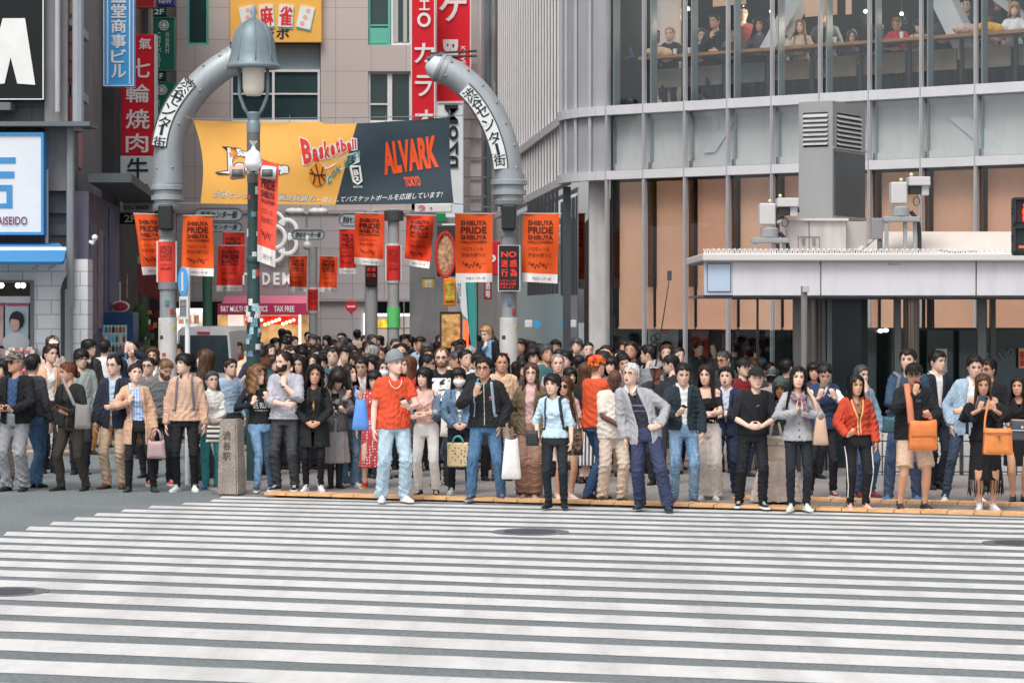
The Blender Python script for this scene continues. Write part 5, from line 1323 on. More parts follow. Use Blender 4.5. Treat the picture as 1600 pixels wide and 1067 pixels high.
mb = MB(); pbox(mb, 1186, 516, 1760, 700, 36.9, .04); mb.build('glass_screen', glass((.62, .68, .68), 1.8, .03), cp)
dkgl = M(S(66, 78, 80, 1.1), rough=.1, var=.5, vs=1.6, stretch=(1, 1, .5), name='dark_window')
mb = MB(); pbox(mb, 1352, 512, 1760, 790, 37.3, .06); mb.build('dark_glass', dkgl, cp)
graf = MB()
random.seed(11)
for k in range(9):
 x = 1540 + k * 5; p = [px(x + random.uniform(-4, 5), 553 + random.uniform(-8, 9), 36.86) for _ in range(4)]
 graf.tube(smooth_path(p, 8), .008, 4)
graf.build('scratched_graffiti', paint(120, 132, 134), cp)
for r, c in (((1462, 545, 1480, 582), (214, 216, 214)), ((1592, 544, 1640, 575), (226, 180, 130))):
 mb = MB(); pbox(mb, *r, 36.8, .03); mb.build('paper_notice', paint(*c, 1.25), cp)
mb = MB(); ptext(mb, '禁煙', 1594, 548, 1606, 572, 36.79, 0, .03); mb.build('notice_lettering', redm, cp)
for x, y in ((1376, 517), (1384, 516)):  # glowing beads imitate lamp reflections on the glass screen
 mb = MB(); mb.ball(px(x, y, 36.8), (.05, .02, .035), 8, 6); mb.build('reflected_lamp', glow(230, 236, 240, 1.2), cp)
mb = MB(); ptext(mb, '駅出入口', 1388, 411, 1407, 414.5, DK - .003, 0, .0); mb.build('lettering', paint(90, 90, 96), cp)
for x in (1250, 1330, 1466):
 mb = MB(); mb.tube(smooth_path([px(x, 391, DK + .3), px(x + 22, 394, DK + .25), px(x + 60, 393, DK + .3)], 12), .012, 6); mb.build('roof_cable', paint(50, 52, 54), cp)
# low white wall with wire fence below
fw = thing('low_wall', 'low white wall under the canopy behind the waiting crowd', 'wall'); mb = MB(); pbox(mb, 1325, 655, 1760, 790, 33.9, .12); mb.build('panel', M(S(196, 194, 192, 1.2), rough=.7, var=.1, vs=1.5, kind='dirty', name='white_panel'), fw)
wf = thing('wire_fence', 'black wire grid fence in front of the low white wall', 'fence'); mb = MB()
for x in range(1322, 1761, 14): pbox(mb, x, 664, x + 1.7, 764, 33.55, .02)
for y in (664, 688, 712, 736, 758): pbox(mb, 1322, y, 1760, y + 1.8, 33.58, .02)
mb.build('mesh_panel', paint(52, 54, 56), wf)
for x in (1324, 1500, 1640):
 mb = MB(); pbox(mb, x, 650, x + 5, 780, 33.6, .05); mb.build('post', paint(60, 62, 64), wf)
# signal pole with fitting under the canopy
sp = thing('steel_pole', 'slim steel pole with a fitting in front of the canopy', 'pole', (px(1256.5, 0, 33).x, 33, KH)); zz = lambda y: CAMZ - KH + (HOR - y) * 33 / FPX
mb = MB(); mb.lathe([(.045, 0), (.045, zz(447))], n=12); mb.build('pole', paint(120, 118, 116, 1.15, .35), sp, True, 40); mb = MB(); mb.box((-.03, -.09, zz(457)), (.06, -.03, zz(446)), 0, .01); mb.build('fitting', paint(170, 170, 170), sp)
# vent tower
vt = thing('vent_tower', 'square stainless vent tower with louvres on the canopy roof', 'vent')
ss = M(S(160, 160, 160, 1.12), rough=.35, metal=.55, var=.08, vs=1.5, stretch=(1, 1, .3), name='stainless'); dk = paint(28, 34, 36, 1)
DV = 35.5
def twx(x, y, d): return px(x, y, d)
f0, f1, f2 = (Vector((p.x, p.y, 0)) for p in (px(1248, 0, DV), px(1301, 0, DV - .25), px(1352, 0, DV + .75)))
zt = lambda y, d=DV: CAMZ + (HOR - y) * d / FPX
def face(mb, a, b, z0, z1, t0=0, t1=1, off=0.0, th=.03, mi=0):
 d = (b - a); n = Vector((d.y, -d.x, 0)).normalized()
 if n.y > 0: n = -n
 p, q = a + d * t0 + n * off, a + d * t1 + n * off
 mb.slab([(p.x, p.y, z0), (q.x, q.y, z0), (q.x, q.y, z1), (p.x, p.y, z1)], -n * th, mi)
back = f0 + (f2 - f1)
mb = MB(); zb, z1_, z2_ = zt(390), zt(178), zt(160)
mb.slab([(p.x, p.y, zt(231)) for p in (f0, f1, f2, back)], (0, 0, zb - zt(231))); mb.slab([(p.x, p.y, z2_) for p in (f0, f1, f2, back)], (0, 0, zt(177) - z2_)); mb.build('body', ss, vt)
mb = MB(); ctr = (f0 + f2) / 2
mb.slab([(ctr + (p - ctr) * .9)[:2] + (zt(177),) if False else ((ctr + (p - ctr) * .9).x, (ctr + (p - ctr) * .9).y, zt(177)) for p in (f0, f1, f2, back)], (0, 0, zt(231) - zt(177))); mb.build('louvre_core', dk, vt)
mb = MB()
for a, b in ((f0, f1), (f1, f2)):
 for t0, t1 in ((0, .13), (.87, 1)): face(mb, a, b, zt(231), zt(177), t0, t1, .0, .05)
mb.build('corner_post', ss, vt)
for a, b in ((f0, f1), (f1, f2)):
 for k in range(7):
  mb = MB(); z = zt(228 - k * 7.2); d = b - a; n = Vector((d.y, -d.x, 0)).normalized(); n = -n if n.y > 0 else n
  p, q = a + d * .14, a + d * .86
  mb.slab([(p + n * .03 + Vector((0, 0, z)))[:], (q + n * .03 + Vector((0, 0, z)))[:], (q - n * .05 + Vector((0, 0, z + .05)))[:], (p - n * .05 + Vector((0, 0, z + .05)))[:]], (0, 0, .018)); mb.build('louvre', paint(176, 178, 178, 1.2, .4), vt)
mb = MB(); face(mb, f1, f2, zt(338), zt(238), .06, .96, .02, .02); mb.build('dark_door', paint(70, 78, 82, 1.0, .3), vt)
mb = MB(); face(mb, f1, f2, zt(234), zt(231), 0, 1, .03, .03); face(mb, f1, f2, zt(342), zt(338), .04, .98, .03, .03); mb.build('door_trim', ss, vt)
cb = thing('roof_cabinet', 'cream steel cabinet with double doors at the foot of the vent tower', 'cabinet')
mb = MB(); pbox(mb, 1229, 344, 1323, 393, DK + .3, .9, 0, .02); mb.build('body', M(S(200, 193, 191, 1.0), rough=.5, var=.05, vs=1, kind='dirty', name='white_panel'), cb)
mb = MB(); pbox(mb, 1323, 346, 1354, 393, DK + .5, .9); mb.build('side_box', paint(176, 172, 170, 1.15), cb)
mb = MB(); pbox(mb, 1226, 341, 1326, 345, DK + .25, 1.0); mb.build('lid', cream, cb)
mb = MB(); pbox(mb, 1263.5, 346, 1265, 390, DK + .29, .02); pbox(mb, 1247, 370, 1281, 371, DK + .29, .02); pbox(mb, 1247, 371, 1248, 389, DK + .29, .02); pbox(mb, 1280, 371, 1281, 389, DK + .29, .02); mb.build('seam', paint(110, 104, 102), cb)
for x in (1256, 1272):
 mb = MB(); pbox(mb, x - 2.5, 373, x + 2.5, 382, DK + .27, .03); mb.build('handle', paint(120, 112, 106), cb)
rp = thing('roof_parapet', 'cream sloped parapet on the canopy roof', 'parapet'); mb = MB()
mb.hexa([px(1335, 396, DK + .4), px(1780, 396, DK + .4), px(1780, 362, DK + .9), px(1376, 362, DK + .9), px(1335, 396, DK + 1.4), px(1780, 396, DK + 1.4), px(1780, 362, DK + 1.4), px(1376, 362, DK + 1.4)]); mb.build('parapet', M(S(206, 196, 188, 1.0), rough=.7, var=.08, vs=1, kind='dirty', c2=S(180, 165, 152, 1.2), name='white_panel'), rp)
mb = MB(); mb.slab([px(1335, 392, DK + .36), px(1376, 360, DK + .86), px(1379, 363, DK + .86), px(1340, 395, DK + .36)], (0, .05, 0)); mb.build('edge_strip', cream, rp)
def roof_camera(label, x, y, d):
 k = d / FPX
 o = thing('traffic_camera', label, 'camera', px(x, y, d)); w = lambda a, b: ((a - x) * k, (y - b) * k)
 def b(x0, y0, x1, y1, y_, t, nm, m, bev=.012):
  mb = MB(); (a0, c0), (a1, c1) = w(x0, y1), w(x1, y0); mb.box((a0, y_, c0), (a1, y_ + t, c1), 0, bev); return mb.build(nm, m, o)
 lt = paint(204, 202, 202, 1.0, .45); md = paint(150, 152, 154, 1.15, .4)
 for xx in (1381, 1411, 1427):
  b(xx, 345, xx + 6, 394, -.1 + (xx - 1381) * .002, .05, 'leg', md)
 b(1379, 339, 1436, 347, -.12, .3, 'base_plate', md)
 mb = MB(); c0 = w(1407, 338); mb.lathe([(14 * k, 0), (14 * k, 13 * k), (12 * k, 15 * k), (8 * k, 16 * k)], (c0[0], 0, c0[1]), 16); mb.build('turntable', md, o, True, 40)
 b(1391, 285, 1416, 319, -.1, .22, 'pan_head', lt, .02)
 b(1418, 277, 1451, 291, -.16, .28, 'camera_hood', lt)
 b(1420, 291, 1437, 304, -.12, .2, 'camera_body', paint(40, 42, 44)); b(1438, 289, 1450, 306, -.1, .12, 'side_unit', lt)
 mb = MB(); c0 = w(1450, 295); mb.lathe([(.04, -.03), (.045, .03)], (0, 0, 0), 12); v = mb.v[-1]; mb.v[-1] = np.stack([v[:, 2] + c0[0], v[:, 0] - .04, v[:, 1] + c0[1]], 1); mb.build('lens', paint(60, 64, 66, 1, .2), o, True, 40)
 mb = MB(); mb.tube([(w(1430, 308)[0], -.06, w(1430, 308)[1])] + [(w(1431 + 5 * math.cos(t), 315 + 7 * math.sin(t))[0], -.06, w(1431, 315 + 7 * math.sin(t))[1]) for t in np.linspace(-1.5, 4.2, 10)], .007, 5); mb.build('cable', paint(36, 36, 38), o)
 mb = MB(); mb.tube(smooth_path([(w(1424, 330)[0], .05, w(1424, 330)[1]), (w(1436, 350)[0], .05, w(1436, 350)[1]), (w(1438, 394)[0], .05, w(1438, 394)[1])], 10), .03, 8); mb.build('conduit', paint(44, 46, 48), o, True)
 b(1361, 341, 1379, 374, -.05, .15, 'junction_box', paint(128, 126, 128)); b(1371, 374, 1379, 394, -.02, .06, 'junction_post', paint(90, 92, 94))
 for xx, yy in ((1408, 281), (1424, 273)):
  mb = MB(); c0 = w(xx, yy); mb.ball((c0[0], 0, c0[1]), .025, 8, 6); mb.build('cap', paint(214, 200, 160), o)
 return o
roof_camera('pan and tilt camera on a steel frame beside the sloped parapet', 1408, 394, DK + .15)
o = roof_camera('pan and tilt camera on a steel frame beside the cream cabinet', 1408, 394, DK + .15); o.location = px(1203, 423 + 4, DK + .15)
for ch in o.children:
 if ch.name.startswith('junction'): bpy.data.objects.remove(ch)
# pedestrian signal at the right edge
tl = thing('pedestrian_signal', 'pedestrian traffic light showing red at the right picture edge', 'traffic light'); d = 30
mb = MB(); pbox(mb, 1584, 308, 1624, 399, d, .18, 0, .03); mb.build('housing', paint(40, 52, 54, 1.05), tl)
for y0, y1, nm, m in ((312, 348, 'red_lens', M(S(60, 44, 48, 1), rough=.3, var=.2, vs=20, name='lens')), (357, 393, 'green_lens', M(S(48, 64, 66, 1), rough=.3, var=.2, vs=20, name='lens'))):
 mb = MB(); pbox(mb, 1589, y0, 1619, y1, d - .01, .03); mb.build(nm, m, tl)
 mb = MB(); pbox(mb, 1586, y0 - 3, 1622, y0, d - .14, .15); pbox(mb, 1586, y0, 1588, y1, d - .12, .13); mb.build('visor', paint(36, 46, 48, 1), tl)
mb = MB(); k = d / FPX
for cx, cy, rx, ry in ((1602, 321, 3, 3.2), (1602, 331, 4.5, 7), (1600, 341, 1.8, 5.5), (1604.5, 341, 1.8, 5.5)): mb.ball(px(cx, cy, d - .03), (rx * k, .012, ry * k), 12, 8)
mb.build('red_figure', glow(255, 60, 30, 3.5), tl)
mb = MB(); mb.ball(px(1594, 386, d - .03), .016, 8, 6); mb.ball(px(1598, 386, d - .03), .016, 8, 6); mb.build('signal_dot', glow(255, 70, 40, 3), tl)
mb = MB()
for y in (325, 332, 368, 374): pbox(mb, 1581, y, 1584, y + 2.5, d + .05, .05)
mb.build('hinge', paint(30, 34, 36, 1), tl)
c = px(1640, 0, d); mb = MB(); mb.lathe([(.06, 0), (.06, 4)], (c.x, d + .1, 0), 12); mb.tube([(c.x, d + .1, 2.9), (c.x - .2, d + .1, 2.9)], .03, 8); mb.build('pole', paint(110, 112, 112), tl, True, 40)
# ------------------------------------------------------------------ vending machine, meat sign, van
vm = thing('vending_machine', 'blue drinks vending machine with rows of bottles', 'vending machine'); d = 45
mb = MB(); pbox(mb, 141, 488, 208, 680, d, .7, 0, .03); mb.build('cabinet', paint(28, 74, 118, 1.1, .35), vm)
mb = MB(); pbox(mb, 145, 508, 198, 585, d - .01, .05); mb.build('display_window', M(S(150, 190, 205, 1.2), rough=.4, var=.15, vs=3, emit=.12, name='display'), vm)
for r in range(4):
 mb = MB(); pbox(mb, 145, 520 + r * 15, 198, 522 + r * 15, d - .06, .06); mb.build('shelf', paint(225, 228, 230, 1.3), vm)
 for k in range(9):
  c = px(149 + k * 5.6, 520 + r * 15, d - .04); col = random.choice([(190, 60, 40), (60, 130, 170), (225, 225, 220), (180, 130, 60), (70, 120, 80), (60, 40, 40), (120, 180, 210)])
  mb = MB(); mb.lathe([(.024, 0), (.026, .08), (.024, .1), (.01, .12), (.01, .135)], c, 8); mb.build('bottle', paint(*col, 1.2), vm, True, 40)
ms = thing('meat_sign', 'oval meat picture sign with red and white board over the vending machine', 'sign'); mb = MB(); c = px(188, 479, 47)
mb.ball(c, (.185, .04, .115), 20, 10); mb.build('rim', paint(222, 216, 214, 1.2), ms, True); mb = MB(); mb.ball(c + Vector((0, -.02, 0)), (.155, .035, .088), 20, 10); mb.build('meat', M(S(180, 60, 70, 1.1), rough=.5, var=.35, vs=12, name='meat'), ms, True)
mb = MB(); pbox(mb, 169, 490, 193, 500, 46.9, .05); mb.build('red_board', redm, ms); mb = MB(); pbox(mb, 193.3, 489, 209, 500, 46.9, .05); mb.build('white_board', whp, ms)
letter(ms, whp, ('h', '七輪焼肉', 171, 492, 191, 498, 46.88), bold=.03); letter(ms, ink, ('h', '牛繁', 195, 491, 207, 498.5, 46.88), bold=.03)
vd = 47.0; vk = vd / FPX
van = thing('parked_van', 'white boxy van with dark rear window behind the crowd', 'van', (px(318, 0, vd).x, vd, 0))
vw = paint(236, 236, 238, 1.4, .3); W = 46 * vk
zv = lambda y: CAMZ + (HOR - y) * vk
def vsec(y, wb, wt, zt_, zm=1.05):
 return [(-wb, y, .35), (wb, y, .35), (wb * 1.0, y, zm), (wt, y, zt_ - .08), (wt * .85, y, zt_), (-wt * .85, y, zt_), (-wt, y, zt_ - .08), (-wb, y, zm)]
top = zv(511)
mb = MB(); mb.rings([vsec(0, W * 1.0, W * .86, top - .02), vsec(.15, W * 1.02, W * .9, top), vsec(3.6, W * 1.02, W * .9, top), vsec(4.2, W * .98, W * .8, 1.2, .9)]); mb.build('body', vw, van)
mb = MB(); mb.slab([(-W * .9, -.012, 1.12), (W * .9, -.012, 1.12), (W * .8, -.006, top - .16), (-W * .8, -.006, top - .16)], (0, .02, 0)); mb.build('rear_window', paint(62, 78, 84, 1, .06), van)
mb = MB(); mb.box((-.12, -.03, top - .13), (.12, 0, top - .09)); mb.build('brake_light', paint(170, 30, 35), van)
for s_ in (-1, 1):
 mb = MB(); mb.box((s_ * W * .98 - .05, -.03, .75), (s_ * W * .98 + .05, .05, 1.15)); mb.build('tail_light', paint(180, 30, 30), van)
 for y in (.8, 3.4):
  mb = MB(); mb.lathe([(.31, -.1), (.31, .1)], (0, 0, 0), 20); v = mb.v[-1]; mb.v[-1] = np.stack([v[:, 2] + s_ * (W - .08), v[:, 0] + y, v[:, 1] + .31], 1); mb.build('wheel', paint(28, 28, 30), van, True, 40)
mb = MB(); mb.tube([(-.3, -.03, 1.15), (.1, -.035, 1.3)], .012, 5); mb.build('wiper', paint(20, 20, 22), van)
mb = MB(); mb.box((-W * .98, -.06, .35), (W * .98, .05, .62), 0, .03); mb.build('bumper', paint(200, 200, 202), van)
# a market rack of colourful goods below the drugstore window
gr = thing('goods_rack', 'rack of pink and red packaged goods under the drugstore window', 'display rack'); mb = MB(); pbox(mb, -140, 545, 52, 700, 41.5, .4); mb.build('rack', paint(150, 140, 140), gr)
random.seed(5)
for k in range(60):
 x = random.uniform(-20, 50); y = 542 + random.uniform(0, 40); c = random.choice([(225, 130, 140), (235, 190, 180), (200, 60, 80), (240, 225, 215), (230, 160, 110), (150, 60, 90)])
 mb = MB(); pbox(mb, x, y, x + random.uniform(3, 7), y + random.uniform(3, 7), 41.3 + random.uniform(0, .12), .08, 0, .005); mb.build('package', M(S(*c, 1.2), rough=.5, var=.3, vs=30, name='package'), gr)
# ------------------------------------------------------------------ people: one builder, every figure posed by itself
ZT_ = np.array([-.118, -.113, -.103, -.09, -.07, -.05, -.025, 0, .025, .055, .08, .098, .11, .1165])
HW_ = np.array([.012, .030, .044, .053, .0625, .068, .0725, .0755, .0765, .0735, .065, .052, .033, .010])
HF_ = np.array([.050, .078, .088, .0905, .091, .0895, .088, .088, .091, .088, .077, .060, .036, .004])
HB_ = np.array([.010, .020, .030, .045, .066, .085, .097, .104, .107, .104, .094, .078, .05, .02])
def hring(z, ph, th=0.0):
 w, f, b = (np.interp(z, ZT_, a) + th for a in (HW_, HF_, HB_))
 c, s_ = np.cos(ph), np.sin(ph)
 return np.sign(s_) * np.abs(s_) ** .93 * w, np.where(c > 0, -f * np.abs(c) ** .93, b * np.abs(c) ** .93)
def face_y(x, z):
 w, f = np.interp(z, ZT_, HW_), np.interp(z, ZT_, HF_)
 return -f * math.sqrt(max(0, 1 - (x / w) ** 2)) ** .93
def head_mesh(mb, lod, smile=0.0, fem=0.0, mouth=0.0):
 ns, nz = ((38, 30), (24, 20), (18, 14))[lod]
 t = np.linspace(0, 2 * PI, ns, endpoint=False); ph = t - .55 * np.sin(t)
 rr = []
 for z in -.118 + (.118 + .1165) * (.5 - .5 * np.cos(np.linspace(0.02, PI, nz))):
  x, y = hring(np.full(ns, z), ph)
  if fem: x = x * (1 - .06 * fem * np.clip((-z - .02) / .08, 0, 1))
  fr = np.clip(np.cos(ph), 0, 1)
  g = lambda cx, cz, sx, sz: np.exp(-((x - cx) / sx) ** 2 - ((z - cz) / sz) ** 2)
  dy = np.zeros(ns)
  dy -= .021 * np.exp(-(x / (.011 + .006 * np.clip((.0 - z) / .03, 0, 1))) ** 2) * np.interp(z, [-.047, -.038, -.03, .0, .018, .03], [0, .75, 1, .42, .12, 0])
  dy += .0085 * (g(-.031, .004, .016, .011) + g(.031, .004, .016, .011))
  dy -= .0045 * (g(-.03, .023, .02, .007) + g(.03, .023, .02, .007))
  dy -= .004 * (g(-.042, -.028, .02, .018) + g(.042, -.028, .02, .018))
  dy -= .005 * g(0, -.064, .022, .010) - .004 * g(0, -.078, .02, .006) + .004 * g(0, -.098, .018, .012)
  y = y + dy * fr
  rr.append(np.stack([x, y, np.full(ns, z)], 1))
 mb.rings(rr, 0)
 for s_ in (-1, 1):
  mb.ball((s_ * .076, .012, -.006), (.010, .019, .030), 8, 6, 0)
  if lod < 2:
   ey = face_y(.031, .004) + .006
   mb.ball((s_ * .031, ey, .004), (.0140, .006, .0052), 10, 6, 2)
   mb.ball((s_ * .031, ey - .0035, .0042), (.0080, .0045, .0056), 8, 6, 3)
   mb.tube([(s_ * .0165, ey - .005, .006), (s_ * .027, ey - .008, .0108), (s_ * .038, ey - .006, .0105), (s_ * .047, ey + .003, .006)], .0030, 5, 3)
   mb.tube([(s_ * .014, face_y(.014, .023) - .006, .021), (s_ * .03, face_y(.03, .026) - .0065, .0265), (s_ * .049, face_y(.049, .022) - .001, .021)], [.0046, .0046, .0028], 5, 4)
  else:
   mb.ball((s_ * .031, face_y(.031, .006) + .004, .006), (.015, .006, .006), 6, 4, 3)
   mb.ball((s_ * .031, face_y(.031, .024) - .001, .024), (.019, .005, .004), 6, 4, 4)
 ly = face_y(0, -.066) - .006
 w = .021 + .007 * smile
 if mouth: mb.ball((0, ly + .003, -.070), (.017, .008, .012), 10, 6, 3)
 for dz, r in ((.0035 + mouth * .008, .0042), (-.0045 - mouth * .014, .005)):
  mb.tube([(-w, ly + .010, -.067 + .006 * smile + dz * .2), (-w * .5, ly + .002, -.067 + dz), (0, ly, -.067 + dz * .9 - .002 * smile), (w * .5, ly + .002, -.067 + dz), (w, ly + .010, -.067 + .006 * smile + dz * .2)], [.0015, r, r, r, .0015], 6, 1)
 if smile > .6:
  mb.ball((0, ly + .001, -.067), (w * .72, .004, .0045), 8, 5, 2)
HAIR = {   # |phi| from the front, lower edge of the hair, per style; then thickness
 'short': ([0, .55, .85, 1.15, 1.4, 1.55, 1.9, 2.2, 3.2], [.066, .064, .05, .03, -.02, .02, .015, -.06, -.075], .012),
 'crop': ([0, .5, .8, 1.1, 1.4, 1.55, 1.9, 2.2, 3.2], [.072, .07, .055, .035, .0, .025, .02, -.045, -.06], .006),
 'reced': ([0, .25, .6, .9, 1.2, 1.45, 1.9, 2.2, 3.2], [.084, .10, .098, .06, .02, .01, .01, -.05, -.07], .008),
 'fringe': ([0, .6, .95, 1.2, 1.5, 1.9, 2.2, 3.2], [.112, .112, .105, .05, .01, .01, -.05, -.07], .008),
 'bowl': ([0, .5, .8, 1.1, 1.5, 1.9, 2.2, 3.2], [.026, .024, .012, -.02, -.035, -.03, -.07, -.085], .02),
 'mop': ([0, .5, .8, 1.1, 1.5, 1.9, 2.2, 3.2], [.045, .036, .03, .0, -.02, -.015, -.075, -.09], .018),
 'bob': ([0, .6, .9, 1.05, 1.25, 3.2], [.034, .028, .0, -.10, -.125, -.135], .02),
 'bangs': ([0, .6, .9, 1.02, 1.15, 3.2], [.026, .022, .0, -.2, -.3, -.33], .017),
 'long': ([0, .4, .84, 1.02, 1.18, 3.2], [.075, .066, .03, -.22, -.34, -.36], .017),
 'long2': ([0, .4, .84, 1.02, 1.18, 3.2], [.075, .062, .03, -.30, -.44, -.46], .02),
 'wavy': ([0, .4, .84, 1.02, 1.18, 3.2], [.075, .06, .03, -.12, -.22, -.25], .034),
 'curly': ([0, .4, .84, 1.02, 1.18, 3.2], [.08, .066, .035, -.15, -.27, -.29], .032),
 'back': ([0, .5, .85, 1.2, 1.45, 1.6, 1.9, 2.2, 3.2], [.07, .066, .045, .02, .01, .015, .0, -.05, -.07], .010),
 'hijab': ([0, .45, .7, .82, 1.0, 3.2], [.062, .05, .0, -.16, -.25, -.27], .022),
 'hat': ([0, 3.2], [.05, .035], .016),
 'beanie': ([0, 1.2, 3.2], [.048, .02, .0], .021),
 'turban': ([0, 1.2, 3.2], [.045, .03, .0], .02),
}
def hair_mesh(mb, style, lod, seed=0, puff=1.0, mi=0, vol=None):
 a, zl, th = HAIR[style]
 th = (vol or th)
 n, m = ((64, 18), (40, 12), (24, 9))[lod]
 rs_ = np.random.RandomState(seed + 11)
 ph = np.linspace(-PI, PI, n, endpoint=False) + PI / n
 hat = style in ('hat', 'beanie', 'turban')
 low = np.interp(np.abs(ph), a, zl)
 long_ = low < -.09
 col = rs_.uniform(-1, 1, n); col = (col + np.roll(col, 1)) / 2
 if not hat: low = low + col * np.where(long_, .03, np.where(np.abs(ph) < 1.0, .020, .009))
 grid = []
 for inner in (0, 1):
  rows = []
  for j in range(m + 1):
   t = j / m
   zz = .1165 + (low - .1165) * (1 - np.cos(t * PI / 2)) ** .8 if not np.any(long_) else np.where(long_, .1165 + (low - .1165) * t ** 1.5, .1165 + (low - .1165) * (1 - math.cos(t * PI / 2)) ** .8)
   zc = np.clip(zz, -.03, .1165)
   thk = th * np.clip((.1165 - zz) / .035, .25, 1)
   if not hat:
    thk = thk * (1 + .22 * col) + .0025 * np.sin(ph * 23 + seed) * (t > .15)
    if style in ('curly', 'wavy'): thk = thk + .011 * np.sin(zz * 75 + ph * 6) * (t > .3) + .006 * np.sin(zz * 140 + ph * 11)
    thk = np.where((np.abs(ph) < .8) & (t > .86), thk * .62, thk)
   if style == 'turban': thk = thk + .004 * np.sin(zz * 160 + ph * 3)
   if inner: thk = np.maximum(thk - (.010 if not hat else .006), .001)
   x, y = hring(zc, ph, thk)
   dn = np.clip(-.03 - zz, 0, 1)
   x = x * (1 + dn * 1.5 * puff * (1 if style not in ('long2', 'bangs', 'long') else .75)); y = np.where(y > 0, y * (1 - dn * .1) + dn * .02, y * (1 - dn * .25) - dn * .10)
   z = zz + (.032 if style == 'beanie' else 0) * np.clip((zz - .05) / .065, 0, 1) + (th if not inner else th - .009) * np.clip((zz - .03) / .085, 0, 1) ** 1.5
   rows.append(np.stack([x, y, z], 1))
  grid.append(rows)
 o, i_ = grid
 if not hat:
  for q in range((260, 110, 36)[lod]):          # locks lying on the hair and breaking its outline
   i = rs_.randint(n); r0 = rs_.randint(1, max(2, m - 3)); ln = rs_.randint(3, m // 2 + 2); dr = rs_.uniform(-.5, .5)
   P = [o[j][int(i + dr * (j - r0)) % n] for j in range(r0, min(m, r0 + ln) + 1)]
   if len(P) < 3: continue
   if r0 + ln >= m: P.append(P[-1] + (P[-1] - P[-2]) * .5 + rs_.uniform(-.006, .006, 3))
   V = []
   for j, p in enumerate(P):
    u = np.array([p[0], p[1], max(p[2], 0) * .8]); u = u / (np.linalg.norm(u) + 1e-6); tt = j / (len(P) - 1)
    d = (P[min(j + 1, len(P) - 1)] - P[max(j - 1, 0)]); w_ = np.cross(u, d); w_ = w_ / (np.linalg.norm(w_) + 1e-6) * (.009 * (1 - tt) ** .7 + .0008) * min(1, .4 + j)
    e_ = p + u * (.001 + (.003 + .005 * ((q * .37) % 1)) * math.sin(PI * tt))
    V += [e_ - w_, e_ + w_]
   mb.add(V, [(2 * j, 2 * j + 1, 2 * j + 3, 2 * j + 2) for j in range(len(P) - 1)], mi)
 mb.rings(o[::-1] if False else o, mi, cap=False)
 mb.rings(i_[::-1], mi, cap=False)
 mb.rings([o[-1], i_[-1]], mi, cap=False)
 mb.add(np.concatenate([o[0]]), [tuple(range(n))], mi)
def limb_dir(a, b): return (b - a).normalized()
def ik(a, t, l1, l2, pole):
 d = t - a; L_ = min(d.length, (l1 + l2) * .995); d = d.normalized(); t = a + d * L_
 k = (l1 * l1 - l2 * l2 + L_ * L_) / (2 * L_); h = math.sqrt(max(0, l1 * l1 - k * k))
 p = pole - d * pole.dot(d); p = p.normalized() if p.length > 1e-5 else d.orthogonal().normalized()
 return a + d * k + p * h, t
V3 = Vector
ARM = {    # wrist (outward, forward -y, up), hand direction, palm normal, elbow pole, curl; x is mirrored for the image-left arm
 'down': ((.25, -.03, .86), (-.05, -.15, -1), (-1, 0, -.1), (.5, 1, 0), .45),
 'downf': ((.23, -.10, .88), (-.1, -.3, -1), (-1, .2, 0), (.6, 1, 0), .5),
 'carry': ((.22, -.08, .93), (0, -.1, -1), (-1, 0, 0), (.5, 1, 0), 1.5),
 'phone': ((.12, -.30, 1.12), (-.55, -.45, .55), (-.2, .55, .8), (.7, .4, -.7), .75),
 'phone_hi': ((.10, -.30, 1.30), (-.35, -.15, 1), (-.1, 1, .1), (.8, .1, -.8), .7),
 'phone_face': ((.07, -.26, 1.40), (-.3, -.05, 1), (0, 1, 0), (.9, .1, -.8), .7),
 'up': ((.05, -.30, 1.60), (-.2, 0, 1), (0, 1, 0), (1, .1, -.4), .7),
 'hip': ((.20, -.10, 1.02), (-.85, -.5, -.15), (-.2, 1, -.2), (1, .6, .1), .35),
 'fold': ((-.07, -.21, 1.15), (-1, .05, .12), (.1, 1, 0), (.9, -.1, -.8), .4),
 'fold2': ((-.05, -.25, 1.10), (-1, .1, -.05), (.1, 1, 0), (.9, -.1, -.8), .5),
 'clasp': ((.085, -.21, .97), (-.85, -.25, -.45), (-.2, 1, .1), (.9, .5, 0), .6),
 'clasp_hi': ((.09, -.24, 1.10), (-.9, -.3, -.1), (-.2, 1, .1), (.9, .4, -.4), .6),
 'pray': ((.040, -.23, 1.22), (-.10, -.05, 1), (-1, 0, -.1), (.9, -.1, -.8), .05),
 'chin': ((.03, -.19, 1.34), (-.1, .35, 1), (-.3, 1, .0), (.7, -.1, -.9), .9),
 'camera': ((.085, -.26, 1.04), (-.8, -.4, .15), (-.5, .3, .7), (.9, .5, -.3), .9),
 'pocket': ((.185, -.06, .92), (-.2, -.2, -1), (-1, 0, 0), (.9, .7, 0), .3),
 'strap': ((.10, -.17, 1.25), (-.3, .1, 1), (-.2, 1, 0), (.9, .1, -.7), 1.3),
 'across': ((-.02, -.24, 1.02), (-.9, -.2, .1), (0, 1, .2), (.9, .4, -.4), .6),
 'hand_up': ((.0, -.18, 1.44), (.1, .25, 1), (0, 1, 0), (.9, 0, -.7), .25),
 'read': ((.10, -.27, 1.07), (-.5, -.6, .3), (-.3, .35, .9), (.8, .5, -.4), .55),
}
SKIN = {'fair': (230, 190, 172), 'asian': (226, 188, 167), 'tan': (206, 158, 132), 'brown': (150, 98, 74), 'dark': (92, 58, 46), 'pale': (238, 200, 184)}
_sk = {}
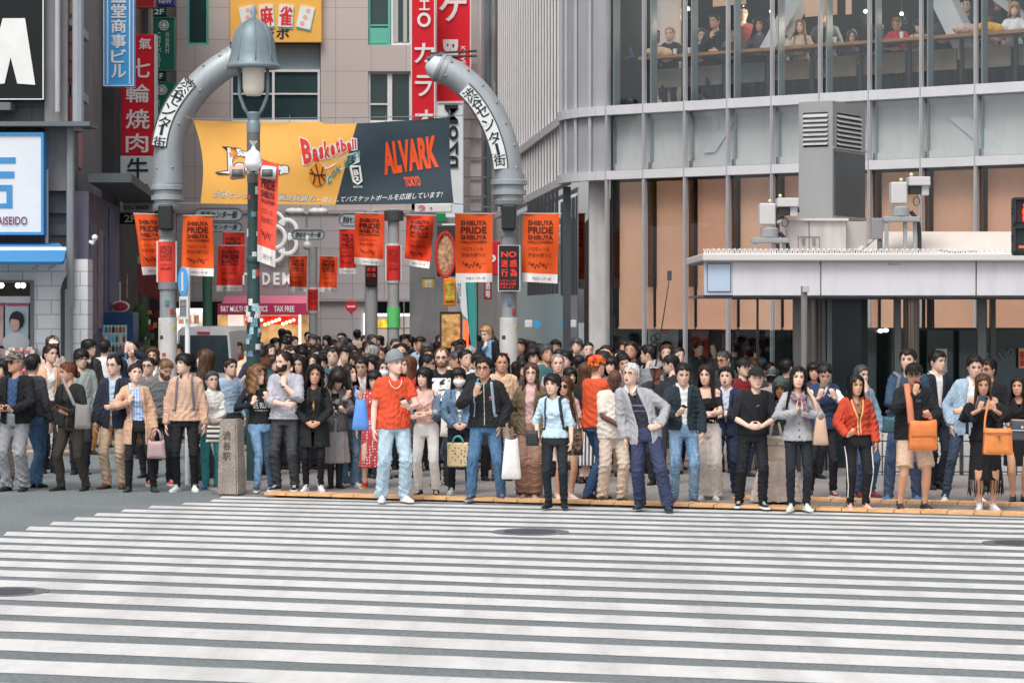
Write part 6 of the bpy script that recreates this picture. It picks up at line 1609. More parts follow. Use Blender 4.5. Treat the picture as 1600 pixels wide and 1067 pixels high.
def skin_mats(k, lip=None):
 if k not in _sk:
  c = S(*SKIN[k], 1.06)
  s_ = M(c, rough=.55, var=.07, vs=26, bump=.05, bs=120, spec=.35, name='skin')
  nt = s_.node_tree; p = nt.nodes['Principled BSDF']
  p.inputs['Subsurface Weight'].default_value = 0.0
  l = tuple(x * y for x, y in zip(c, (.78, .50, .50)))
  _sk[k] = [s_, M(l, rough=.45, var=.05, name='lip'), M((.62, .60, .58), rough=.3, var=.02, name='eye_white'), M((.018, .013, .011), rough=.3, var=.02, name='iris'), M(tuple(x * .16 for x in c) if k != 'fair' and k != 'pale' else tuple(x * .3 for x in c), rough=.8, var=.1, name='brow')]
 return _sk[k]
HC = {'blk': (26, 23, 23), 'dbr': (44, 32, 27), 'br': (78, 54, 40), 'red': (98, 54, 38), 'lbr': (122, 88, 58), 'bld': (170, 130, 88), 'gry': (150, 148, 146), 'wht': (205, 205, 205), 'gbl': (70, 70, 72)}
def hair_mat(c):
 return M(S(*c, 1.15), rough=.42, var=.5, vs=34, stretch=(1, 1, .18), bump=.4, bs=60, spec=.35, name='hair')
def G(col, **kw):
 kw['col'] = col; return kw
def gmat(g):
 kw = {k: g[k] for k in ('kind', 'c2', 'bs', 'vs', 'var', 'rough', 'bump') if k in g}
 if 'c2' in kw: kw['c2'] = S(*kw['c2'], 1.1)
 if g.get('denim'): kw['kind'] = 'denim'
 if g.get('leather'): kw.update(rough=.4, bump=.2)
 return cloth(*g['col'], g.get('k', 1.12), **kw)
def hand(mb, W, D, N, sgn, curl, s, thick=1.0):
 D = D.normalized(); N = (N - D * N.dot(D)).normalized(); X = D.cross(N) * 1.0
 # thumb side: towards the body's midline / up
 T = X if X.dot(V3((-sgn, -.6, .8))) > 0 else -X
 L_ = .088 * s
 mb.tube([W - D * .01 * s, W + D * .03 * s, W + D * .06 * s, W + D * L_], [.026 * s, .036 * s, .042 * s, .040 * s], 12, 0, True, .40, N)
 for k, (o, ln) in enumerate(((.030, .068), (.0105, .078), (-.0105, .072), (-.030, .056))):
  b = W + D * (L_ - .004) + T * o * s; p = [b]; ang = 0
  for q, f in enumerate((.42, .33, .25)):
   ang += curl * (.45, .6, .5)[q] * (1 + .12 * k)
   d = (D * math.cos(ang) + N * math.sin(ang) + T * o * (1.5 if curl < .5 else .3)).normalized()
   p.append(p[-1] + d * ln * f * s)
  mb.tube(p, [.0098 * s, .0094 * s, .0085 * s, .0072 * s], 7, 0, True)
 b = W + D * .022 * s + T * .030 * s + N * .004
 d1 = (T * .75 + D * .7 + N * .25).normalized(); d2 = (T * .25 + D * .9 + N * (.25 + .4 * curl)).normalized()
 mb.tube([b - T * .012 * s, b + d1 * .034 * s, b + d1 * .034 * s + d2 * .034 * s], [.014 * s, .0115 * s, .009 * s], 8, 0, True)
TM = ([.78, .86, .94, 1.02, 1.09, 1.18, 1.27, 1.35, 1.40, 1.44, 1.475, 1.50], [.150, .160, .160, .150, .143, .150, .162, .168, .163, .142, .092, .066], [.100, .118, .118, .112, .108, .112, .118, .116, .108, .090, .075, .066])
TF = ([.78, .86, .94, 1.02, 1.09, 1.18, 1.27, 1.35, 1.40, 1.44, 1.475, 1.50], [.152, .168, .160, .139, .124, .130, .141, .145, .140, .123, .080, .056], [.108, .120, .114, .102, .096, .106, .124, .114, .102, .084, .068, .056])
def wrinkle(v, nrm, amp, seed, mode):
 r = np.random.RandomState(seed); h = np.zeros(len(v))
 for q in range(4):
  k = r.normal(0, 1, 3); k /= np.linalg.norm(k); k[2] = k[2] * (1.25 if mode == 'leg' else 1.0); k *= r.uniform(32, 75)
  k2 = r.normal(0, 1, 3) * 14
  s_ = np.sin(v @ k + 2.0 * np.sin(v @ k2 + r.uniform(0, 6)) + r.uniform(0, 6))
  h += ((1 - np.abs(s_)) ** 1.7 * 2.4 - .6) * (1.1 if q == 0 else .7)
 z = v[:, 2]
 if mode == 'leg': m = .35 + np.exp(-((z - .48) / .13) ** 2) + 1.3 * np.exp(-((z - .12) / .12) ** 2) + .6 * np.exp(-((z - .8) / .1) ** 2)
 elif mode == 'skirt': h = np.sin(np.arctan2(v[:, 0], -v[:, 1]) * 11 + 1.5 * np.sin(z * 5)) * 2 + .3 * h; m = np.clip((1.0 - z) * 1.6, 0, 1.4)
 else: m = .7 + .8 * np.exp(-((z - 1.02) / .12) ** 2)
 return v + nrm * (h * m * amp)[:, None]
class Fig: pass
def person(label, hx, hy, fx, fy, yaw=0, look=(0, 0, 0), sex='m', w=1.0, skin='asian', hair=('short', 'blk'), top=None, outer=None, bottom=None,
           shoes=((40, 40, 44), (40, 40, 42)), arms=('down', 'down'), lod=0, group=None, belly=0.0, beard=None, glasses=None, mask=None, hat=None,
           smile=0.0, mouth=0.0, bow=0.0, legs=None, seed=None, z0=KH, H=None, tops=None, footyaw=(14, 14), noleg=False, d=None, dz=0.0, adj=((0, 0, 0), (0, 0, 0)), cat='person'):
 f = Fig(); seed = seed if seed is not None else int(hx * 7 + hy) % 9973
 rs_ = np.random.RandomState(seed)
 fx = fx if hasattr(fx, '__len__') else (fx - 9, fx + 9)
 fy = fy if hasattr(fy, '__len__') else (fy, fy)
 if d is not None: fy = tuple(HOR + FPX * (CAMZ - z0) / d for _ in (0, 1))
 P = [gnd(x, y, z0) for x, y in zip(fx, fy)]
 root = (P[0] + P[1]) / 2; dm = root.y
 ya = R(yaw)
 t = thing('person', label, cat, root, ya, group)
 f.root = t; f.M = Matrix.Translation(root) @ Matrix.Rotation(ya, 4, 'Z')
 inv = Matrix.Rotation(-ya, 3, 'Z')
 feet = [inv @ (p - root) for p in P]
 zt = CAMZ - z0 - (hy - HOR) * dm / FPX
 hd = V3(((hx - 800) * dm / FPX, dm, 0)); lean = inv @ (hd - root); lean.z = 0
 lean.y *= .5
 s = (zt + dz) / (1.775 if hat is None else (1.80 if hat[0] != 'beanie' else 1.82)) if H is None else H / 1.75
 f.s = s
 fem = 1.0 if sex == 'f' else 0.0
 T = TF if fem else TM
 pel = V3((lean.x * .35, lean.y * .3, 0)); nb = V3((lean.x, lean.y - bow * .22, 0))
 def spine(z):           # torso axis at height z (unit figure)
  q = max(0, min(1.25, (z - .92) / .55)); return pel.lerp(nb, q * q * .5 + q * .5)
 sw = (.159 if not fem else .140) * w ** .5
 sh = [spine(1.42) + V3((g * sw * s, .01 * s, 1.405 * s)) for g in (-1, 1)]
 # arms
 A = []
 for k, g in enumerate((-1, 1)):
  ps = arms[k]
  if isinstance(ps, str): wr, D, N, pole, curl = ARM[ps]
  else: wr, D, N, pole, curl = ps
  ad = adj[k]
  wt = V3(((wr[0] + ad[0]) * g, wr[1] + ad[1] - belly * .5, wr[2] + ad[2])) * s + spine(wr[2])
  D = V3((D[0] * g, D[1], D[2])); N = V3((N[0] * g, N[1], N[2])); pole = V3((pole[0] * g, pole[1], pole[2]))
  el, wt = ik(sh[k], wt, .300 * s, .262 * s, pole)
  A.append((sh[k], el, wt, D.normalized(), N, curl))
 f.A = A
 hips = [pel + V3((g * .088 * s * w ** .4, 0, .90 * s)) for g in (-1, 1)]
 Lg = []
 for k, g in enumerate((-1, 1)):
  an = feet[k] + V3((0, .03 * s, .085 * s))
  kn, an = ik(hips[k], an, .435 * s, .425 * s, V3((g * .12 if legs is None else legs[k], -1, 0)))
  Lg.append((hips[k], kn, an))
 # head
 nk = spine(1.47) + V3((0, .0, 1.47 * s))
 hr = Matrix.Rotation(R(look[0]), 3, 'Z') @ Matrix.Rotation(R(look[1]), 3, 'X') @ Matrix.Rotation(R(look[2] if len(look) > 2 else 0), 3, 'Y')
 piv = nk + V3((0, .01 * s, .045 * s))
 hs_ = s ** .5 * (1.0 if not fem else .98) * 1.08
 hc = piv + hr @ V3((0, -.035 * s, .118 * s))
 def toh(v): return np.asarray(v) @ np.array(hr).T * hs_ + np.array(hc)
 f.hc, f.hr, f.hs = hc, hr, hs_
 mats = skin_mats(skin)
 # ---------------- skin: head, neck, arms, hands, bare legs grown into one figure
 out = top if outer is None else outer
 slv = (out or {}).get('sl', 1.0)
 if outer is not None and outer.get('sl', 1) <= 0: slv = (top or {}).get('sl', 1.0)
 bd = MB(); lim = MB()
 for k in (0, 1):
  a, e, wt, D, N, curl = A[k]; g = (-1, 1)[k]
  q = max(0, slv - .12); cov = lambda t_: .74 if t_ < q - .02 else 1.0          # slimmer where a sleeve hides it
  pts = [a, a.lerp(e, .5), e, e.lerp(wt, .35), wt]; tt_ = (0, .27, .53, .70, 1)
  rd = [r_ * cov(t_) * s * (.86 if fem else 1) * w ** .6 for r_, t_ in zip((.052, .047, .040, .039, .027), tt_)]
  lim.tube(pts, rd, 10, 0, True)
  lim.tube([nk + V3((0, 0, -.04 * s)), a], [.045 * s, .042 * s], 8, 0, True)
  if lod < 2: hand(lim, wt, D, N, g, curl, s * (.92 if fem else 1.0))
  else: lim.tube([wt, wt + D * .06 * s, wt + (D + N * .4).normalized() * .14 * s], [.03 * s, .04 * s, .022 * s], 8, 0, True, .55, N)
 bare = (bottom or {}).get('bare')
 if bare:
  for h_, kn, an in Lg:
   q = h_.lerp(kn, bare)
   lim.tube([q, h_.lerp(kn, .9), kn.lerp(an, .12), kn.lerp(an, .38) + V3((0, .012, 0)), kn.lerp(an, .8), an + V3((0, 0, -.06 * s))], [.075 * s * w ** .5, .056 * s * w ** .5, .054 * s, .056 * s * w ** .5, .037 * s, .036 * s], 12, 0)
 if (top or {}).get('off') is not None:
  o_ = top['off']
  rg = []
  for z in np.linspace(o_ - .06, 1.47, 7):
   c = spine(z); a_, b_ = np.interp(z, T[0], T[1]) * s * w, np.interp(z, T[0], T[2]) * s
   an_ = np.linspace(0, 2 * PI, 18, endpoint=False); rg.append(np.stack([c.x + a_ * np.sin(an_), c.y - b_ * np.cos(an_), np.full(18, z * s)], 1))
  lim.rings(rg)
  for k in (0, 1): lim.tube([nk + V3((0, 0, -.02 * s)), sh[k]], [.05 * s, .052 * s], 10, 0, True)
 nr = (.056 if not fem else .048) * s * w ** .5
 n0 = spine(1.38) + V3((0, .0, 1.38 * s)); n1 = hc + hr @ V3((0, .018, -.06)) * hs_
 lim.tube([n0, nk, nk.lerp(n1, .45), n1], [nr * 1.6, nr * 1.15, nr, nr * .98], 14)
 if lod < 2:
  v, F = remesh(lim, .0075 if lod == 0 else .010, 2)
  bd.add(v, [tuple(x) for x in F])
 else:
  v, F, _ = lim.arrays(); bd.add(v, F)
 hm = MB(); head_mesh(hm, lod, smile, fem, mouth); v, F, m_ = hm.arrays(); v = toh(v)
 base = bd.n; bd.v.append(v); bd.f += [tuple(i + base for i in q) for q in F]; bd.m += m_; bd.n += len(v)
 f.body = bd.build('body', mats, t, True)
 # ---------------- clothes
 vox = (.0125, .017, .021)[lod]
 def torso_rings(mb, z0_, z1_, ease, box=0.0, bel=0.0, flare=0.0, n=24, hip=0.0):
  zs = sorted(set([z0_, z1_] + [z for z in np.linspace(z0_, z1_, 9)])); rg = []
  for z in zs:
   c = spine(z); a_, b_ = np.interp(z, T[0], T[1]), np.interp(z, T[0], T[2])
   a_ = a_ * (1 - box) + box * max(a_, .168 if not fem else .15); b_ = b_ * (1 - box) + box * max(b_, .115)
   bl = bel * math.exp(-((z - 1.08) / .13) ** 2)
   e_ = ease * (1 if z < 1.42 else .6) + flare * max(0, 1.05 - z) + hip * max(0, min(1, (1.06 - z) / .08))
   an_ = np.linspace(0, 2 * PI, n, endpoint=False); cs = np.cos(an_)
   bust = (.022 * fem * math.exp(-((z - 1.26) / .06) ** 2)) * np.clip(cs, 0, 1) * (1 + .25 * np.cos(3 * an_))
   rg.append(np.stack([c.x + (a_ * w + bl * .6 + e_) * s * np.sin(an_), c.y - ((b_ * w ** .6 + e_) * cs + np.where(cs > 0, bl * cs, 0) + bust) * s, np.full(n, z * s)], 1))
  mb.rings(rg)
 def garment(g, name, default_hem, ease0, sub=None):
  ease = (g.get('ease', ease0) * .72 + .001) if not (outer is not None and g is top) else .002; hem = g.get('hem', default_hem); sl = g.get('sl', 1.0)
  mb = MB()
  zt_ = g.get('off', None) or g.get('neck', 1.478)
  torso_rings(mb, hem, zt_, ease, g.get('box', .5 if not fem else .25), belly, g.get('flare', 0), 24, 0 if (outer is not None and g is top) else .016)
  if not g.get('off'):
   for k in (0, 1): mb.tube([nk + V3((0, .01, -.035 * s)), sh[k] + V3((0, 0, .0))], [.052 * s + ease * .5, (.056 if not fem else .05) * s * w ** .5 + ease * .6], 12, 0, True)
  if sl > 0:
   for k in (0, 1):
    a, e, wt = A[k][:3]; bw = (.86 if fem else 1) * w ** .5
    r0, r1, r2 = (.054 * s * bw + ease * .7, .049 * s * bw + ease * .75, .036 * s * bw + ease * .8)
    if g.get('off'): a = a.lerp(e, .3)
    if sl >= .53:
     q = (sl - .53) / .47; en = e.lerp(wt, q); pts = [a, a.lerp(e, .5), e, e.lerp(en, .5), en]; r_e = r1 + (r2 - r1) * q
     fl = g.get('cuff', 0); rd = [r0, (r0 + r1) / 2, r1 + .004, (r1 + r_e) / 2 + fl * .3, r_e + fl]
    else:
     en = a.lerp(e, sl / .53); pts = [a, a.lerp(en, .5), en]; rd = [r0, r0 + .004, r0 + .006 - .004]
    d0 = (pts[0] - pts[1]).normalized(); pts = [pts[0] + d0 * rd[0] * .55] + pts; rd = [rd[0] * .75] + rd
    mb.tube(pts, rd, 14)
  if g.get('hood'):
   c = nk + V3((0, .07 * s, .0)); mb.tube([c + V3((-.09 * s, -.04, -.01)), c + V3((-.07 * s, .04, .01)), c + V3((0, .07 * s, 0)), c + V3((.07 * s, .04, .01)), c + V3((.09 * s, -.04, -.01))], [.03 * s, .045 * s, .055 * s, .045 * s, .03 * s], 10, 0, True)
   mb.tube([nk + V3((g_ * .062 * s, y_ * s, z_ * s)) for g_, y_, z_ in ((-1, .03, .045), (-1, -.05, .02), (0, -.095, -.015), (1, -.05, .02), (1, .03, .045))], [.02 * s] * 5, 8, 0, True)
  if g.get('turtle'): mb.tube([nk + V3((0, 0, -.03 * s)), nk.lerp(n1, .75)], [nr * 1.5, nr * 1.22], 16)
  v, F = remesh(mb, vox, 2)
  nm = normals(v, F)
  if np.mean(np.sum(nm * (v - v.mean(0)), 1)) < 0: nm = -nm
  v = wrinkle(v, nm, min(.0046, g.get('wr', .0035 if lod < 2 else .003)) * s, seed + len(name), 'top')
  # openings: neckline and front
  c = v[F].mean(1); keep = np.ones(len(F), bool)
  ax = np.array([(spine(z / s)).x for z in c[:, 2]]); ay = np.array([(spine(z / s)).y for z in c[:, 2]])
  x_ = c[:, 0] - ax; fz = c[:, 2] / s
  front = c[:, 1] < ay - .015
  keep &= ~((nm[F].mean(1)[:, 2] < -.6) & (fz < hem + .03))
  inbody = np.abs(x_) < sw * s * .99
  if g.get('open'):
   zs, gs = zip(*sorted(g['open'])); gap = np.interp(fz, zs, gs) * s
   keep &= ~(front & (np.abs(x_ - g.get('skew', 0) * s) < gap) & (c[:, 1] > -9) & inbody)
   if not g.get('turtle'): keep &= ~((fz > 1.455) & (np.abs(x_) < .075 * s) & (c[:, 1] < ay + .05 * s))
  nd = g.get('v', None)
  if nd is not None:
   keep &= ~(front & (fz > nd) & (np.abs(x_) < (fz - nd) * s * g.get('vw', .55)))
  if not g.get('turtle') and not g.get('off') and not g.get('open'):
   rn = g.get('neckr', .068); keep &= ~((np.hypot(x_, (c[:, 1] - ay)) < rn * s) & (fz > 1.43)); keep &= ~(front & (np.abs(x_) < rn * s * .9) & (fz > 1.432 + .04 * (x_ / (rn * s)) ** 2 + (.02 if g.get('hi') else 0)) & ~(c[:, 1] > ay))
  bv = BVHTree.FromPolygons([tuple(p) for p in v], [tuple(q) for q in F])
  mt = gmat(g)
  o = link_mesh(name, v, [tuple(q) for q in F[keep]], None, mt, t, True)
  f.__dict__.setdefault('bvh', []).append(bv)
  def surf(x, z, push=.004):
   cc = spine(z / s)
   h_ = bv.ray_cast(V3((cc.x + x, -2, z)), V3((0, 1, 0)))
   return V3((cc.x + x, (h_[0].y if h_[0] else cc.y - .12) - push, z))
  if g.get('open') and lod < 2:
   lm = MB()
   for sg in (-1, 1):
    pts = []
    for z in np.linspace(hem + .01, 1.44, 26):
     gp = float(np.interp(z, zs, gs)) + .012
     if gp > .012: pts.append(surf(sg * gp * s + g.get('skew', 0) * s, z * s, .002))
    if len(pts) > 3:
     rd = [(.011 if not g.get('lapel') else .011 + .016 * np.clip((p.z / s - 1.1) / .2, 0, 1)) * s for p in pts]
     lm.tube(pts, rd, 8, 0, True, .45, (0, 1, 0))
   if lm.n: lm.build('lapel' if g.get('lapel') else 'placket', mt if not g.get('edge') else cloth(*g['edge']), o, True)
  if g.get('collar') and lod < 2:
   cm = MB()
   for sg in (-1, 1):
    p = [nk + V3((0, .065 * s, .03 * s)), nk + V3((sg * .065 * s, .02 * s, .03 * s)), nk + V3((sg * .062 * s, -.045 * s, .0)), nk + V3((sg * .03 * s, -.10 * s, -.05 * s))]
    cm.tube(p, [.018 * s, .02 * s, .021 * s, .010 * s], 8, 0, True, .5, (0, 0, 1))
   cm.build('collar', cloth(*g['collar']) if isinstance(g['collar'], tuple) else mt, o, True)
  if g.get('band') and lod < 2:        # ribbed hem and cuffs
   bm_ = MB(); zc = hem + .02
   pts = []
   for a_ in np.linspace(0, 2 * PI, 24):
    cc = spine(zc); h_ = bv.ray_cast(V3((cc.x, cc.y, zc * s)), V3((math.sin(a_), -math.cos(a_), 0)))
    if h_[0]: pts.append(h_[0])
   if len(pts) > 10: bm_.tube(pts, .014 * s, 6); bm_.build('hem_band', mt if g['band'] is True else cloth(*g['band']), o, True)
  if g.get('buttons') and lod < 2:
   bm_ = MB(); bx = g.get('bx', 0)
   for z in g['buttons']: bm_.ball(surf(bx * s, z * s, .004), (.009, .005, .009), 8, 5)
   bm_.build('button', paint(*g.get('bcol', (30, 28, 28))), o)
  if g.get('zip') and lod < 2:
   zm = MB(); zm.tube([surf(g.get('skew', 0) * s, z * s, .003) for z in np.linspace(hem + .02, g['zip'], 16)], .005 * s, 5); zm.build('zip', paint(200, 190, 170), o)
  f.surf = surf; f.cloth = o
  if g.get('print'):
   pm = MB()
   for s_, x0, z0_, ww, hh, bo in g['print']:
    vv, ff = text_raw(s_, bo); lo, hi = vv.min(0), vv.max(0); tt = (vv - lo) / np.maximum(hi - lo, 1e-6)
    pm.add([surf((x0 + a_ * ww) * s, (z0_ + b_ * hh) * s, .006)[:] for a_, b_ in tt[:, :2]], ff)
   pm.build('print', paint(*g.get('pcol', (230, 230, 230))), o)
  if g.get('patch'):
   for x0, z0_, ww, hh, cc in g['patch']:
    pm = MB(); V = [surf((x0 + ww * i / 6) * s, (z0_ + hh * j / 4) * s, .004)[:] for j in range(5) for i in range(7)]
    pm.add(V, [(j * 7 + i, j * 7 + i + 1, j * 7 + i + 8, j * 7 + i + 7) for j in range(4) for i in range(6)]); pm.build('print', paint(*cc), o, True)
  return o
 if bottom is not None and not noleg:
  kd_ = bottom.get('type', 'trousers'); mb = MB(); e_ = bottom.get('ease', .012)
  if kd_ in ('trousers', 'shorts'):
   fit = bottom.get('fit', 'reg')
   rt, rk, rh = {'slim': (.086, .060, .046), 'skinny': (.081, .055, .039), 'reg': (.091, .067, .057), 'loose': (.098, .077, .071), 'wide': (.102, .092, .112), 'flare': (.091, .072, .09)}[fit]
   torso_rings(mb, .83, bottom.get('rise', 1.0), e_ + .002, 0, belly * .6)
   hem = bottom.get('hem', .045)
   for k, (h_, kn, an) in enumerate(Lg):
    if kd_ == 'shorts':
     q = h_.lerp(kn, bottom.get('len', .85)); mb.tube([h_ + V3((0, 0, .05 * s)), h_.lerp(q, .5), q], [rt * s * w ** .5 * 1.04, rt * s * w ** .5, rt * s * w ** .5 * .98], 16)
    else:
     ft = feet[k] + V3((0, .02 * s, hem * s)); ww = w ** .5
     mb.tube([h_ + V3((0, 0, .04 * s)), h_.lerp(kn, .45), kn, kn.lerp(an, .45) + V3((0, .012 * s, 0)), an.lerp(ft, .2), ft], [rt * s * ww, (rt * .55 + rk * .45) * s * ww, rk * s * ww, (rk * .5 + rh * .5 + .004) * s * ww, rh * s, (rh + .004) * s], 16)
   v, F = remesh(mb, vox, 2); nm = normals(v, F)
   if np.mean(np.sum(nm * (v - v.mean(0)) * [1, 1, 0], 1)) < 0: nm = -nm
   v = wrinkle(v / [1, 1, s], nm, min(.0038, bottom.get('wr', .0028 if fit not in ('skinny', 'slim') else .003)) * s, seed + 5, 'leg') * [1, 1, s]
   o = link_mesh('shorts' if kd_ == 'shorts' else ('jeans' if bottom.get('denim') else 'trousers'), v, [tuple(q) for q in F], None, gmat(bottom), t, True)
   bv = BVHTree.FromPolygons([tuple(p) for p in v], [tuple(q) for q in F])
   if bottom.get('side') and lod < 2:
    sm = MB()
    for k, (h_, kn, an) in enumerate(Lg):
     g_ = (-1, 1)[k]; pts = []
     for p in [h_.lerp(kn, .15 + .17 * i) for i in range(5)] + [kn.lerp(an, .2 * i) for i in range(1, 5)]:
      hh = bv.ray_cast(p + V3((g_ * .4, -.03, 0)), V3((-g_, 0, 0)))
      if hh[0]: pts.append(hh[0] + V3((g_ * .003, -.01, 0)))
     if len(pts) > 3: sm.tube(pts, .008 * s, 5)
    if sm.n: sm.build('side_stripe', paint(*bottom['side']), o)
   if bottom.get('belt') and lod < 2:
    pts = []
    for a_ in np.linspace(0, 2 * PI, 22):
     zc = bottom.get('rise', 1.0) - .02; cc = spine(zc); h_ = bv.ray_cast(V3((cc.x, cc.y, zc * s)), V3((math.sin(a_), -math.cos(a_), 0)))
     if h_[0]: pts.append(h_[0])
    if len(pts) > 10: sm = MB(); sm.tube(pts, .016 * s, 6, 0, False, .5, (0, 1, 0)); sm.build('belt', paint(*bottom['belt']), o, True)
  else:
   hem = bottom.get('hem', .5); fl = bottom.get('flare', .10); rg = []
   hd_ = (feet[0] + feet[1]) / 2
   for z in np.linspace(hem, bottom.get('rise', 1.03), 10):
    q = max(0, (.9 - z)); c = spine(z).lerp(hd_, max(0, min(1, q * 1.0)) * .8); a_, b_ = np.interp(max(z, .86), T[0], T[1]) + e_ + fl * q, np.interp(max(z, .86), T[0], T[2]) + e_ + fl * q * .8
    an_ = np.linspace(0, 2 * PI, 30, endpoint=False); rg.append(np.stack([c.x + a_ * s * w * np.sin(an_), c.y - b_ * s * np.cos(an_), np.full(30, z * s)], 1))
   mb.rings(rg); v, F = remesh(mb, vox, 2); nm = normals(v, F)
   if np.mean(np.sum(nm * (v - v.mean(0)) * [1, 1, 0], 1)) < 0: nm = -nm
   v = wrinkle(v, nm, bottom.get('wr', .004) * s, seed + 5, 'skirt')
   c = v[F].mean(1)[:, 2]
   o = link_mesh('skirt', v, [tuple(q) for q, z in zip(F, c) if z > (hem + .012) * s], None, gmat(bottom), t, True)
   if bottom.get('fringe'):
    fm = MB()
    for k in range(70):
     a_ = k * 2 * PI / 70; cc = rg[0][int(k * 30 / 70)]
     p = V3(cc); fm.tube([p + V3((0, 0, .02)), p + V3((rs_.uniform(-.01, .01), 0, -.06)), p + V3((rs_.uniform(-.015, .015), 0, -.13 - rs_.uniform(0, .05)))], .003, 4)
    fm.build('fringe', gmat(bottom), o)
 if top is not None: garment(top, top.get('name', 'top'), .93, .010)
 f.inner_surf = getattr(f, 'surf', None)
 if outer is not None: garment(outer, outer.get('name', 'jacket'), .84, .026)
 # ---------------- shoes
 if shoes and not noleg:
  sm_ = [M(S(*shoes[0], 1.12), rough=.5, var=.12, vs=14, bump=.15, bs=80, name='shoe'), M(S(*shoes[1], 1.12), rough=.6, var=.1, vs=12, name='sole')]
  for k in (0, 1):
   g_ = (-1, 1)[k]; q = Matrix.Rotation(R(g_ * footyaw[k]), 3, 'Z'); c = feet[k]
   boot = len(shoes) > 2 and shoes[2] == 'boot'
   prof = [(.085, .020, .052), (.075, .033, .078), (.03, .036, .090), (-.02, .038, .080), (-.07, .044, .060), (-.12, .046, .046), (-.16, .038, .037), (-.185, .022, .026)]
   rg, rs2 = [], []
   an_ = np.linspace(0, 2 * PI, 14, endpoint=False)
   for y, hw, hh in prof:
    x = hw * np.sin(an_) * (.95 if not fem else .86); z = .016 + (hh - .016) * (.5 - .5 * np.cos(an_)); x = x * np.where(z > hh * .6, .72, 1)
    rg.append(np.stack([x, np.full(14, y), z], 1)); sq = np.sign(np.sin(an_)) * np.abs(np.sin(an_)) ** .5
    rs2.append(np.stack([(hw + .004) * sq * (.95 if not fem else .86), np.full(14, y * 1.02 - .002), np.where(np.cos(an_) > 0, .0, .026)], 1))
   mb = MB(); tr = lambda r_: (r_ * s) @ np.array(q).T + np.array(c)
   mb.rings([tr(r_) for r_ in rg], 0); mb.rings([tr(r_) for r_ in rs2], 1)
   an = Lg[k][2]; mb.tube([c + V3((0, .03 * s, .045 * s)), an + V3((0, 0, .01)), an + V3((0, 0, (.26 if boot else .02) * s))], [.044 * s, .042 * s, (.055 if boot else .042) * s], 12)
   if len(shoes) > 2 and shoes[2] == 'lace' and lod < 2:
    for i in range(4):
     y = -.02 - i * .022; h_ = .088 - i * .0105
     mb.tube([V3(tr(np.array([[-.02, y, h_ - .008], [0, y - .004, h_ - .001], [.02, y, h_ - .008]]))[i2]) for i2 in range(3)], .004 * s, 5, 1)
   o = mb.build('shoe', sm_, t, True, 50)
 # ---------------- hair, hat, glasses
 def headpart(mb, name, m, smooth=True, sharp=None):
  v, F, mi = mb.arrays(); return link_mesh(name, toh(v), F, mi, m, t, smooth, sharp)
 if hair and hair[0] in HAIR:
  mb = MB(); hair_mesh(mb, hair[0], lod, seed, 1.0, 0, hair[2] if len(hair) > 2 else None)
  hcol = HC[hair[1]] if isinstance(hair[1], str) else hair[1]
  if len(hair) > 3:
   if hair[3] == 'bun': mb.ball((0, .10, .075), (.042, .04, .042), 12, 8)
   if hair[3] == 'lowbun': mb.ball((0, .125, -.03), (.05, .04, .05), 12, 8)
   if hair[3] == 'pony': mb.tube([(0, .11, .05), (0, .15, .02), (0, .15, -.08), (.01, .13, -.2)], [.02, .035, .035, .012], 10, 0, True)
   if hair[3] == 'side': mb.tube([(.07, .02, -.04), (.09, -.03, -.12), (.09, -.05, -.24)], [.03, .035, .015], 10, 0, True)
  headpart(mb, 'hair', hair_mat(hcol))
 if beard:
  mb = MB(); ph = np.linspace(-1.45, 1.45, 25); rows = []
  for z in np.linspace(-.116, -.028, 9):
   zz = z + np.where(np.abs(ph) < .28, 0, 0) * 0
   th = .007 * np.ones(25); x, y = hring(np.full(25, z), ph, th); th2 = np.where((np.abs(ph) < .62) & (z > -.052), -.012, 0); x2, y2 = hring(np.full(25, z), ph, th + th2)
   rows.append(np.stack([x2, y2 - .002, np.full(25, z)], 1))
  mb.rings(rows, 0, False, False)
  mb.tube([(-.03, face_y(.03, -.06) - .004, -.064), (-.014, face_y(.014, -.054) - .010, -.053), (.014, face_y(.014, -.054) - .010, -.053), (.03, face_y(.03, -.06) - .004, -.064)], [.004, .006, .006, .004], 6)
  headpart(mb, 'beard', hair_mat(HC[beard]))
 if mask:
  mb = MB(); ph = np.linspace(-1.2, 1.2, 17); rows = []
  for z in np.linspace(-.112, -.018, 9):
   b_ = .006 + .016 * math.exp(-((z + .055) / .035) ** 2); x, y = hring(np.full(17, z), ph, b_); rows.append(np.stack([x, y - .006 * np.exp(-(ph / .3) ** 2), np.full(17, z + .006 * np.cos(ph * 1.5)[0])], 1))
  mb.rings(rows, 0, False, False)
  for g_ in (-1, 1): mb.tube([rows[2][0 if g_ < 0 else -1], (g_ * .08, .0, -.02), (g_ * .078, .015, .01)], .002, 4)
  headpart(mb, 'face_mask', paint(*mask, 1.2, .8))
 if glasses:
  mb = MB(); dark = glasses == 'sun'
  gr = .021 if not dark else .025
  ey = face_y(.031, .004) - .012
  for g_ in (-1, 1):
   mb.tube([(g_ * .033 + gr * math.cos(a_), ey + .10 * (gr * math.cos(a_) * g_ + .02) * .6, .002 + gr * .8 * math.sin(a_)) for a_ in np.linspace(0, 2 * PI, 17)], .0022 if glasses != 'thick' else .0036, 5)
   mb.tube([(g_ * (.033 + gr), ey + .014, .006), (g_ * .075, -.03, .008), (g_ * .079, .01, .006)], .002, 5)
   if dark: mb.ball((g_ * .033, ey + .006, .002), (gr, .005, gr * .82), 12, 7)
  mb.tube([(-.013, ey, .006), (0, ey - .003, .008), (.013, ey, .006)], .002, 5)
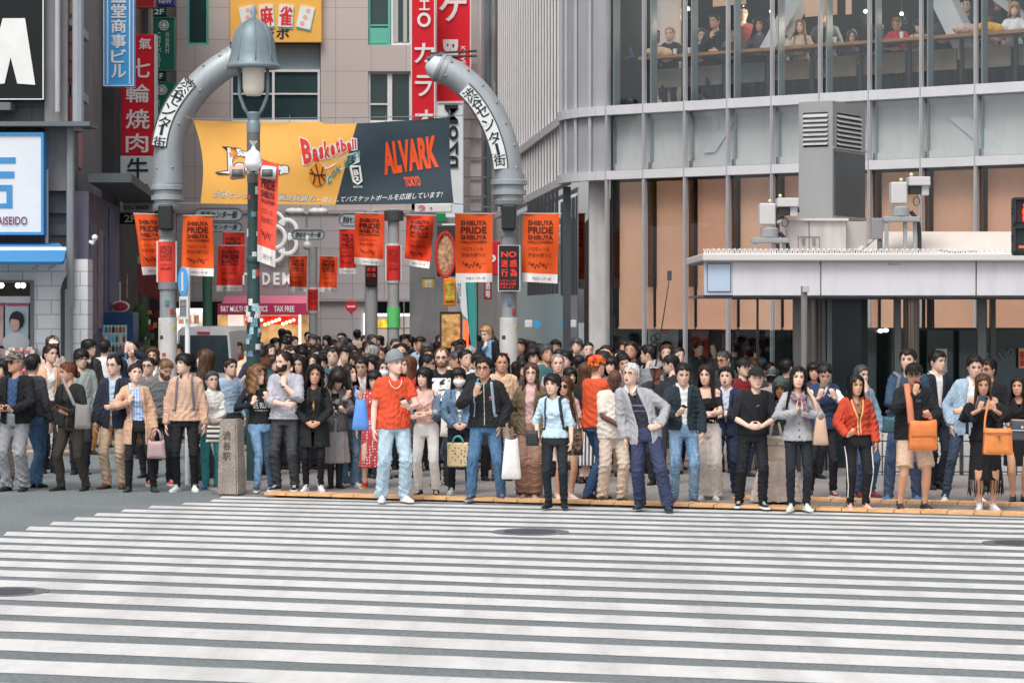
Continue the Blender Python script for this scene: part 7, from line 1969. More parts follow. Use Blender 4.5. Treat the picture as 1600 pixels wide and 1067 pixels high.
  headpart(mb, 'glasses', paint(22, 20, 22, 1, .2) if glasses != 'wire' else paint(120, 112, 108, 1, .3))
 if hat:
  mb = MB(); st, hcol = hat[0], hat[1]; hk = hat[2] if len(hat) > 2 else {}
  hair_mesh(mb, {'cap': 'hat', 'beanie': 'beanie', 'turban': 'turban', 'back': 'hat'}[st], min(lod, 1), seed)
  fl_ = -1 if st == 'back' else 1
  if st in ('cap', 'back'):
   rg = []
   for y_, ww in ((-.075, .076), (-.105, .07), (-.135, .058), (-.155, .036)): rg.append([(ww * math.sin(a_) * 1.0, (y_ * fl_ + (.0 if True else 0)), .052 - (abs(y_) - .075) * .22 - .012 * (math.sin(a_)) ** 2 + .004 * math.cos(a_)) for a_ in np.linspace(0, 2 * PI, 16, endpoint=False)])
   mb.rings(rg)
   mb.ball((0, 0, .134), .008, 6, 5)
  if st == 'beanie': mb.tube([(*[float(q) for q in hring(np.array([.034]), np.array([a_]), .019)],) for a_ in ()], .01) if False else None
  if st == 'beanie':
   pts = []
   for a_ in np.linspace(-PI, PI, 28): x, y = hring(np.array([.032]), np.array([a_]), .016); pts.append((float(x[0]), float(y[0]), float(np.interp(abs(a_), [0, 1.2, 3.2], [.062, .034, .012]))))
   mb.tube(pts, .013, 6, 0, False, .5, (0, 0, 1))
  if st == 'turban': mb.tube([(-.06, -.07, .06), (0, -.10, .075), (.06, -.07, .095)], .018, 8, 0, True); mb.ball((0, .1, .05), .03, 8, 6)
  if 'c2' in hk: hk['c2'] = S(*hk['c2'], 1)
  headpart(mb, 'cap' if st in ('cap', 'back') else ('hat' if st == 'turban' else 'beanie'), cloth(*hcol, 1.1, **hk))
 f.label = label
 return f
def hand_point(f, k, along=.09, off=.02):
 a, e, w_, D, N, c = f.A[k]; Nn = (N - D * N.dot(D)).normalized()
 return w_ + D * along * f.s + Nn * off * f.s, D, Nn
def phone(f, k, label, col=(24, 24, 28), screen=(40, 50, 60), along=.085, off=.03, size=(.036, .074), glowing=0.0, name='phone', cat='phone', flip=1):
 p, D, N = hand_point(f, k, along, off); X = D.cross(N).normalized()
 q = f.M
 m3 = Matrix((X, D, N)).transposed().to_4x4(); mw = q @ Matrix.Translation(p) @ m3
 o = thing(name, label, cat); o.matrix_world = mw
 mb = MB(); mb.box((-size[0], -size[1], -.005), (size[0], size[1], .005), 0, .006); mb.build('case', paint(*col, 1.1, .35), o)
 mb = MB(); mb.box((-size[0] * .92, -size[1] * .95, .005), (size[0] * .92, size[1] * .95, .0058)); mb.build('screen', M(S(*screen, 1.1), rough=.1, var=.15, vs=20, emit=glowing, name='screen'), o)
 mb = MB(); mb.box((-size[0] * .8, size[1] * .6, -.0068), (-size[0] * .3, size[1] * .88, -.005), 0, .002); mb.build('lens', paint(16, 16, 18, 1, .1), o)
 return o
def loc(f, p): return f.M @ Vector(p)
def strap_path(f, side, z_lo=1.05, s_=None):
 """front strap of a backpack, in the figure's own coordinates"""
 s = f.s; g = side; pts = [V3((g * .085, .06, 1.475)) * s, V3((g * .095, -.03, 1.49)) * s]
 for z in np.linspace(1.44, z_lo, 9): pts.append(f.surf(g * (.095 + .03 * (1.44 - z) / .4) * s, z * s, .010))
 pts.append(V3((g * .19, .02, z_lo - .02)) * s)
 return pts
def backpack(f, label, col, straps=True, body=True, wide=1.0, z=1.22, lod=0, strapcol=None):
 o = thing('backpack', label, 'backpack', f.root.location, f.root.rotation_euler.z); s = f.s
 if body:
  mb = MB(); c = V3((0, .20, z)) * s; mb.box(c - V3((.14 * wide, .07, .21)) * s, c + V3((.14 * wide, .08, .21)) * s, 0, .05); v, F = remesh(mb, .02, 3); nm = normals(v, F); v = wrinkle(v, nm, .003, 5, 'top'); link_mesh('pack', v, [tuple(q) for q in F], None, cloth(*col), o, True)
 if straps:
  for g in (-1, 1):
   mb = MB(); mb.tube(strap_path(f, g), .022 * s, 8, 0, False, .35, (0, 1, 0)); mb.build('strap', cloth(*(strapcol or col)), o, True)
 return o
def bag(label, x0, y0, x1, y1, d, col, strap=None, name='handbag', cat='bag', depth=.12, taper=.86, flap=None, mk=None, strapr=.012, handle=None, soft=.3, strapcol=None, trim=None):
 """a bag hanging in front of or beside its carrier; photo rectangle, distance, strap path in photo pixels (x, y, d)"""
 a, b = px(x0, y1, d), px(x1, y0, d); c = V3(((a.x + b.x) / 2, d, a.z)); W, Hh = (b.x - a.x) / 2, b.z - a.z
 o = thing(name, label, cat, c)
 mk = mk or {}
 m = M(S(*col, 1.15), rough=mk.pop('rough', .5), var=.1, vs=10, bump=.2, bs=70, name='bag', **({k: (S(*v, 1.1) if k == 'c2' else v) for k, v in mk.items() if k != 'bs'}), **({} if 'bs' not in mk else {})) if not mk.get('kind') else cloth(*col, 1.15, kind=mk['kind'], c2=S(*mk['c2'], 1.15), bs=mk.get('bs', 30), rough=.6)
 bm = bmesh.new(); bmesh.ops.create_cube(bm, size=1)
 bmesh.ops.subdivide_edges(bm, edges=bm.edges[:], cuts=4, use_grid_fill=True)
 rr = random.Random(int(x0 * 3 + y0))
 for v in bm.verts:
  q = v.co.z + .5; k = 1 - (1 - taper) * q; bul = 1 + soft * .35 * (1 - (2 * v.co.x) ** 2) * (1 - (2 * q - 1) ** 2)
  v.co = V3((v.co.x * 2 * W * k + rr.uniform(-.004, .004), v.co.y * depth * bul * (1 - .5 * q * soft), q * Hh - soft * .04 * (1 - (2 * v.co.x) ** 2) * (q > .9) - soft * .0))
 bmesh.ops.bevel(bm, geom=[e for e in bm.edges if e.calc_face_angle(0) > 1.2], offset=.012, segments=2, affect='EDGES')
 bmesh.ops.smooth_vert(bm, verts=bm.verts, factor=.3 + soft * .3, use_axis_x=True, use_axis_y=True, use_axis_z=True)
 mb = MB(); mb.bm(bm); mb.build('bag_body', m, o, True, 60)
 sm = m if not strapcol else paint(*strapcol, 1.1, .6)
 if flap: mb = MB(); mb.box((-W * .9, -depth * .62, Hh * flap[0]), (W * .9, -depth * .45, Hh * flap[1]), 0, .012); mb.build('flap', m if len(flap) < 3 else paint(*flap[2]), o, True, 50)
 if trim:
  mb = MB()
  for zf in trim[0]: mb.tube([(-W * .93, -depth * .5, Hh * zf), (0, -depth * .64, Hh * zf), (W * .93, -depth * .5, Hh * zf)], .006, 5)
  mb.box((-.012, -depth * .72, Hh * .6), (.012, -depth * .6, Hh * .72)); mb.build('zip', paint(*trim[1]), o)
 if handle:
  for y in (-.04, .04):
   n = 9; mb = MB(); mb.tube([(W * .5 * math.cos(q), y, Hh * .96 + handle * math.sin(q)) for q in np.linspace(PI, 0, n)], strapr, 7); mb.build('handle', sm, o, True)
 if strap:
  pts = [px(*p) - c for p in strap]; mb = MB(); mb.tube(smooth_path(pts, 14) if len(pts) > 2 else pts, strapr, 7, 0, False, .5, (0, 1, 0)); mb.build('strap', sm, o, True)
 return o
GF = 'people waiting along the kerb'
BLK, NVY, GRY, WHT, DNM, BGE = (34, 35, 39), (40, 48, 66), (140, 142, 146), (226, 226, 226), (70, 100, 136), (196, 172, 148)
SNK, DK, BRN = ((226, 226, 226), (232, 232, 232), 'lace'), ((36, 36, 38), (28, 28, 30)), ((96, 62, 48), (50, 40, 34))
VAN = ((30, 30, 34), (226, 226, 224), 'lace')
JN = lambda c=DNM, **k: G(c, denim=True, **k)
OP = [(.7, .05), (1.0, .05), (1.2, .06), (1.46, .065)]
SUIT = [(.75, .03), (1.0, .012), (1.1, .02), (1.3, .055), (1.46, .065)]
def P_(label, hx, hy, fx, fy, *a, **k):
 k.setdefault('group', GF)
 m = fx if not hasattr(fx, '__len__') else sum(fx) / 2
 k.setdefault('z0', 0.0 if m < 345 else KH)
 return person(label, hx, hy, fx, fy, *a, **k)
def both(f):
 a, b = hand_point(f, 0, .06, .03)[0], hand_point(f, 1, .06, .03)[0]; return (a + b) / 2
# ---- front row, left to right
f = P_('man in a camouflage cap and sunglasses holding a small camera, grey cargo trousers', 27, 547, (10, 37), 767, -16, (-28, -4, 0), 'm', 1.05, 'tan', ('crop', 'gry'), G((58, 86, 130), sl=0), G(BLK, open=[(.8, .07), (1.0, .06), (1.46, .075)], hem=.86), G((140, 142, 148), fit='loose', wr=.0045), DK, ('camera', 'camera'), glasses='sun', hat=('cap', (126, 116, 108), dict(kind='camo', c2=(70, 62, 58), bs=28)))
c = both(f); o = thing('camera', 'small black camera in the hands of the man in the camouflage cap', 'camera', loc(f, c)); mb = MB(); mb.box((-.05, -.03, -.03), (.05, .02, .03), 0, .01); mb.build('body', paint(28, 28, 30), o); mb = MB(); mb.tube([(0, -.03, 0), (0, -.07, 0)], .026, 12); mb.build('lens', paint(20, 20, 22, 1, .2), o, True, 40)
f = P_('person in dark clothes and blue jeans carrying a backpack, seen from behind', 50, 552, (49, 62), 762, 150, (20, 0, 0), 'm', 1, 'asian', ('short', 'blk'), G((58, 60, 64)), None, JN((52, 84, 118)), DK, ('down', 'down'), lod=1)
backpack(f, 'black backpack on the person behind the man in the camouflage cap', (38, 40, 44), z=1.12, straps=False)
f = P_('woman with red brown hair in dark clothes reading a tablet, grey crossbody bag', 109, 566, (94, 133), 766, -22, (-38, 2, 0), 'f', 1.12, 'tan', ('back', 'red', .016, 'lowbun'), G((50, 44, 42), sl=0, v=1.36), G((38, 40, 42), open=[(.8, .02), (1.2, .04), (1.46, .07)], hem=.88), G((60, 54, 48), fit='reg'), DK, ('pocket', 'read'))
phone(f, 1, 'brown tablet cover held by the red haired woman', (120, 92, 80), (120, 92, 80), .10, .03, (.075, .10), 0, 'tablet', 'tablet')
bag('grey crossbody bag of the red haired woman', 117, 630, 142, 670, 30.35, (128, 122, 122), [(97, 590, 30.75), (107, 612, 30.6), (117, 634, 30.55)], strapr=.022, soft=.8)
f = P_('older man with glasses in a navy blazer and khaki trousers', 180, 555, (166, 191), 763, -10, (-16, -2, 0), 'm', 1.0, 'asian', ('reced', 'blk'), G((178, 204, 232), sl=0, collar=(190, 212, 236)), G((44, 52, 68), open=SUIT, lapel=1, hem=.80), G((196, 168, 140), fit='reg'), BRN, ('downf', 'clasp_hi'), glasses='wire', belly=.02)
f = P_('woman in an open beige trench coat over a striped shirt', 210, 568, (201, 240), 768, 8, (14, -8, 6), 'f', .98, 'asian', ('back', 'dbr', .012, 'lowbun'), G((196, 210, 236), sl=0, kind='stripe_x', c2=(140, 165, 215), bs=9, collar=(200, 212, 236), hem=.90), G((202, 160, 132), open=[(.6, .10), (1.0, .085), (1.3, .08), (1.46, .085)], hem=.66, lapel=1, flare=.1, buttons=(.98, 1.1, 1.2), bx=-.115), G((38, 38, 42), fit='slim'), ((44, 66, 64), (30, 40, 40)), ('strap', 'downf'))
bag('dusty pink handbag hanging beside the woman in the trench coat', 230, 687, 259, 716, 30.7, (168, 140, 142), None, handle=.14, soft=.5, strapr=.009)
f = P_('bearded blond man in a grey hoodie looking down, black trousers with white stripes', 253, 556, (235, 266), 758, 12, (28, 30, 0), 'm', 1.02, 'fair', ('crop', 'lbr'), G((108, 112, 114), hood=1), None, G((38, 40, 44), fit='reg', side=(220, 220, 220)), ((216, 66, 46), (226, 226, 226), 'lace'), ('downf', 'phone'), beard='lbr')
f = P_('young man with bowl cut black hair in a tan hoodie and white shoes', 290, 552, (276, 304), 767, 0, (-42, -4, 0), 'm', .95, 'asian', ('mop', 'blk'), G((204, 166, 142), hood=1, hem=.90, band=True, ease=.024), None, G((36, 36, 40), fit='slim'), SNK, ('down', 'down'))
backpack(f, 'grey backpack straps on the tan hoodie', (112, 112, 120), body=True)
f = P_('small elderly woman in a cream sweater and teal trousers', 330, 586, (322, 340), 763, 8, (20, -6, 0), 'f', 1.0, 'asian', ('crop', 'gbl', .014), G((214, 212, 208), turtle=1, hem=.84, ease=.03, collar=None), None, G((60, 158, 164), fit='reg'), ((50, 120, 170), (40, 90, 130)), ('across', 'across'), glasses='wire', H=1.5)
bag('black and white striped bag held by the elderly woman', 322, 664, 351, 692, 31.0, (60, 62, 66), None, mk=dict(kind='stripe_z', c2=(200, 196, 188), bs=5), soft=.4)
f = P_('woman in a black lettered tee and jeans leaning on the granite bollard with a phone', 399, 571, (402, 424), (768, 764), 14, (42, 0, 0), 'f', 1.08, 'fair', ('wavy', 'lbr'), G((36, 38, 44), sl=.95, print=(('BE RUN', -.10, 1.17, .23, .085, .03), ('TOKYO', -.09, 1.13, .21, .018, .01)), pcol=(226, 226, 226), hem=.94), None, JN((92, 136, 180), fit='slim', c2=(160, 190, 214)), ((52, 70, 76), (220, 220, 220)), ('strap', 'phone_hi'), legs=(.3, -.5))
phone(f, 1, 'black phone raised by the woman leaning on the bollard', (26, 26, 28))
bag('mustard orange bag behind the elbow of the woman on the bollard', 413, 634, 434, 660, 31.1, (196, 128, 54), None, soft=.8)
f = P_('bearded man with receding hair in a grey sweatshirt, hand on his chin', 447, 547, (432, 460), 767, -12, (-30, 6, 0), 'm', 1.05, 'fair', ('reced', 'dbr'), G((170, 170, 182), sl=.72, hem=.90, ease=.026, band=True), None, JN((58, 62, 66), fit='reg', c2=(84, 88, 92)), VAN, ('fold2', 'chin'), beard='dbr')
o = thing('wristwatch', 'black wristwatch of the man with his hand on his chin', 'watch', loc(f, f.A[1][2])); mb = MB(); mb.ball((0, 0, -.02), (.034, .034, .014), 12, 6); mb.build('watch', paint(24, 24, 26), o, True)
f = P_('smiling woman with long curly hair in a black coat, hands clasped', 491, 570, (478, 501), 767, 2, (4, 0, 4), 'f', 1.0, 'tan', ('curly', 'blk'), G((44, 42, 42), sl=0, print=(('♦', -.015, 1.14, .03, .14, .0),), pcol=(190, 140, 80)), G((38, 40, 44), open=[(.7, .02), (1.0, .03), (1.2, .06), (1.46, .07)], hem=.62, flare=.12, ease=.022, lapel=1), G((32, 32, 36), fit='skinny'), SNK, ('clasp', 'clasp'), smile=1)
f = P_('woman with a hair clip looking down at her phone, pleated grey skirt and black boots', 522, 573, (517, 530), 762, 10, (24, 34, 0), 'f', 1.0, 'asian', ('bangs', 'dbr'), G((96, 94, 98), sl=1, open=SUIT, hem=.82, ease=.026), None, G((150, 146, 146), type='skirt', hem=.36, flare=.12), ((32, 32, 34), (28, 28, 30), 'boot'), ('phone', 'phone'), lod=1)
phone(f, 0, 'phone in the hands of the woman with the hair clip', (40, 40, 44))
bag('black and white printed bag of the woman in the pleated skirt', 511, 640, 527, 675, 31.2, (70, 72, 74), [(520, 610, 31.3), (512, 642, 31.2)], mk=dict(kind='camo', c2=(210, 208, 206), bs=20))
f = P_('woman in a grey jacket and wide jeans looking up to the right', 545, 570, (535, 556), 760, 16, (40, -12, 0), 'f', 1.0, 'asian', ('long', 'blk'), G((90, 88, 86), sl=0), G((150, 148, 144), open=OP, hem=.74, ease=.03), JN((92, 132, 164), fit='flare', c2=(140, 170, 192)), SNK, ('phone_hi', 'phone_hi'))
phone(f, 1, 'dark phone held by the woman in the grey jacket and wide jeans', (36, 36, 40))
bag('blue plastic shopping bag on the arm of the woman in wide jeans', 550, 622, 577, 672, 30.6, (96, 150, 226), [(556, 606, 30.7), (556, 618, 30.6), (562, 632, 30.6)], name='shopping_bag', soft=.9, mk=dict(rough=.3), taper=.55)
f = P_('girl in a red and white patterned dress half hidden behind the man in orange', 585, 600, (570, 594), 762, 0, (0, 10, 0), 'f', .9, 'asian', ('bob', 'blk'), G((206, 70, 74), kind='spots', c2=(232, 226, 222), bs=28, sl=.9), None, G((206, 70, 74), kind='spots', c2=(232, 226, 222), bs=28, type='skirt', hem=.30, bare=.6), ((190, 40, 46), (220, 180, 60)), lod=1, H=1.5)
f = P_('young man in an orange tee and grey beanie holding a phone', 615, 544, (597, 633), 783, 14, (26, -2, 0), 'm', 1.02, 'pale', None, G((236, 84, 50), k=.98, sl=.34, hem=.86, ease=.026, wr=.006), None, JN((160, 188, 206), fit='loose', c2=(212, 226, 232), wr=.007), SNK, ('down', 'phone'), hat=('beanie', (146, 152, 156), dict(kind='stripe_z', c2=(112, 118, 122), bs=60)), belly=.01)
phone(f, 1, 'black phone in the hand of the man in the grey beanie', (30, 30, 32))
o = thing('necklace', 'thin white necklace over the orange tee', 'necklace', f.root.location, f.root.rotation_euler.z); mb = MB(); s = f.s; mb.tube(smooth_path([f.surf(x * s, z * s, .008) for x, z in ((-.075, 1.445), (-.06, 1.39), (-.02, 1.35), (.02, 1.35), (.06, 1.39), (.075, 1.445))], 20), .0045, 5); mb.build('chain', paint(226, 222, 214, 1.2, .3), o)
f = P_('woman in a pink tee and white trousers, denim jacket slipped off her shoulders', 663, 573, (655, 681), (775, 776), -10, (-12, 0, 4), 'f', 1.0, 'asian', ('bob', 'blk', .014), G((222, 178, 170), sl=.2, hem=.95, v=1.40), G((82, 112, 142), denim=1, off=1.22, sl=1, open=[(.9, .12), (1.3, .14)], hem=1.02, ease=.05), G((218, 214, 210), fit='reg', hem=.14), VAN, ('fold', 'fold2'))
f = P_('tall bald man with glasses and beard in a black tee with a white print', 691, 542, (682, 700), 758, 0, (-6, 0, 0), 'm', 1.25, 'fair', ('reced', 'lbr', .004), G((34, 36, 40), sl=.4, ease=.02, patch=((-.15, 1.09, .30, .29, (228, 228, 228)),), print=(('adidas', -.11, 1.12, .22, .06, .02), ('♣', -.07, 1.20, .14, .14, 0)), pcol=(30, 32, 36)), None, G((60, 60, 64)), DK, ('down', 'down'), lod=0, glasses='thick', beard='lbr', belly=.05)
f = P_('woman in a white face mask and denim jacket with a cream tote', 716, 573, (706, 733), 771, 2, (6, 4, 0), 'f', .95, 'asian', ('bangs', 'blk', .012), G((222, 220, 216), sl=0, collar=(110, 140, 170)), G((92, 124, 156), denim=1, open=SUIT, hem=.92, ease=.028, lapel=1, c2=(140, 168, 190)), G((42, 46, 54), fit='slim'), SNK, ('clasp', 'clasp'), mask=(228, 226, 226))
bag('cream canvas tote on the shoulder of the masked woman', 688, 638, 722, 682, 30.9, (222, 216, 208), [(706, 606, 30.5), (700, 640, 30.7)], name='tote_bag', soft=.5, strapr=.022)
bag('pale bag with brown dots and teal handles held by the masked woman', 699, 691, 732, 729, 30.0, (236, 212, 166), None, name='tote_bag', handle=.09, mk=dict(kind='spots', c2=(100, 72, 54), bs=26), soft=.1, taper=1, strapcol=(70, 170, 180), strapr=.011)
f = P_('man with glasses in a black fleece filming with a pale blue phone', 757, 556, (736, 783), (782, 781), -4, (-8, 4, 0), 'm', 1.08, 'tan', ('short', 'blk'), G((40, 42, 46), hem=.90, ease=.03, band=True, zip=1.44, collar=1, print=(('FC', .07, 1.26, .04, .022, .02),), pcol=(226, 226, 226), patch=((.06, 1.235, .065, .016, (200, 46, 50)),)), None, JN((62, 104, 146), fit='reg', c2=(110, 150, 186)), ((46, 62, 84), (150, 156, 160), 'lace'), ('phone_hi', 'pocket'), glasses='thick')
phone(f, 0, 'pale blue phone held up by the man in the black fleece', (130, 196, 214), (30, 34, 40), flip=1)
backpack(f, 'grey blue backpack straps over the black fleece', (140, 160, 172))
f = P_('woman with glasses in a pink turtleneck and olive jacket, brown wide trousers', 830, 566, (819, 834), 779, -6, (2, 0, 0), 'f', 1.02, 'fair', ('long', 'br', .014), G((206, 166, 164), sl=0, turtle=1), G((112, 96, 76), open=OP, hem=.84, ease=.034), G((146, 112, 96), fit='wide', hem=.06), ((196, 150, 142), (226, 218, 210)), ('carry', 'downf'), glasses='wire')
bag('white plastic bag with an orange mark held by the woman in the olive jacket', 783, 684, 815, 748, 28.95, (226, 224, 222), [(796, 672, 29.4), (799, 690, 29.4)], name='shopping_bag', soft=.9, mk=dict(rough=.3), taper=.6)
f = P_('woman in a light blue blouse and slim black trousers at the kerb edge', 864, 584, (857, 881), 793, -8, (-12, 0, 0), 'f', 1.02, 'asian', ('mop', 'blk'), G((186, 216, 234), sl=.62, hem=.93, v=1.41, vw=.9), None, G((38, 46, 52), fit='slim'), ((28, 28, 32), (26, 26, 28)), ('carry', 'downf'))
backpack(f, 'black backpack straps over the light blue blouse', (46, 52, 60), wide=1.1)
bag('black pouch in the hand of the woman in the light blue blouse', 821, 672, 842, 696, 27.85, (36, 38, 42), None, soft=.3, taper=.8)
f = P_('woman with long brown hair and sunglasses in a beige blouse and white skirt', 884, 588, (872, 893), 780, 16, (-34, 2, 0), 'f', .95, 'tan', ('long2', 'br'), G((222, 196, 186), sl=.45, hem=.93, ease=.024), None, G((222, 204, 192), type='skirt', hem=.55, flare=.03, bare=.35), ((226, 200, 190), (226, 226, 226), 'lace'), ('downf', 'downf'), glasses='sun')
bag('brown camouflage shoulder bag of the woman with sunglasses', 882, 668, 911, 711, 28.9, (118, 96, 72), [(894, 610, 29.2), (899, 640, 28.9), (906, 672, 28.9)], mk=dict(kind='camo', c2=(58, 52, 44), bs=18), soft=.5)
f = P_('man in an orange turban cap and red orange tee turned away', 932, 551, (921, 940), 780, 128, (10, -4, 0), 'm', 1.1, 'fair', ('crop', 'lbr'), G((226, 86, 48), k=.95, sl=.4, hem=.88, ease=.024), None, JN((46, 78, 116)), BRN, ('fold', 'fold2'), hat=('turban', (226, 110, 44), dict(kind='camo', c2=(196, 70, 40), bs=22)))
f = P_('person with long light hair and a black and white striped skirt', 914, 566, (909, 920), 755, 160, (0, 0, 0), 'f', .95, 'asian', ('long', 'br'), G((40, 42, 46)), None, G((70, 74, 82), type='skirt', hem=.26, flare=.06, kind='stripe_x', c2=(206, 206, 206), bs=7, bare=.9), DK, ('fold', 'down'), lod=1)
f = P_('bald dark skinned man in a beige shirt and trousers looking at a phone', 960, 574, (942, 972), 784, 10, (-8, 24, 0), 'm', 1.06, 'dark', None, G((214, 204, 192), sl=.45, hem=.84, ease=.028, buttons=(1.0, 1.1, 1.2)), None, G((204, 186, 170), fit='loose', wr=.007), ((58, 48, 44), (40, 36, 34)), ('across', 'phone_hi'), belly=.045, glasses='wire')
phone(f, 1, 'brown phone in the hand of the bald man in beige', (110, 70, 60), (60, 40, 40))
f = P_('old man in a grey blazer and navy trousers, hand on his hip, mouth open', 986, 567, (1000, 1043), (794, 797), -8, (-22, -6, 4), 'm', 1.0, 'asian', ('short', 'wht'), G((46, 48, 62), sl=0, collar=(235, 235, 235), v=1.34, patch=((-.1, 1.25, .2, .025, (98, 84, 112)), (-.1, 1.19, .2, .012, (90, 92, 104)))), G((164, 164, 170), open=[(.72, .10), (1.0, .07), (1.2, .085), (1.46, .075)], hem=.78, lapel=1), G((58, 66, 100), fit='loose', wr=.006), ((44, 62, 76), (34, 36, 40)), ('down', 'hip'), glasses='wire', mouth=.6)
f = P_('smiling man in a cap holding a tall selfie stick', 1026, 560, (1020, 1032), 757, -6, (-10, 0, 0), 'm', 1, 'brown', ('crop', 'blk'), G((52, 54, 60), sl=.4), None, G((50, 54, 62)), DK, ('strap', 'down'), smile=1, lod=1, hat=('cap', (150, 150, 152)))
p = loc(f, hand_point(f, 0, .06, .02)[0]); q = px(1046, 436, p.y); o = thing('selfie_stick', 'tall black selfie stick rising above the crowd before the tan blinds', 'selfie stick', p); mb = MB(); mb.tube([(0, 0, -.05), (q - p)[:]], [.012, .006], 8); mb.build('pole', paint(40, 40, 42, 1, .4), o); mb = MB(); k = q - p; mb.box((k.x - .03, k.y - .012, k.z - .02), (k.x + .03, k.y + .012, k.z + .11), 0, .008); mb.build('phone_head', paint(52, 62, 72), o)
f = P_('man in a navy cardigan and ripped jeans looking at his phone', 1066, 565, (1053, 1084), 786, 4, (2, 14, 0), 'm', 1.0, 'asian', ('short', 'blk'), G((228, 228, 228), sl=0, v=1.40, hem=.86, collar=(230, 230, 230)), G((42, 56, 66), open=[(.9, .07), (1.0, .03), (1.1, .035), (1.3, .055), (1.46, .07)], hem=.92, lapel=1), JN((96, 142, 186), fit='reg', c2=(190, 208, 222), wr=.007), ((86, 58, 54), (222, 214, 206)), ('phone', 'downf'), glasses=None)
phone(f, 0, 'black phone in the hand of the man in the navy cardigan', (26, 26, 30))
f = P_('woman with long dark hair in a black lace top and wide cream trousers', 1104, 570, (1098, 1116), 780, -6, (-12, 0, 0), 'f', .92, 'asian', ('long2', 'dbr'), G((36, 34, 36), off=1.34, sl=.3, neck=1.33, hem=1.0), None, G((214, 204, 196), fit='wide', rise=1.06, hem=.03), SNK, ('fold', 'fold2'))
f = P_('yawning man in a navy suit with folded arms', 1135, 574, (1122, 1148), 770, -8, (-8, -6, 0), 'm', 1.02, 'asian', ('short', 'blk', .016), G((190, 200, 222), sl=0, collar=(200, 208, 226)), G((44, 56, 84), open=SUIT, lapel=1, hem=.80), G((42, 52, 78), fit='reg'), DK, ('fold', 'fold2'), mouth=1.2)
f = P_('young man in a black cap, black sweater and black jeans', 1181, 570, (1155, 1192), (792, 794), 0, (6, 0, 0), 'm', 1.02, 'fair', ('crop', 'br'), G((34, 36, 40), sl=.62, hem=.92, ease=.022, print=(('◢', .0, 1.28, .045, .03, 0),), pcol=(96, 98, 102)), None, G((36, 38, 42), fit='reg', wr=.007), VAN, ('clasp_hi', 'clasp_hi'), hat=('cap', (38, 42, 42)), adj=((0, 0, -.06), (0, 0, -.06)))
f = P_('woman in a dark headscarf and a long beige dress with a handbag', 1220, 588, (1203, 1222), 786, -4, (-8, 0, 0), 'f', 1.0, 'brown', ('hijab', (46, 50, 56)), G((52, 56, 68), sl=1, ease=.03), None, G((206, 190, 176), type='skirt', hem=.03, flare=.22, rise=1.1, wr=.006), DK, ('carry', 'carry'), hat=('beanie', (70, 86, 84)))
bag('cream leather handbag of the woman in the headscarf', 1196, 680, 1228, 720, 28.3, (208, 190, 172), None, handle=.18, soft=.2, strapr=.010, trim=((.62, .85), (160, 144, 130)))
f = P_('woman in a grey cardigan with palms pressed together, pink scarf', 1246, 573, (1236, 1260), 797, -2, (0, -4, 4), 'f', .98, 'asian', ('long', 'blk'), G((158, 160, 164), hem=.86, ease=.03, flare=.04, buttons=(.92, 1.0, 1.08), v=1.36), None, G((38, 44, 52), fit='slim'), SNK, ('pray', 'pray'), smile=.3)
o = thing('scarf', 'pink and grey scarf of the woman with pressed palms', 'scarf', f.root.location, f.root.rotation_euler.z); s = f.s; mb = MB(); mb.tube(smooth_path([V3((.03, .085, 1.50)) * s, V3((-.095, .03, 1.47)) * s, f.surf(-.06 * s, 1.40 * s, .02), f.surf(0, 1.36 * s, .02), f.surf(.06 * s, 1.40 * s, .02), V3((.095, .03, 1.47)) * s, V3((-.03, .085, 1.50)) * s], 24), .036 * s, 9, 0, True, .7); mb.build('wrap', cloth(150, 92, 112, 1.1, kind='camo', c2=S(120, 116, 124), bs=34), o, True)
mb = MB(); mb.tube([f.surf(.05 * s, 1.37 * s, .02), f.surf(.085 * s, 1.25 * s, .02), f.surf(.1 * s, 1.13 * s, .02)], [.03 * s, .04 * s, .045 * s], 9, 0, True, .4, (0, 1, 0)); mb.build('scarf_end', cloth(150, 92, 112, 1.1, kind='camo', c2=S(120, 116, 124), bs=34), o, True)
bag('tan hobo bag on the shoulder of the woman with pressed palms', 1270, 652, 1294, 695, 27.5, (190, 158, 134), [(1261, 606, 27.62), (1274, 630, 27.5), (1278, 660, 27.5)], soft=.9, strapr=.022, taper=.6)
f = P_('girl in a navy and white sports vest looking down at her phone', 1288, 563, (1266, 1302), 777, 0, (-2, 28, 0), 'f', .95, 'asian', ('back', 'blk', .012, 'bun'), G((226, 226, 228), sl=.9, ease=.024), G((52, 66, 96), sl=0, hem=.88, ease=.034, v=1.34, vw=.45, kind='stripe_z', c2=(52, 66, 96), bs=2), G((40, 42, 50), fit='slim', hem=.14), ((110, 44, 52), (226, 226, 226), 'lace'), ('phone_hi', 'phone_hi'))
phone(f, 0, 'grey phone held in both hands by the girl in the sports vest', (120, 118, 120))
f = P_('woman in a red orange bomber jacket and black track trousers', 1336, 585, (1329, 1353), 796, 6, (6, 2, 0), 'f', 1.12, 'tan', ('long', 'blk', .014), G((150, 100, 66), sl=0, v=1.36), G((206, 72, 46), k=1.0, hem=.98, ease=.034, open=[(.98, .004), (1.2, .006), (1.3, .04), (1.46, .07)], band=True, wr=.006, edge=(214, 160, 110)), G((36, 36, 42), fit='slim', side=(222, 216, 210)), ((226, 176, 160), (226, 186, 172), 'lace'), ('phone', 'downf'), adj=((.06, .06, -.14), (0, 0, 0)))
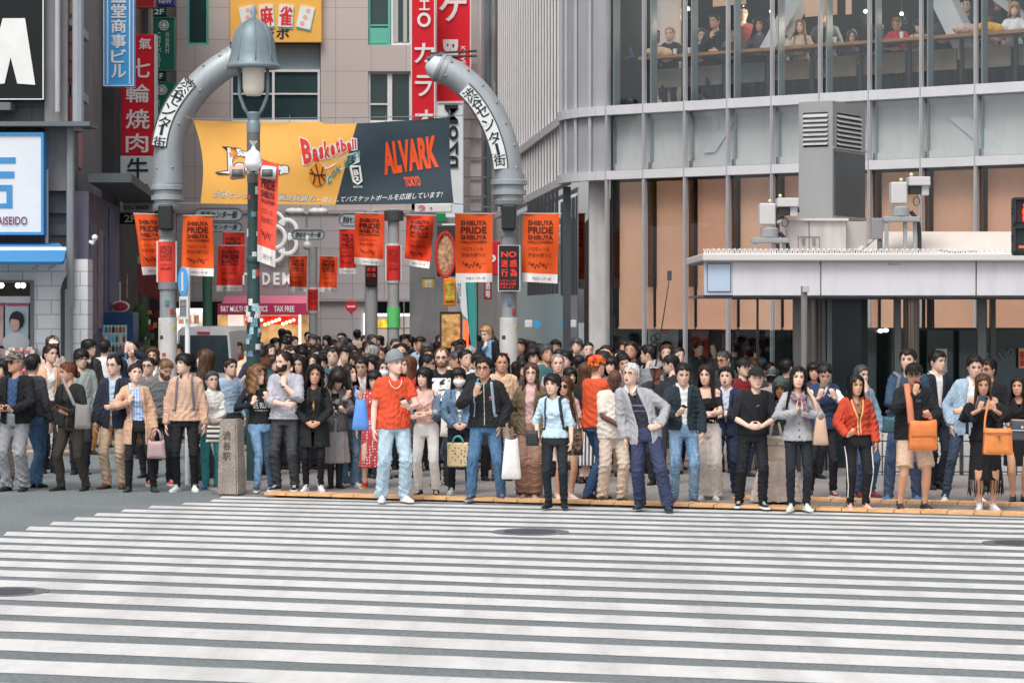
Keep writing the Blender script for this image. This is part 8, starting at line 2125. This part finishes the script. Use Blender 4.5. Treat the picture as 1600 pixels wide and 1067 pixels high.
f = P_('person in a blue denim jacket covering their face with a hand', 1343, 570, (1342, 1362), 776, 20, (10, 0, 0), 'f', 1.0, 'asian', ('short', 'gbl', .016), G((214, 204, 198), sl=0), G((124, 152, 182), denim=1, open=OP, hem=.88, ease=.03), JN((60, 84, 116)), ((120, 40, 50), (90, 60, 60)), ('hand_up', 'downf'), lod=1)
f = P_('tall man in a navy jacket with a phone, blue shoes', 1420, 543, (1388, 1432), 783, -12, (-10, 2, 0), 'm', 1.05, 'asian', ('short', 'blk'), G((52, 78, 104), ease=.03, hem=.86), None, JN((62, 84, 118)), ((66, 124, 172), (200, 206, 210)), ('fold2', 'down'), lod=1)
backpack(f, 'grey backpack strap on the navy jacket of the tall man', (110, 112, 116), body=False)
bag('dark teal pouch at the hip of the tall man in the navy jacket', 1379, 650, 1402, 676, 28.65, (54, 92, 104), None, soft=.4)
f = P_('man in a black cap and round glasses in a black hoodie and khaki shorts', 1428, 563, (1407, 1446), 796, 6, (-14, 4, 0), 'm', 1.15, 'tan', ('short', 'blk'), G((52, 54, 58), sl=0, print=(('TOKYO', -.03, 1.30, .12, .03, .01),), pcol=(120, 122, 124)), G((36, 38, 42), hood=1, open=[(.9, .09), (1.1, .07), (1.3, .06), (1.46, .06)], hem=.84, ease=.036), G((206, 174, 150), type='shorts', fit='loose', len=.92, bare=.8), ((38, 44, 52), (30, 34, 40)), ('phone_face', 'phone'), glasses='thick', hat=('cap', (34, 36, 40)), belly=.03)
phone(f, 0, 'dark red phone held before the chin of the man in khaki shorts', (110, 30, 36), (40, 30, 34)); phone(f, 1, 'black phone at the belly of the man in khaki shorts', (28, 28, 30), (90, 96, 90))
bag('large orange leather shoulder bag on the man in khaki shorts', 1420, 655, 1464, 703, 27.42, (206, 118, 60), [(1417, 600, 27.52), (1421, 630, 27.42), (1424, 662, 27.4)], flap=(.45, .85), mk=dict(rough=.5), strapr=.04, strapcol=(196, 120, 84), soft=.5, taper=.95)
f = P_('man in a black suit and white shirt looking to the right', 1462, 547, (1455, 1470), 764, 14, (24, 2, 0), 'm', 1.0, 'asian', ('short', 'blk', .016), G((228, 228, 230), sl=0, collar=(232, 232, 232)), G((38, 42, 52), open=SUIT, lapel=1, hem=.78), G((38, 42, 52)), DK, lod=1)
f = P_('man in a light blue blazer stepping with dark jeans and white shoes', 1522, 553, (1477, 1530), (785, 783), -8, (8, 12, 0), 'm', 1.0, 'asian', ('crop', 'blk', .012), G((226, 224, 222), sl=0, collar=(228, 228, 228), v=1.38), G((156, 182, 206), open=SUIT, lapel=1, hem=.80), JN((52, 66, 88), fit='slim', c2=(70, 86, 108)), SNK, ('pocket', 'fold2'), glasses=None)
f = P_('man with glasses in black peering over the light blue blazer', 1546, 560, (1540, 1556), 768, -20, (-24, 4, 0), 'm', 1, 'tan', ('short', 'blk'), G((38, 38, 42)), None, G((40, 42, 46)), ((60, 100, 80), (40, 60, 50)), lod=1, glasses='thick')
f = P_('woman in a black off shoulder dress with fringes photographing with a large phone', 1536, 582, (1531, 1552), 796, -4, (-4, 12, 0), 'f', 1.04, 'tan', ('long', 'br', .013), G((34, 34, 38), off=1.30, neck=1.29, sl=.8, cuff=.07, ease=.026, hem=.9, name='dress_top'), None, G((34, 34, 38), type='skirt', hem=.38, flare=.06, fringe=1, bare=.9), ((228, 228, 230), (232, 232, 232), 'lace'), ('phone_hi', 'phone_hi'))
phone(f, 0, 'large dark blue phone of the woman in the fringed black dress', (60, 74, 92), (44, 52, 60), .10, .03, (.055, .085))
bag('orange tan leather handbag of the woman in the fringed dress', 1536, 668, 1582, 710, 27.36, (210, 128, 66), [(1546, 625, 27.42), (1540, 650, 27.36), (1538, 676, 27.35)], soft=.25, taper=.9, trim=((.80,), (140, 80, 40)), mk=dict(rough=.4), strapr=.013)
f = P_('woman in a black dress with a dark clutch at the right edge of the picture', 1592, 588, (1583, 1600), 784, -10, (-14, 0, 0), 'f', 1.05, 'tan', ('long', 'blk', .012), G((34, 34, 38), sl=.35, v=1.34), None, G((34, 34, 38), type='skirt', hem=.5, flare=.05, bare=.5), DK, ('fold', 'fold2'))
bag('dark grey clutch with a pale stripe at the right picture edge', 1578, 656, 1612, 688, 28.3, (72, 76, 84), None, soft=.2, taper=.95, trim=((.5,), (200, 200, 200)))
# ---- second row: heads and shoulders between the front figures
G2 = 'people looking over the front row'
def Q(label, hx, hy, d, yaw=0, look=(0, 0, 0), sex='m', hair=('short', 'blk'), col=BLK, skin='asian', **k):
 inner = k.pop('inner', None); arms = k.pop('arms', ('down', 'down')); gk = k.pop('g', {})
 t = G(inner, sl=0, v=1.38) if inner else G(col, **gk)
 return P_(label, hx, hy, (hx - 8, hx + 8), 0, yaw, look, sex, k.pop('w', 1.0), skin, hair, t, G(col, open=k.pop('op', SUIT), hem=.8, **gk) if inner else None, k.pop('bot', G(random.choice([(44, 46, 54), (60, 62, 68), (52, 66, 88), (150, 132, 116)]))), DK, arms, lod=k.pop('lod', 1), d=d, group=G2, **k)
Q('woman in a tan coat looking right beside the drugstore wall', 77, 537, 34.5, 20, (26, 0, 0), 'f', ('back', 'dbr', .012, 'lowbun'), (222, 172, 136), inner=(236, 226, 222), op=OP)
Q('woman in a cream visor and beige top by the drugstore wall', 81, 519, 38.5, 10, (10, 6, 0), 'f', ('long', 'dbr'), (206, 184, 168), hat=('cap', (226, 214, 200)))
Q('person in a pale pink top behind the man in the camouflage cap', 8, 560, 33, -20, (-20, 0, 0), 'f', ('bob', 'blk'), (222, 190, 188))
Q('young man in a grey green shirt looking down behind the tablet reader', 125, 543, 34.3, 14, (16, 12, 0), 'm', ('mop', 'blk'), (158, 168, 164), g=dict(hem=.8))
Q('tall young man in a dark olive jacket and mustard trousers before the vending machine', 136, 529, 39, 30, (44, 2, 0), 'm', ('mop', 'blk'), (74, 72, 66), inner=(40, 40, 42), op=OP, bot=G((188, 128, 68)))
Q('man in a white shirt seen from behind at the vending machine', 163, 530, 41, 170, (10, 0, 0), 'm', ('short', 'blk'), (226, 224, 224))
f = Q('man in a navy suit raising his phone high to take a picture', 207, 531, 38, 0, (0, -4, 0), 'm', ('short', 'blk'), NVY, inner=(196, 212, 236), arms=('up', 'up')); phone(f, 0, 'pale blue phone held high by the man in the navy suit', (170, 220, 236), (60, 70, 80))
Q('woman with brown hair in a grey coat in front of the left gate column', 239, 541, 37.5, 0, (0, 6, 0), 'f', ('wavy', 'br', .02), (172, 166, 166), inner=(226, 220, 220))
Q('man with glasses half hidden behind the blond bearded man', 233, 557, 33.6, 0, (-10, 0, 0), 'm', ('crop', 'blk'), (120, 112, 110), glasses='thick')
Q('woman with long brown hair in a dark jacket looking left', 322, 546, 33, -40, (-46, -6, 0), 'f', ('long2', 'br', .024), (46, 50, 58), inner=(222, 220, 220))
Q('woman in a teal top and dark scarf looking right beside the green lamp post', 408, 543, 33.6, 40, (50, -4, 0), 'f', ('back', 'blk', .016, 'lowbun'), (52, 128, 136), 'brown', w=1.15)
Q('man in light blue behind the elderly woman', 358, 560, 34, 10, (30, 0, 0), 'm', ('short', 'dbr'), (150, 176, 204))
Q('woman with black hair behind the smiling curly haired woman', 471, 556, 34, -10, (-16, 0, 0), 'f', ('long', 'blk'), (60, 58, 62))
Q('dark haired man partly hidden behind the curly haired woman', 500, 553, 35, 10, (10, 0, 0), 'm', ('mop', 'blk'), (70, 66, 66))
Q('man with short brown hair in a patterned black and white shirt', 551, 547, 34.5, 20, (34, 14, 0), 'm', ('crop', 'dbr'), (60, 62, 64), 'tan', g=dict(kind='camo', c2=(206, 204, 200), bs=26))
Q('man in a red jacket looking down beside the man in the grey beanie', 567, 554, 33.2, -4, (-6, 20, 0), 'm', ('short', 'blk'), (186, 52, 48), inner=(206, 204, 206), op=OP)
Q('woman in headphones and a large white face mask', 596, 561, 33, 10, (14, 0, 0), 'f', ('long', 'blk'), (52, 78, 92), mask=(230, 230, 230))
Q('older man with grey hair and glasses in profile below the banner post', 583, 538, 37, -50, (-54, 0, 0), 'm', ('reced', 'gry'), (126, 120, 120), 'fair', glasses='wire')
Q('woman with auburn hair behind the shoulder of the man in orange', 640, 556, 33.2, -30, (-20, 0, 0), 'f', ('long', 'red', .022), (186, 60, 56), 'fair')
Q('man with black hair and glasses in profile left of the tall bald man', 664, 553, 34.6, 30, (50, 4, 0), 'm', ('short', 'blk', .018), (44, 46, 50), glasses='thick')
Q('man with shaved dark hair in profile right of the tall bald man', 717, 547, 35, -40, (-50, 6, 0), 'm', ('crop', 'gbl'), (96, 98, 96), 'tan')
Q('man with grey hair seen between the bald man and the boy', 734, 540, 36.5, 40, (60, 0, 0), 'm', ('reced', 'gry'), (74, 82, 80), 'fair')
fb = Q('man carrying the small boy on his shoulders', 749, 549, 32.6, 0, (-6, 8, 0), 'm', ('mop', 'blk'), (38, 40, 44), 'fair', arms=('strap', 'strap'))
f = P_('small blond boy in a blue and black shirt riding on shoulders', 763, 511, (750, 774), 0, -10, (-30, 14, 0), 'm', .95, 'pale', ('crop', 'bld', .016), G((120, 176, 214), sl=1), G((36, 40, 48), sl=1, open=[(.9, .11), (1.46, .09)], hem=.9, ease=.02), G((60, 62, 70), fit='slim'), DK, ('chin', 'down'), lod=0, d=32.75, z0=1.02, group=G2)
Q('stern man with short black hair in a beige shirt', 783, 551, 32.6, 4, (4, 2, 0), 'm', ('reced', 'blk', .012), (216, 178, 144), 'tan', lod=0, w=1.1, g=dict(collar=1, buttons=(1.1, 1.2, 1.3)))
Q('person with shaggy black hair in a dark jacket behind the woman in pink', 832, 541, 35, 10, (10, 6, 0), 'm', ('mop', 'blk', .03), (52, 56, 58))
Q('old man with grey hair and ruddy face behind the blue blouse', 871, 553, 33.4, 0, (4, 0, 0), 'm', ('reced', 'gry', .010), (202, 186, 176), 'fair', lod=0, w=1.05)
Q('woman with black fringe behind the woman with sunglasses', 890, 574, 32.2, 10, (10, 0, 0), 'f', ('bangs', 'blk'), (150, 60, 66))
Q('person in a dark baseball cap just right of the orange turban', 942, 545, 34, 150, (0, 0, 0), 'm', ('short', 'blk'), (58, 60, 62), hat=('cap', (48, 50, 52)))
Q('woman with black hair behind the bald man in beige', 956, 556, 33.4, -10, (-10, 0, 0), 'f', ('bob', 'blk'), (120, 110, 108))
Q('man with dark hair and a wide face between the old man and the turban', 976, 555, 34.4, 0, (-4, 0, 0), 'm', ('short', 'blk'), (98, 92, 92), 'tan')
Q('tall man with black hair and a blue grey backpack looking left', 1016, 537, 34, -50, (-60, 0, 0), 'm', ('short', 'blk'), (136, 146, 152))
Q('man in a black cap in profile behind the navy cardigan', 1052, 551, 33.8, -50, (-58, 4, 0), 'm', ('short', 'blk'), (50, 52, 56), hat=('cap', (40, 42, 46)))
Q('bald man with glasses in front of the glass shop front', 1134, 546, 34.2, -20, (-24, 10, 0), 'm', ('crop', 'gbl', .004), (60, 62, 66), 'tan', glasses='thick')
Q('person in a red and black checked shirt and black hat', 1160, 557, 33.4, 20, (10, 0, 0), 'm', ('short', 'blk'), (182, 48, 44), hat=('cap', (42, 42, 44)), g=dict(kind='plaid', c2=(28, 28, 32), bs=12))
Q('woman with loose hair above the black cap of the young man', 1176, 561, 34.6, -14, (-14, 0, 0), 'f', ('wavy', 'br'), (86, 80, 78))
Q('person in a shiny grey leather cap seen from behind', 1207, 573, 32.3, 160, (0, 0, 0), 'm', ('short', 'blk'), (150, 140, 138), hat=('back', (92, 96, 100)))
Q('dark haired man behind the woman with pressed palms', 1228, 560, 34, 140, (0, 0, 0), 'm', ('short', 'blk'), (62, 66, 72))
Q('man with brown hair by the round steel column', 1200, 566, 34.8, 20, (20, 0, 0), 'm', ('short', 'dbr'), (84, 88, 94))
Q('person peeking past the right edge of the girl in the sports vest', 1272, 566, 33, 10, (-16, 0, 0), 'f', ('bob', 'blk'), (58, 60, 66), 'tan')
# ------------------------------------------------------------------ the crowd further down the street
GC = 'crowd walking up the shopping street'
random.seed(21)
WORD = {'black': (36, 36, 40), 'navy': (44, 52, 74), 'grey': (132, 132, 136), 'white': (222, 222, 222), 'beige': (202, 178, 152), 'dark red': (134, 44, 46), 'brown': (106, 80, 62), 'teal': (58, 104, 110), 'pink': (222, 176, 176), 'olive': (100, 98, 74), 'light blue': (156, 184, 212), 'charcoal': (66, 68, 72)}
MARKS = [(215, 'by the vending machine'), (300, 'before the parked van'), (350, 'just right of the parked van'), (420, 'behind the green lamp post'), (470, 'under the pink awning'), (520, 'left of the no entry sign'), (565, 'below the no entry sign'), (600, 'before the snack shop'), (650, 'right of the green sticker'), (705, 'before the framed food poster'), (755, 'left of the right gate column'), (820, 'right of the right gate column'), (880, 'before the grey wall panel'), (960, 'by the glass corner'), (1100, 'along the glass shop front'), (1700, 'under the canopy')]
protos = []; spots = []
for d, x0, x1, st in ((34.9, 440, 1085, 44), (36.2, 420, 1080, 47), (37.8, 395, 1060, 46), (39.6, 388, 1020, 46), (41.4, 385, 940, 45), (43.4, 215, 880, 44), (45.6, 385, 870, 40), (48.2, 372, 850, 40), (51.5, 375, 830, 38), (55.5, 375, 800, 38), (60, 380, 760, 40), (65, 390, 720, 44)):
 x = x0 + random.uniform(0, 20)
 while x < x1:
  if not any(abs(x - g_) < 15 and d > 41 for g_ in (795, 262)) and not (280 < x < 372 and 43 < d < 53): spots.append((x, d))
  x += st * random.uniform(.72, 1.3)
used = set()
HSTY = {'m': (('short', 'short hair'), ('mop', 'shaggy hair'), ('crop', 'cropped hair')), 'f': (('long', 'long hair'), ('bob', 'bobbed hair'), ('bangs', 'a fringe'))}
kinds = [('m', 0, 'black'), ('f', 0, 'grey'), ('m', 1, 'navy'), ('f', 1, 'beige'), ('m', 2, 'charcoal'), ('f', 2, 'white'), ('m', 0, 'white'), ('m', 1, 'olive')]
sk = ['asian', 'asian', 'asian', 'fair', 'tan']
def lab(sx, hword, cw, x, d):
 mk = next(m for lim_, m in MARKS if x < lim_); far = 'near' if d < 38 else ('farther' if d < 46 else ('far' if d < 56 else 'farthest'))
 fw = {'near': 'just behind', 'farther': 'mid crowd', 'far': 'far back', 'farthest': 'far end'}[far]
 return f"{'man' if sx == 'm' else 'woman'} in {cw} with {hword}, {fw} {mk}"
for i, (x, d) in enumerate(spots):
 pr = i if i < len(kinds) else random.randrange(len(kinds))
 sx, hi_, _ = kinds[pr]; hs_, hw_ = HSTY[sx][hi_]
 for _t in range(30):
  cw = kinds[pr][2] if i < len(kinds) and _t == 0 else random.choice(['black', 'black', 'black', 'navy', 'navy', 'charcoal', 'charcoal', 'grey', 'white', 'beige', 'brown', 'olive', 'teal', 'dark red', 'pink', 'light blue'])
  l = lab(sx, hw_, cw, x, d)
  if l not in used: break
 used.add(l); H_ = random.uniform(1.62, 1.84) if sx == 'm' else random.uniform(1.52, 1.70)
 if i < len(kinds):
  hy = HOR + FPX * (CAMZ - KH - H_) / d
  f = person(l, x, hy, (x - 5, x + 5), 0, random.uniform(-25, 25), (random.uniform(-20, 20), random.uniform(-4, 10), 0), sx, 1.0, 'asian', (hs_, 'blk'), G(WORD[cw], hem=.84, ease=.022), None, G((52, 54, 62)), DK, ('down', 'downf') if i % 2 else ('phone', 'down'), lod=2, d=d, group=GC)
  protos.append((f.root, H_, list(f.root.children)))
 else:
  r0, h0, ch0 = protos[pr]
  r = r0.copy(); COL.objects.link(r); r['label'] = l
  r.location = ((x - 800) * d / FPX, d, KH); k = H_ / h0; r.scale = (k * random.uniform(.97, 1.08), k, k); r.rotation_euler.z = R(random.choice([random.uniform(-40, 40), random.uniform(-70, 70), random.uniform(140, 220)]))
  for ch in ch0:
   c = ch.copy(); COL.objects.link(c); c.parent = r
   base = ch.name.split('.')[0]; m = None
   if base == 'top': m = cloth(*WORD[cw])
   elif base == 'trousers': m = cloth(*random.choice([(50, 52, 60), (40, 42, 46), (66, 84, 112), (120, 110, 104)]))
   elif base == 'hair': m = hair_mat(HC[random.choice(['blk', 'blk', 'blk', 'blk', 'dbr', 'dbr', 'gbl', 'br'] if d < 60 else ['blk'])])
   elif base == 'body': m = skin_mats(random.choice(sk))[0]
   if m is not None: c.material_slots[0].link = 'OBJECT'; c.material_slots[0].material = m
 if d > 36 and random.random() < .08 and i >= len(kinds):
  pass
# ------------------------------------------------------------------ guests in the upstairs cafe and shoppers inside the glass shop
GU = 'guests at the upstairs cafe counter'
def U(label, x, y, sex, hair, col, look=(0, 0, 0), skin='fair', arms=('clasp_hi', 'clasp_hi'), off=1.32, **k):
 d = fac(fac_t(x), 0, off).y
 xx = 800 + (fac(fac_t(x), 0, 0).x) * FPX / fac(fac_t(x), 0, 0).y
 d = A_.y + fu.y * fac_t(x) + off
 return person(label, x, y, (x - 6, x + 6), 0, -20, look, sex, 1.0, skin, hair, G(col, sl=k.pop('sl', 1)), None, G((50, 52, 58)), DK, arms, lod=1, d=d, z0=5.96, group=GU, **k)
U('cafe guest with short blond hair smiling in dark clothes', 1047, 43, 'm', ('crop', 'bld'), (44, 48, 52), smile=1)
U('cafe guest with dark skin beside the blond guest', 1029, 47, 'm', ('crop', 'blk'), (40, 42, 46), (10, 0, 0), 'brown')
U('cafe guest in blue beside the white inner column', 968, 40, 'f', ('bob', 'br'), (70, 96, 132), (20, 0, 0))
U('cafe guest in black with raised hand', 1118, 22, 'm', ('short', 'dbr'), (36, 38, 42), (-20, 0, 0), 'tan', ('chin', 'clasp_hi'))
U('cafe guest in black leaning low beside the raised hand', 1096, 44, 'm', ('short', 'br'), (38, 40, 44), (24, 10, 0))
U('cafe woman with long dark hair and folded arms', 1187, 28, 'f', ('wavy', 'dbr'), (70, 70, 82), (0, 0, 4), 'tan')
U('cafe woman in a beige vest with a paper cup', 1252, 31, 'f', ('long', 'lbr'), (190, 170, 150), (-6, 0, 0))
U('cafe guest bent forward in a grey top', 1330, 46, 'f', ('long', 'gbl'), (128, 134, 140), (20, 20, 0))
U('cafe guest in a red tee reading', 1402, 26, 'm', ('crop', 'lbr'), (186, 44, 48), (0, 24, 0), 'tan', sl=.35)
U('bearded cafe guest in a dark jacket turned right', 1477, 9, 'm', ('short', 'blk'), (60, 64, 72), (50, 6, 0), 'tan', beard='blk')
U('cafe guest in pink beside the yellow bag', 1549, 26, 'f', ('bob', 'br'), (206, 160, 160), (-20, 10, 0))
U('blond cafe woman in a white tee at the right edge', 1584, 3, 'f', ('bob', 'bld'), (226, 226, 230), (14, 0, 0), sl=.3)
U('standing cafe guest in dark clothes behind the blond woman', 1560, -16, 'm', ('short', 'blk'), (44, 46, 54), (0, 0, 0), 'tan', off=1.95)
U('standing cafe guest in dark green near the yellow bag', 1510, -4, 'm', ('short', 'dbr'), (48, 58, 60), (0, 0, 0), 'fair', off=2.1)
U('cafe guest in olive seated between the black clad guests', 1146, 40, 'm', ('mop', 'blk'), (90, 92, 76), (10, 10, 0), 'asian')
U('cafe guest in white beside the long haired woman', 1222, 38, 'f', ('bob', 'blk'), (214, 212, 208), (-14, 6, 0), 'asian')
U('cafe guest in denim blue left of the red tee', 1372, 36, 'f', ('long', 'dbr'), (92, 118, 148), (10, 8, 0))
U('standing cafe guest in grey deep in the room behind the beige vest', 1290, 12, 'm', ('short', 'blk'), (104, 108, 112), (-20, 0, 0), 'asian', off=2.4)
U('standing cafe guest in dark red deep in the room', 1160, 8, 'm', ('short', 'dbr'), (120, 50, 52), (20, 0, 0), 'fair', off=2.6)
U('cafe guest in a tan top right of the red tee', 1436, 30, 'f', ('bangs', 'blk'), (196, 160, 128), (0, 10, 0), 'asian')
def onbar(x, off, dx=0):
 p = fac(fac_t(x), 7.075, off); return p
for x, lb in ((1020, 'paper cup before the dark skinned cafe guest'), (1042, 'paper cup before the blond cafe guest'), (1194, 'paper cup before the long haired cafe woman'), (1272, 'paper cup right of the woman in the beige vest'), (1377, 'paper cup left of the red tee')):
 o = thing('paper_cup', lb, 'cup', onbar(x, .78)); mb = MB(); mb.lathe([(.028, 0), (.04, .10)], n=14); mb.build('cup', paint(228, 226, 222, 1.2), o, True, 40); mb = MB(); mb.lathe([(.042, .10), (.042, .112), (.036, .118)], n=14); mb.build('lid', paint(236, 236, 234, 1.2), o, True, 40)
for x, col, lb in ((1512, (240, 180, 60), 'yellow bag on the cafe counter'), (992, (214, 178, 140), 'beige jacket bundle on the cafe counter'), (1478, (196, 160, 150), 'brown paper bag on the cafe counter')):
 p = onbar(x, .8); o = thing('counter_bag', lb, 'bag', p); mb = MB(); mb.ball((0, 0, .09), (.24, .1, .1), 14, 8); mb.ball((.14, 0, .07), (.14, .1, .09), 12, 7); v, F = remesh(mb, .02, 1); v = wrinkle(v, normals(v, F), .006, 3, 'top'); link_mesh('bag_body', v, [tuple(q) for q in F], None, cloth(*col), o, True)
GS = 'shoppers inside the glass shop'
for x, y, sx, hr_, col, lb, yw in ((1090, 522, 'm', ('short', 'blk'), (58, 66, 70), 'shopper in dark grey inside the glass shop behind the cap in profile', 30), (1118, 520, 'f', ('long', 'blk'), (70, 78, 80), 'shopper with long hair inside the glass shop', -30), (1148, 521, 'm', ('short', 'blk'), (54, 70, 78), 'shopper in teal turned away inside the glass shop', 170), (1182, 512, 'm', ('short', 'dbr'), (150, 186, 214), 'shopper in a light blue shirt inside the glass shop', 150), (1166, 516, 'f', ('bob', 'blk'), (40, 42, 44), 'shopper in black inside the glass shop', 200), (1040, 520, 'm', ('short', 'blk'), (150, 50, 52), 'shopper in a red jacket inside the glass shop', 20)):
 d = A_.y + fu.y * fac_t(x) + 1.3
 person(lb, x, y, (x - 5, x + 5), 0, yw, (0, 8, 0), sx, 1.0, 'asian', hr_, G(col), None, G((54, 56, 62)), DK, lod=2, d=d, group=GS, H=1.7)
bpy.data.scenes.remove(TMP)
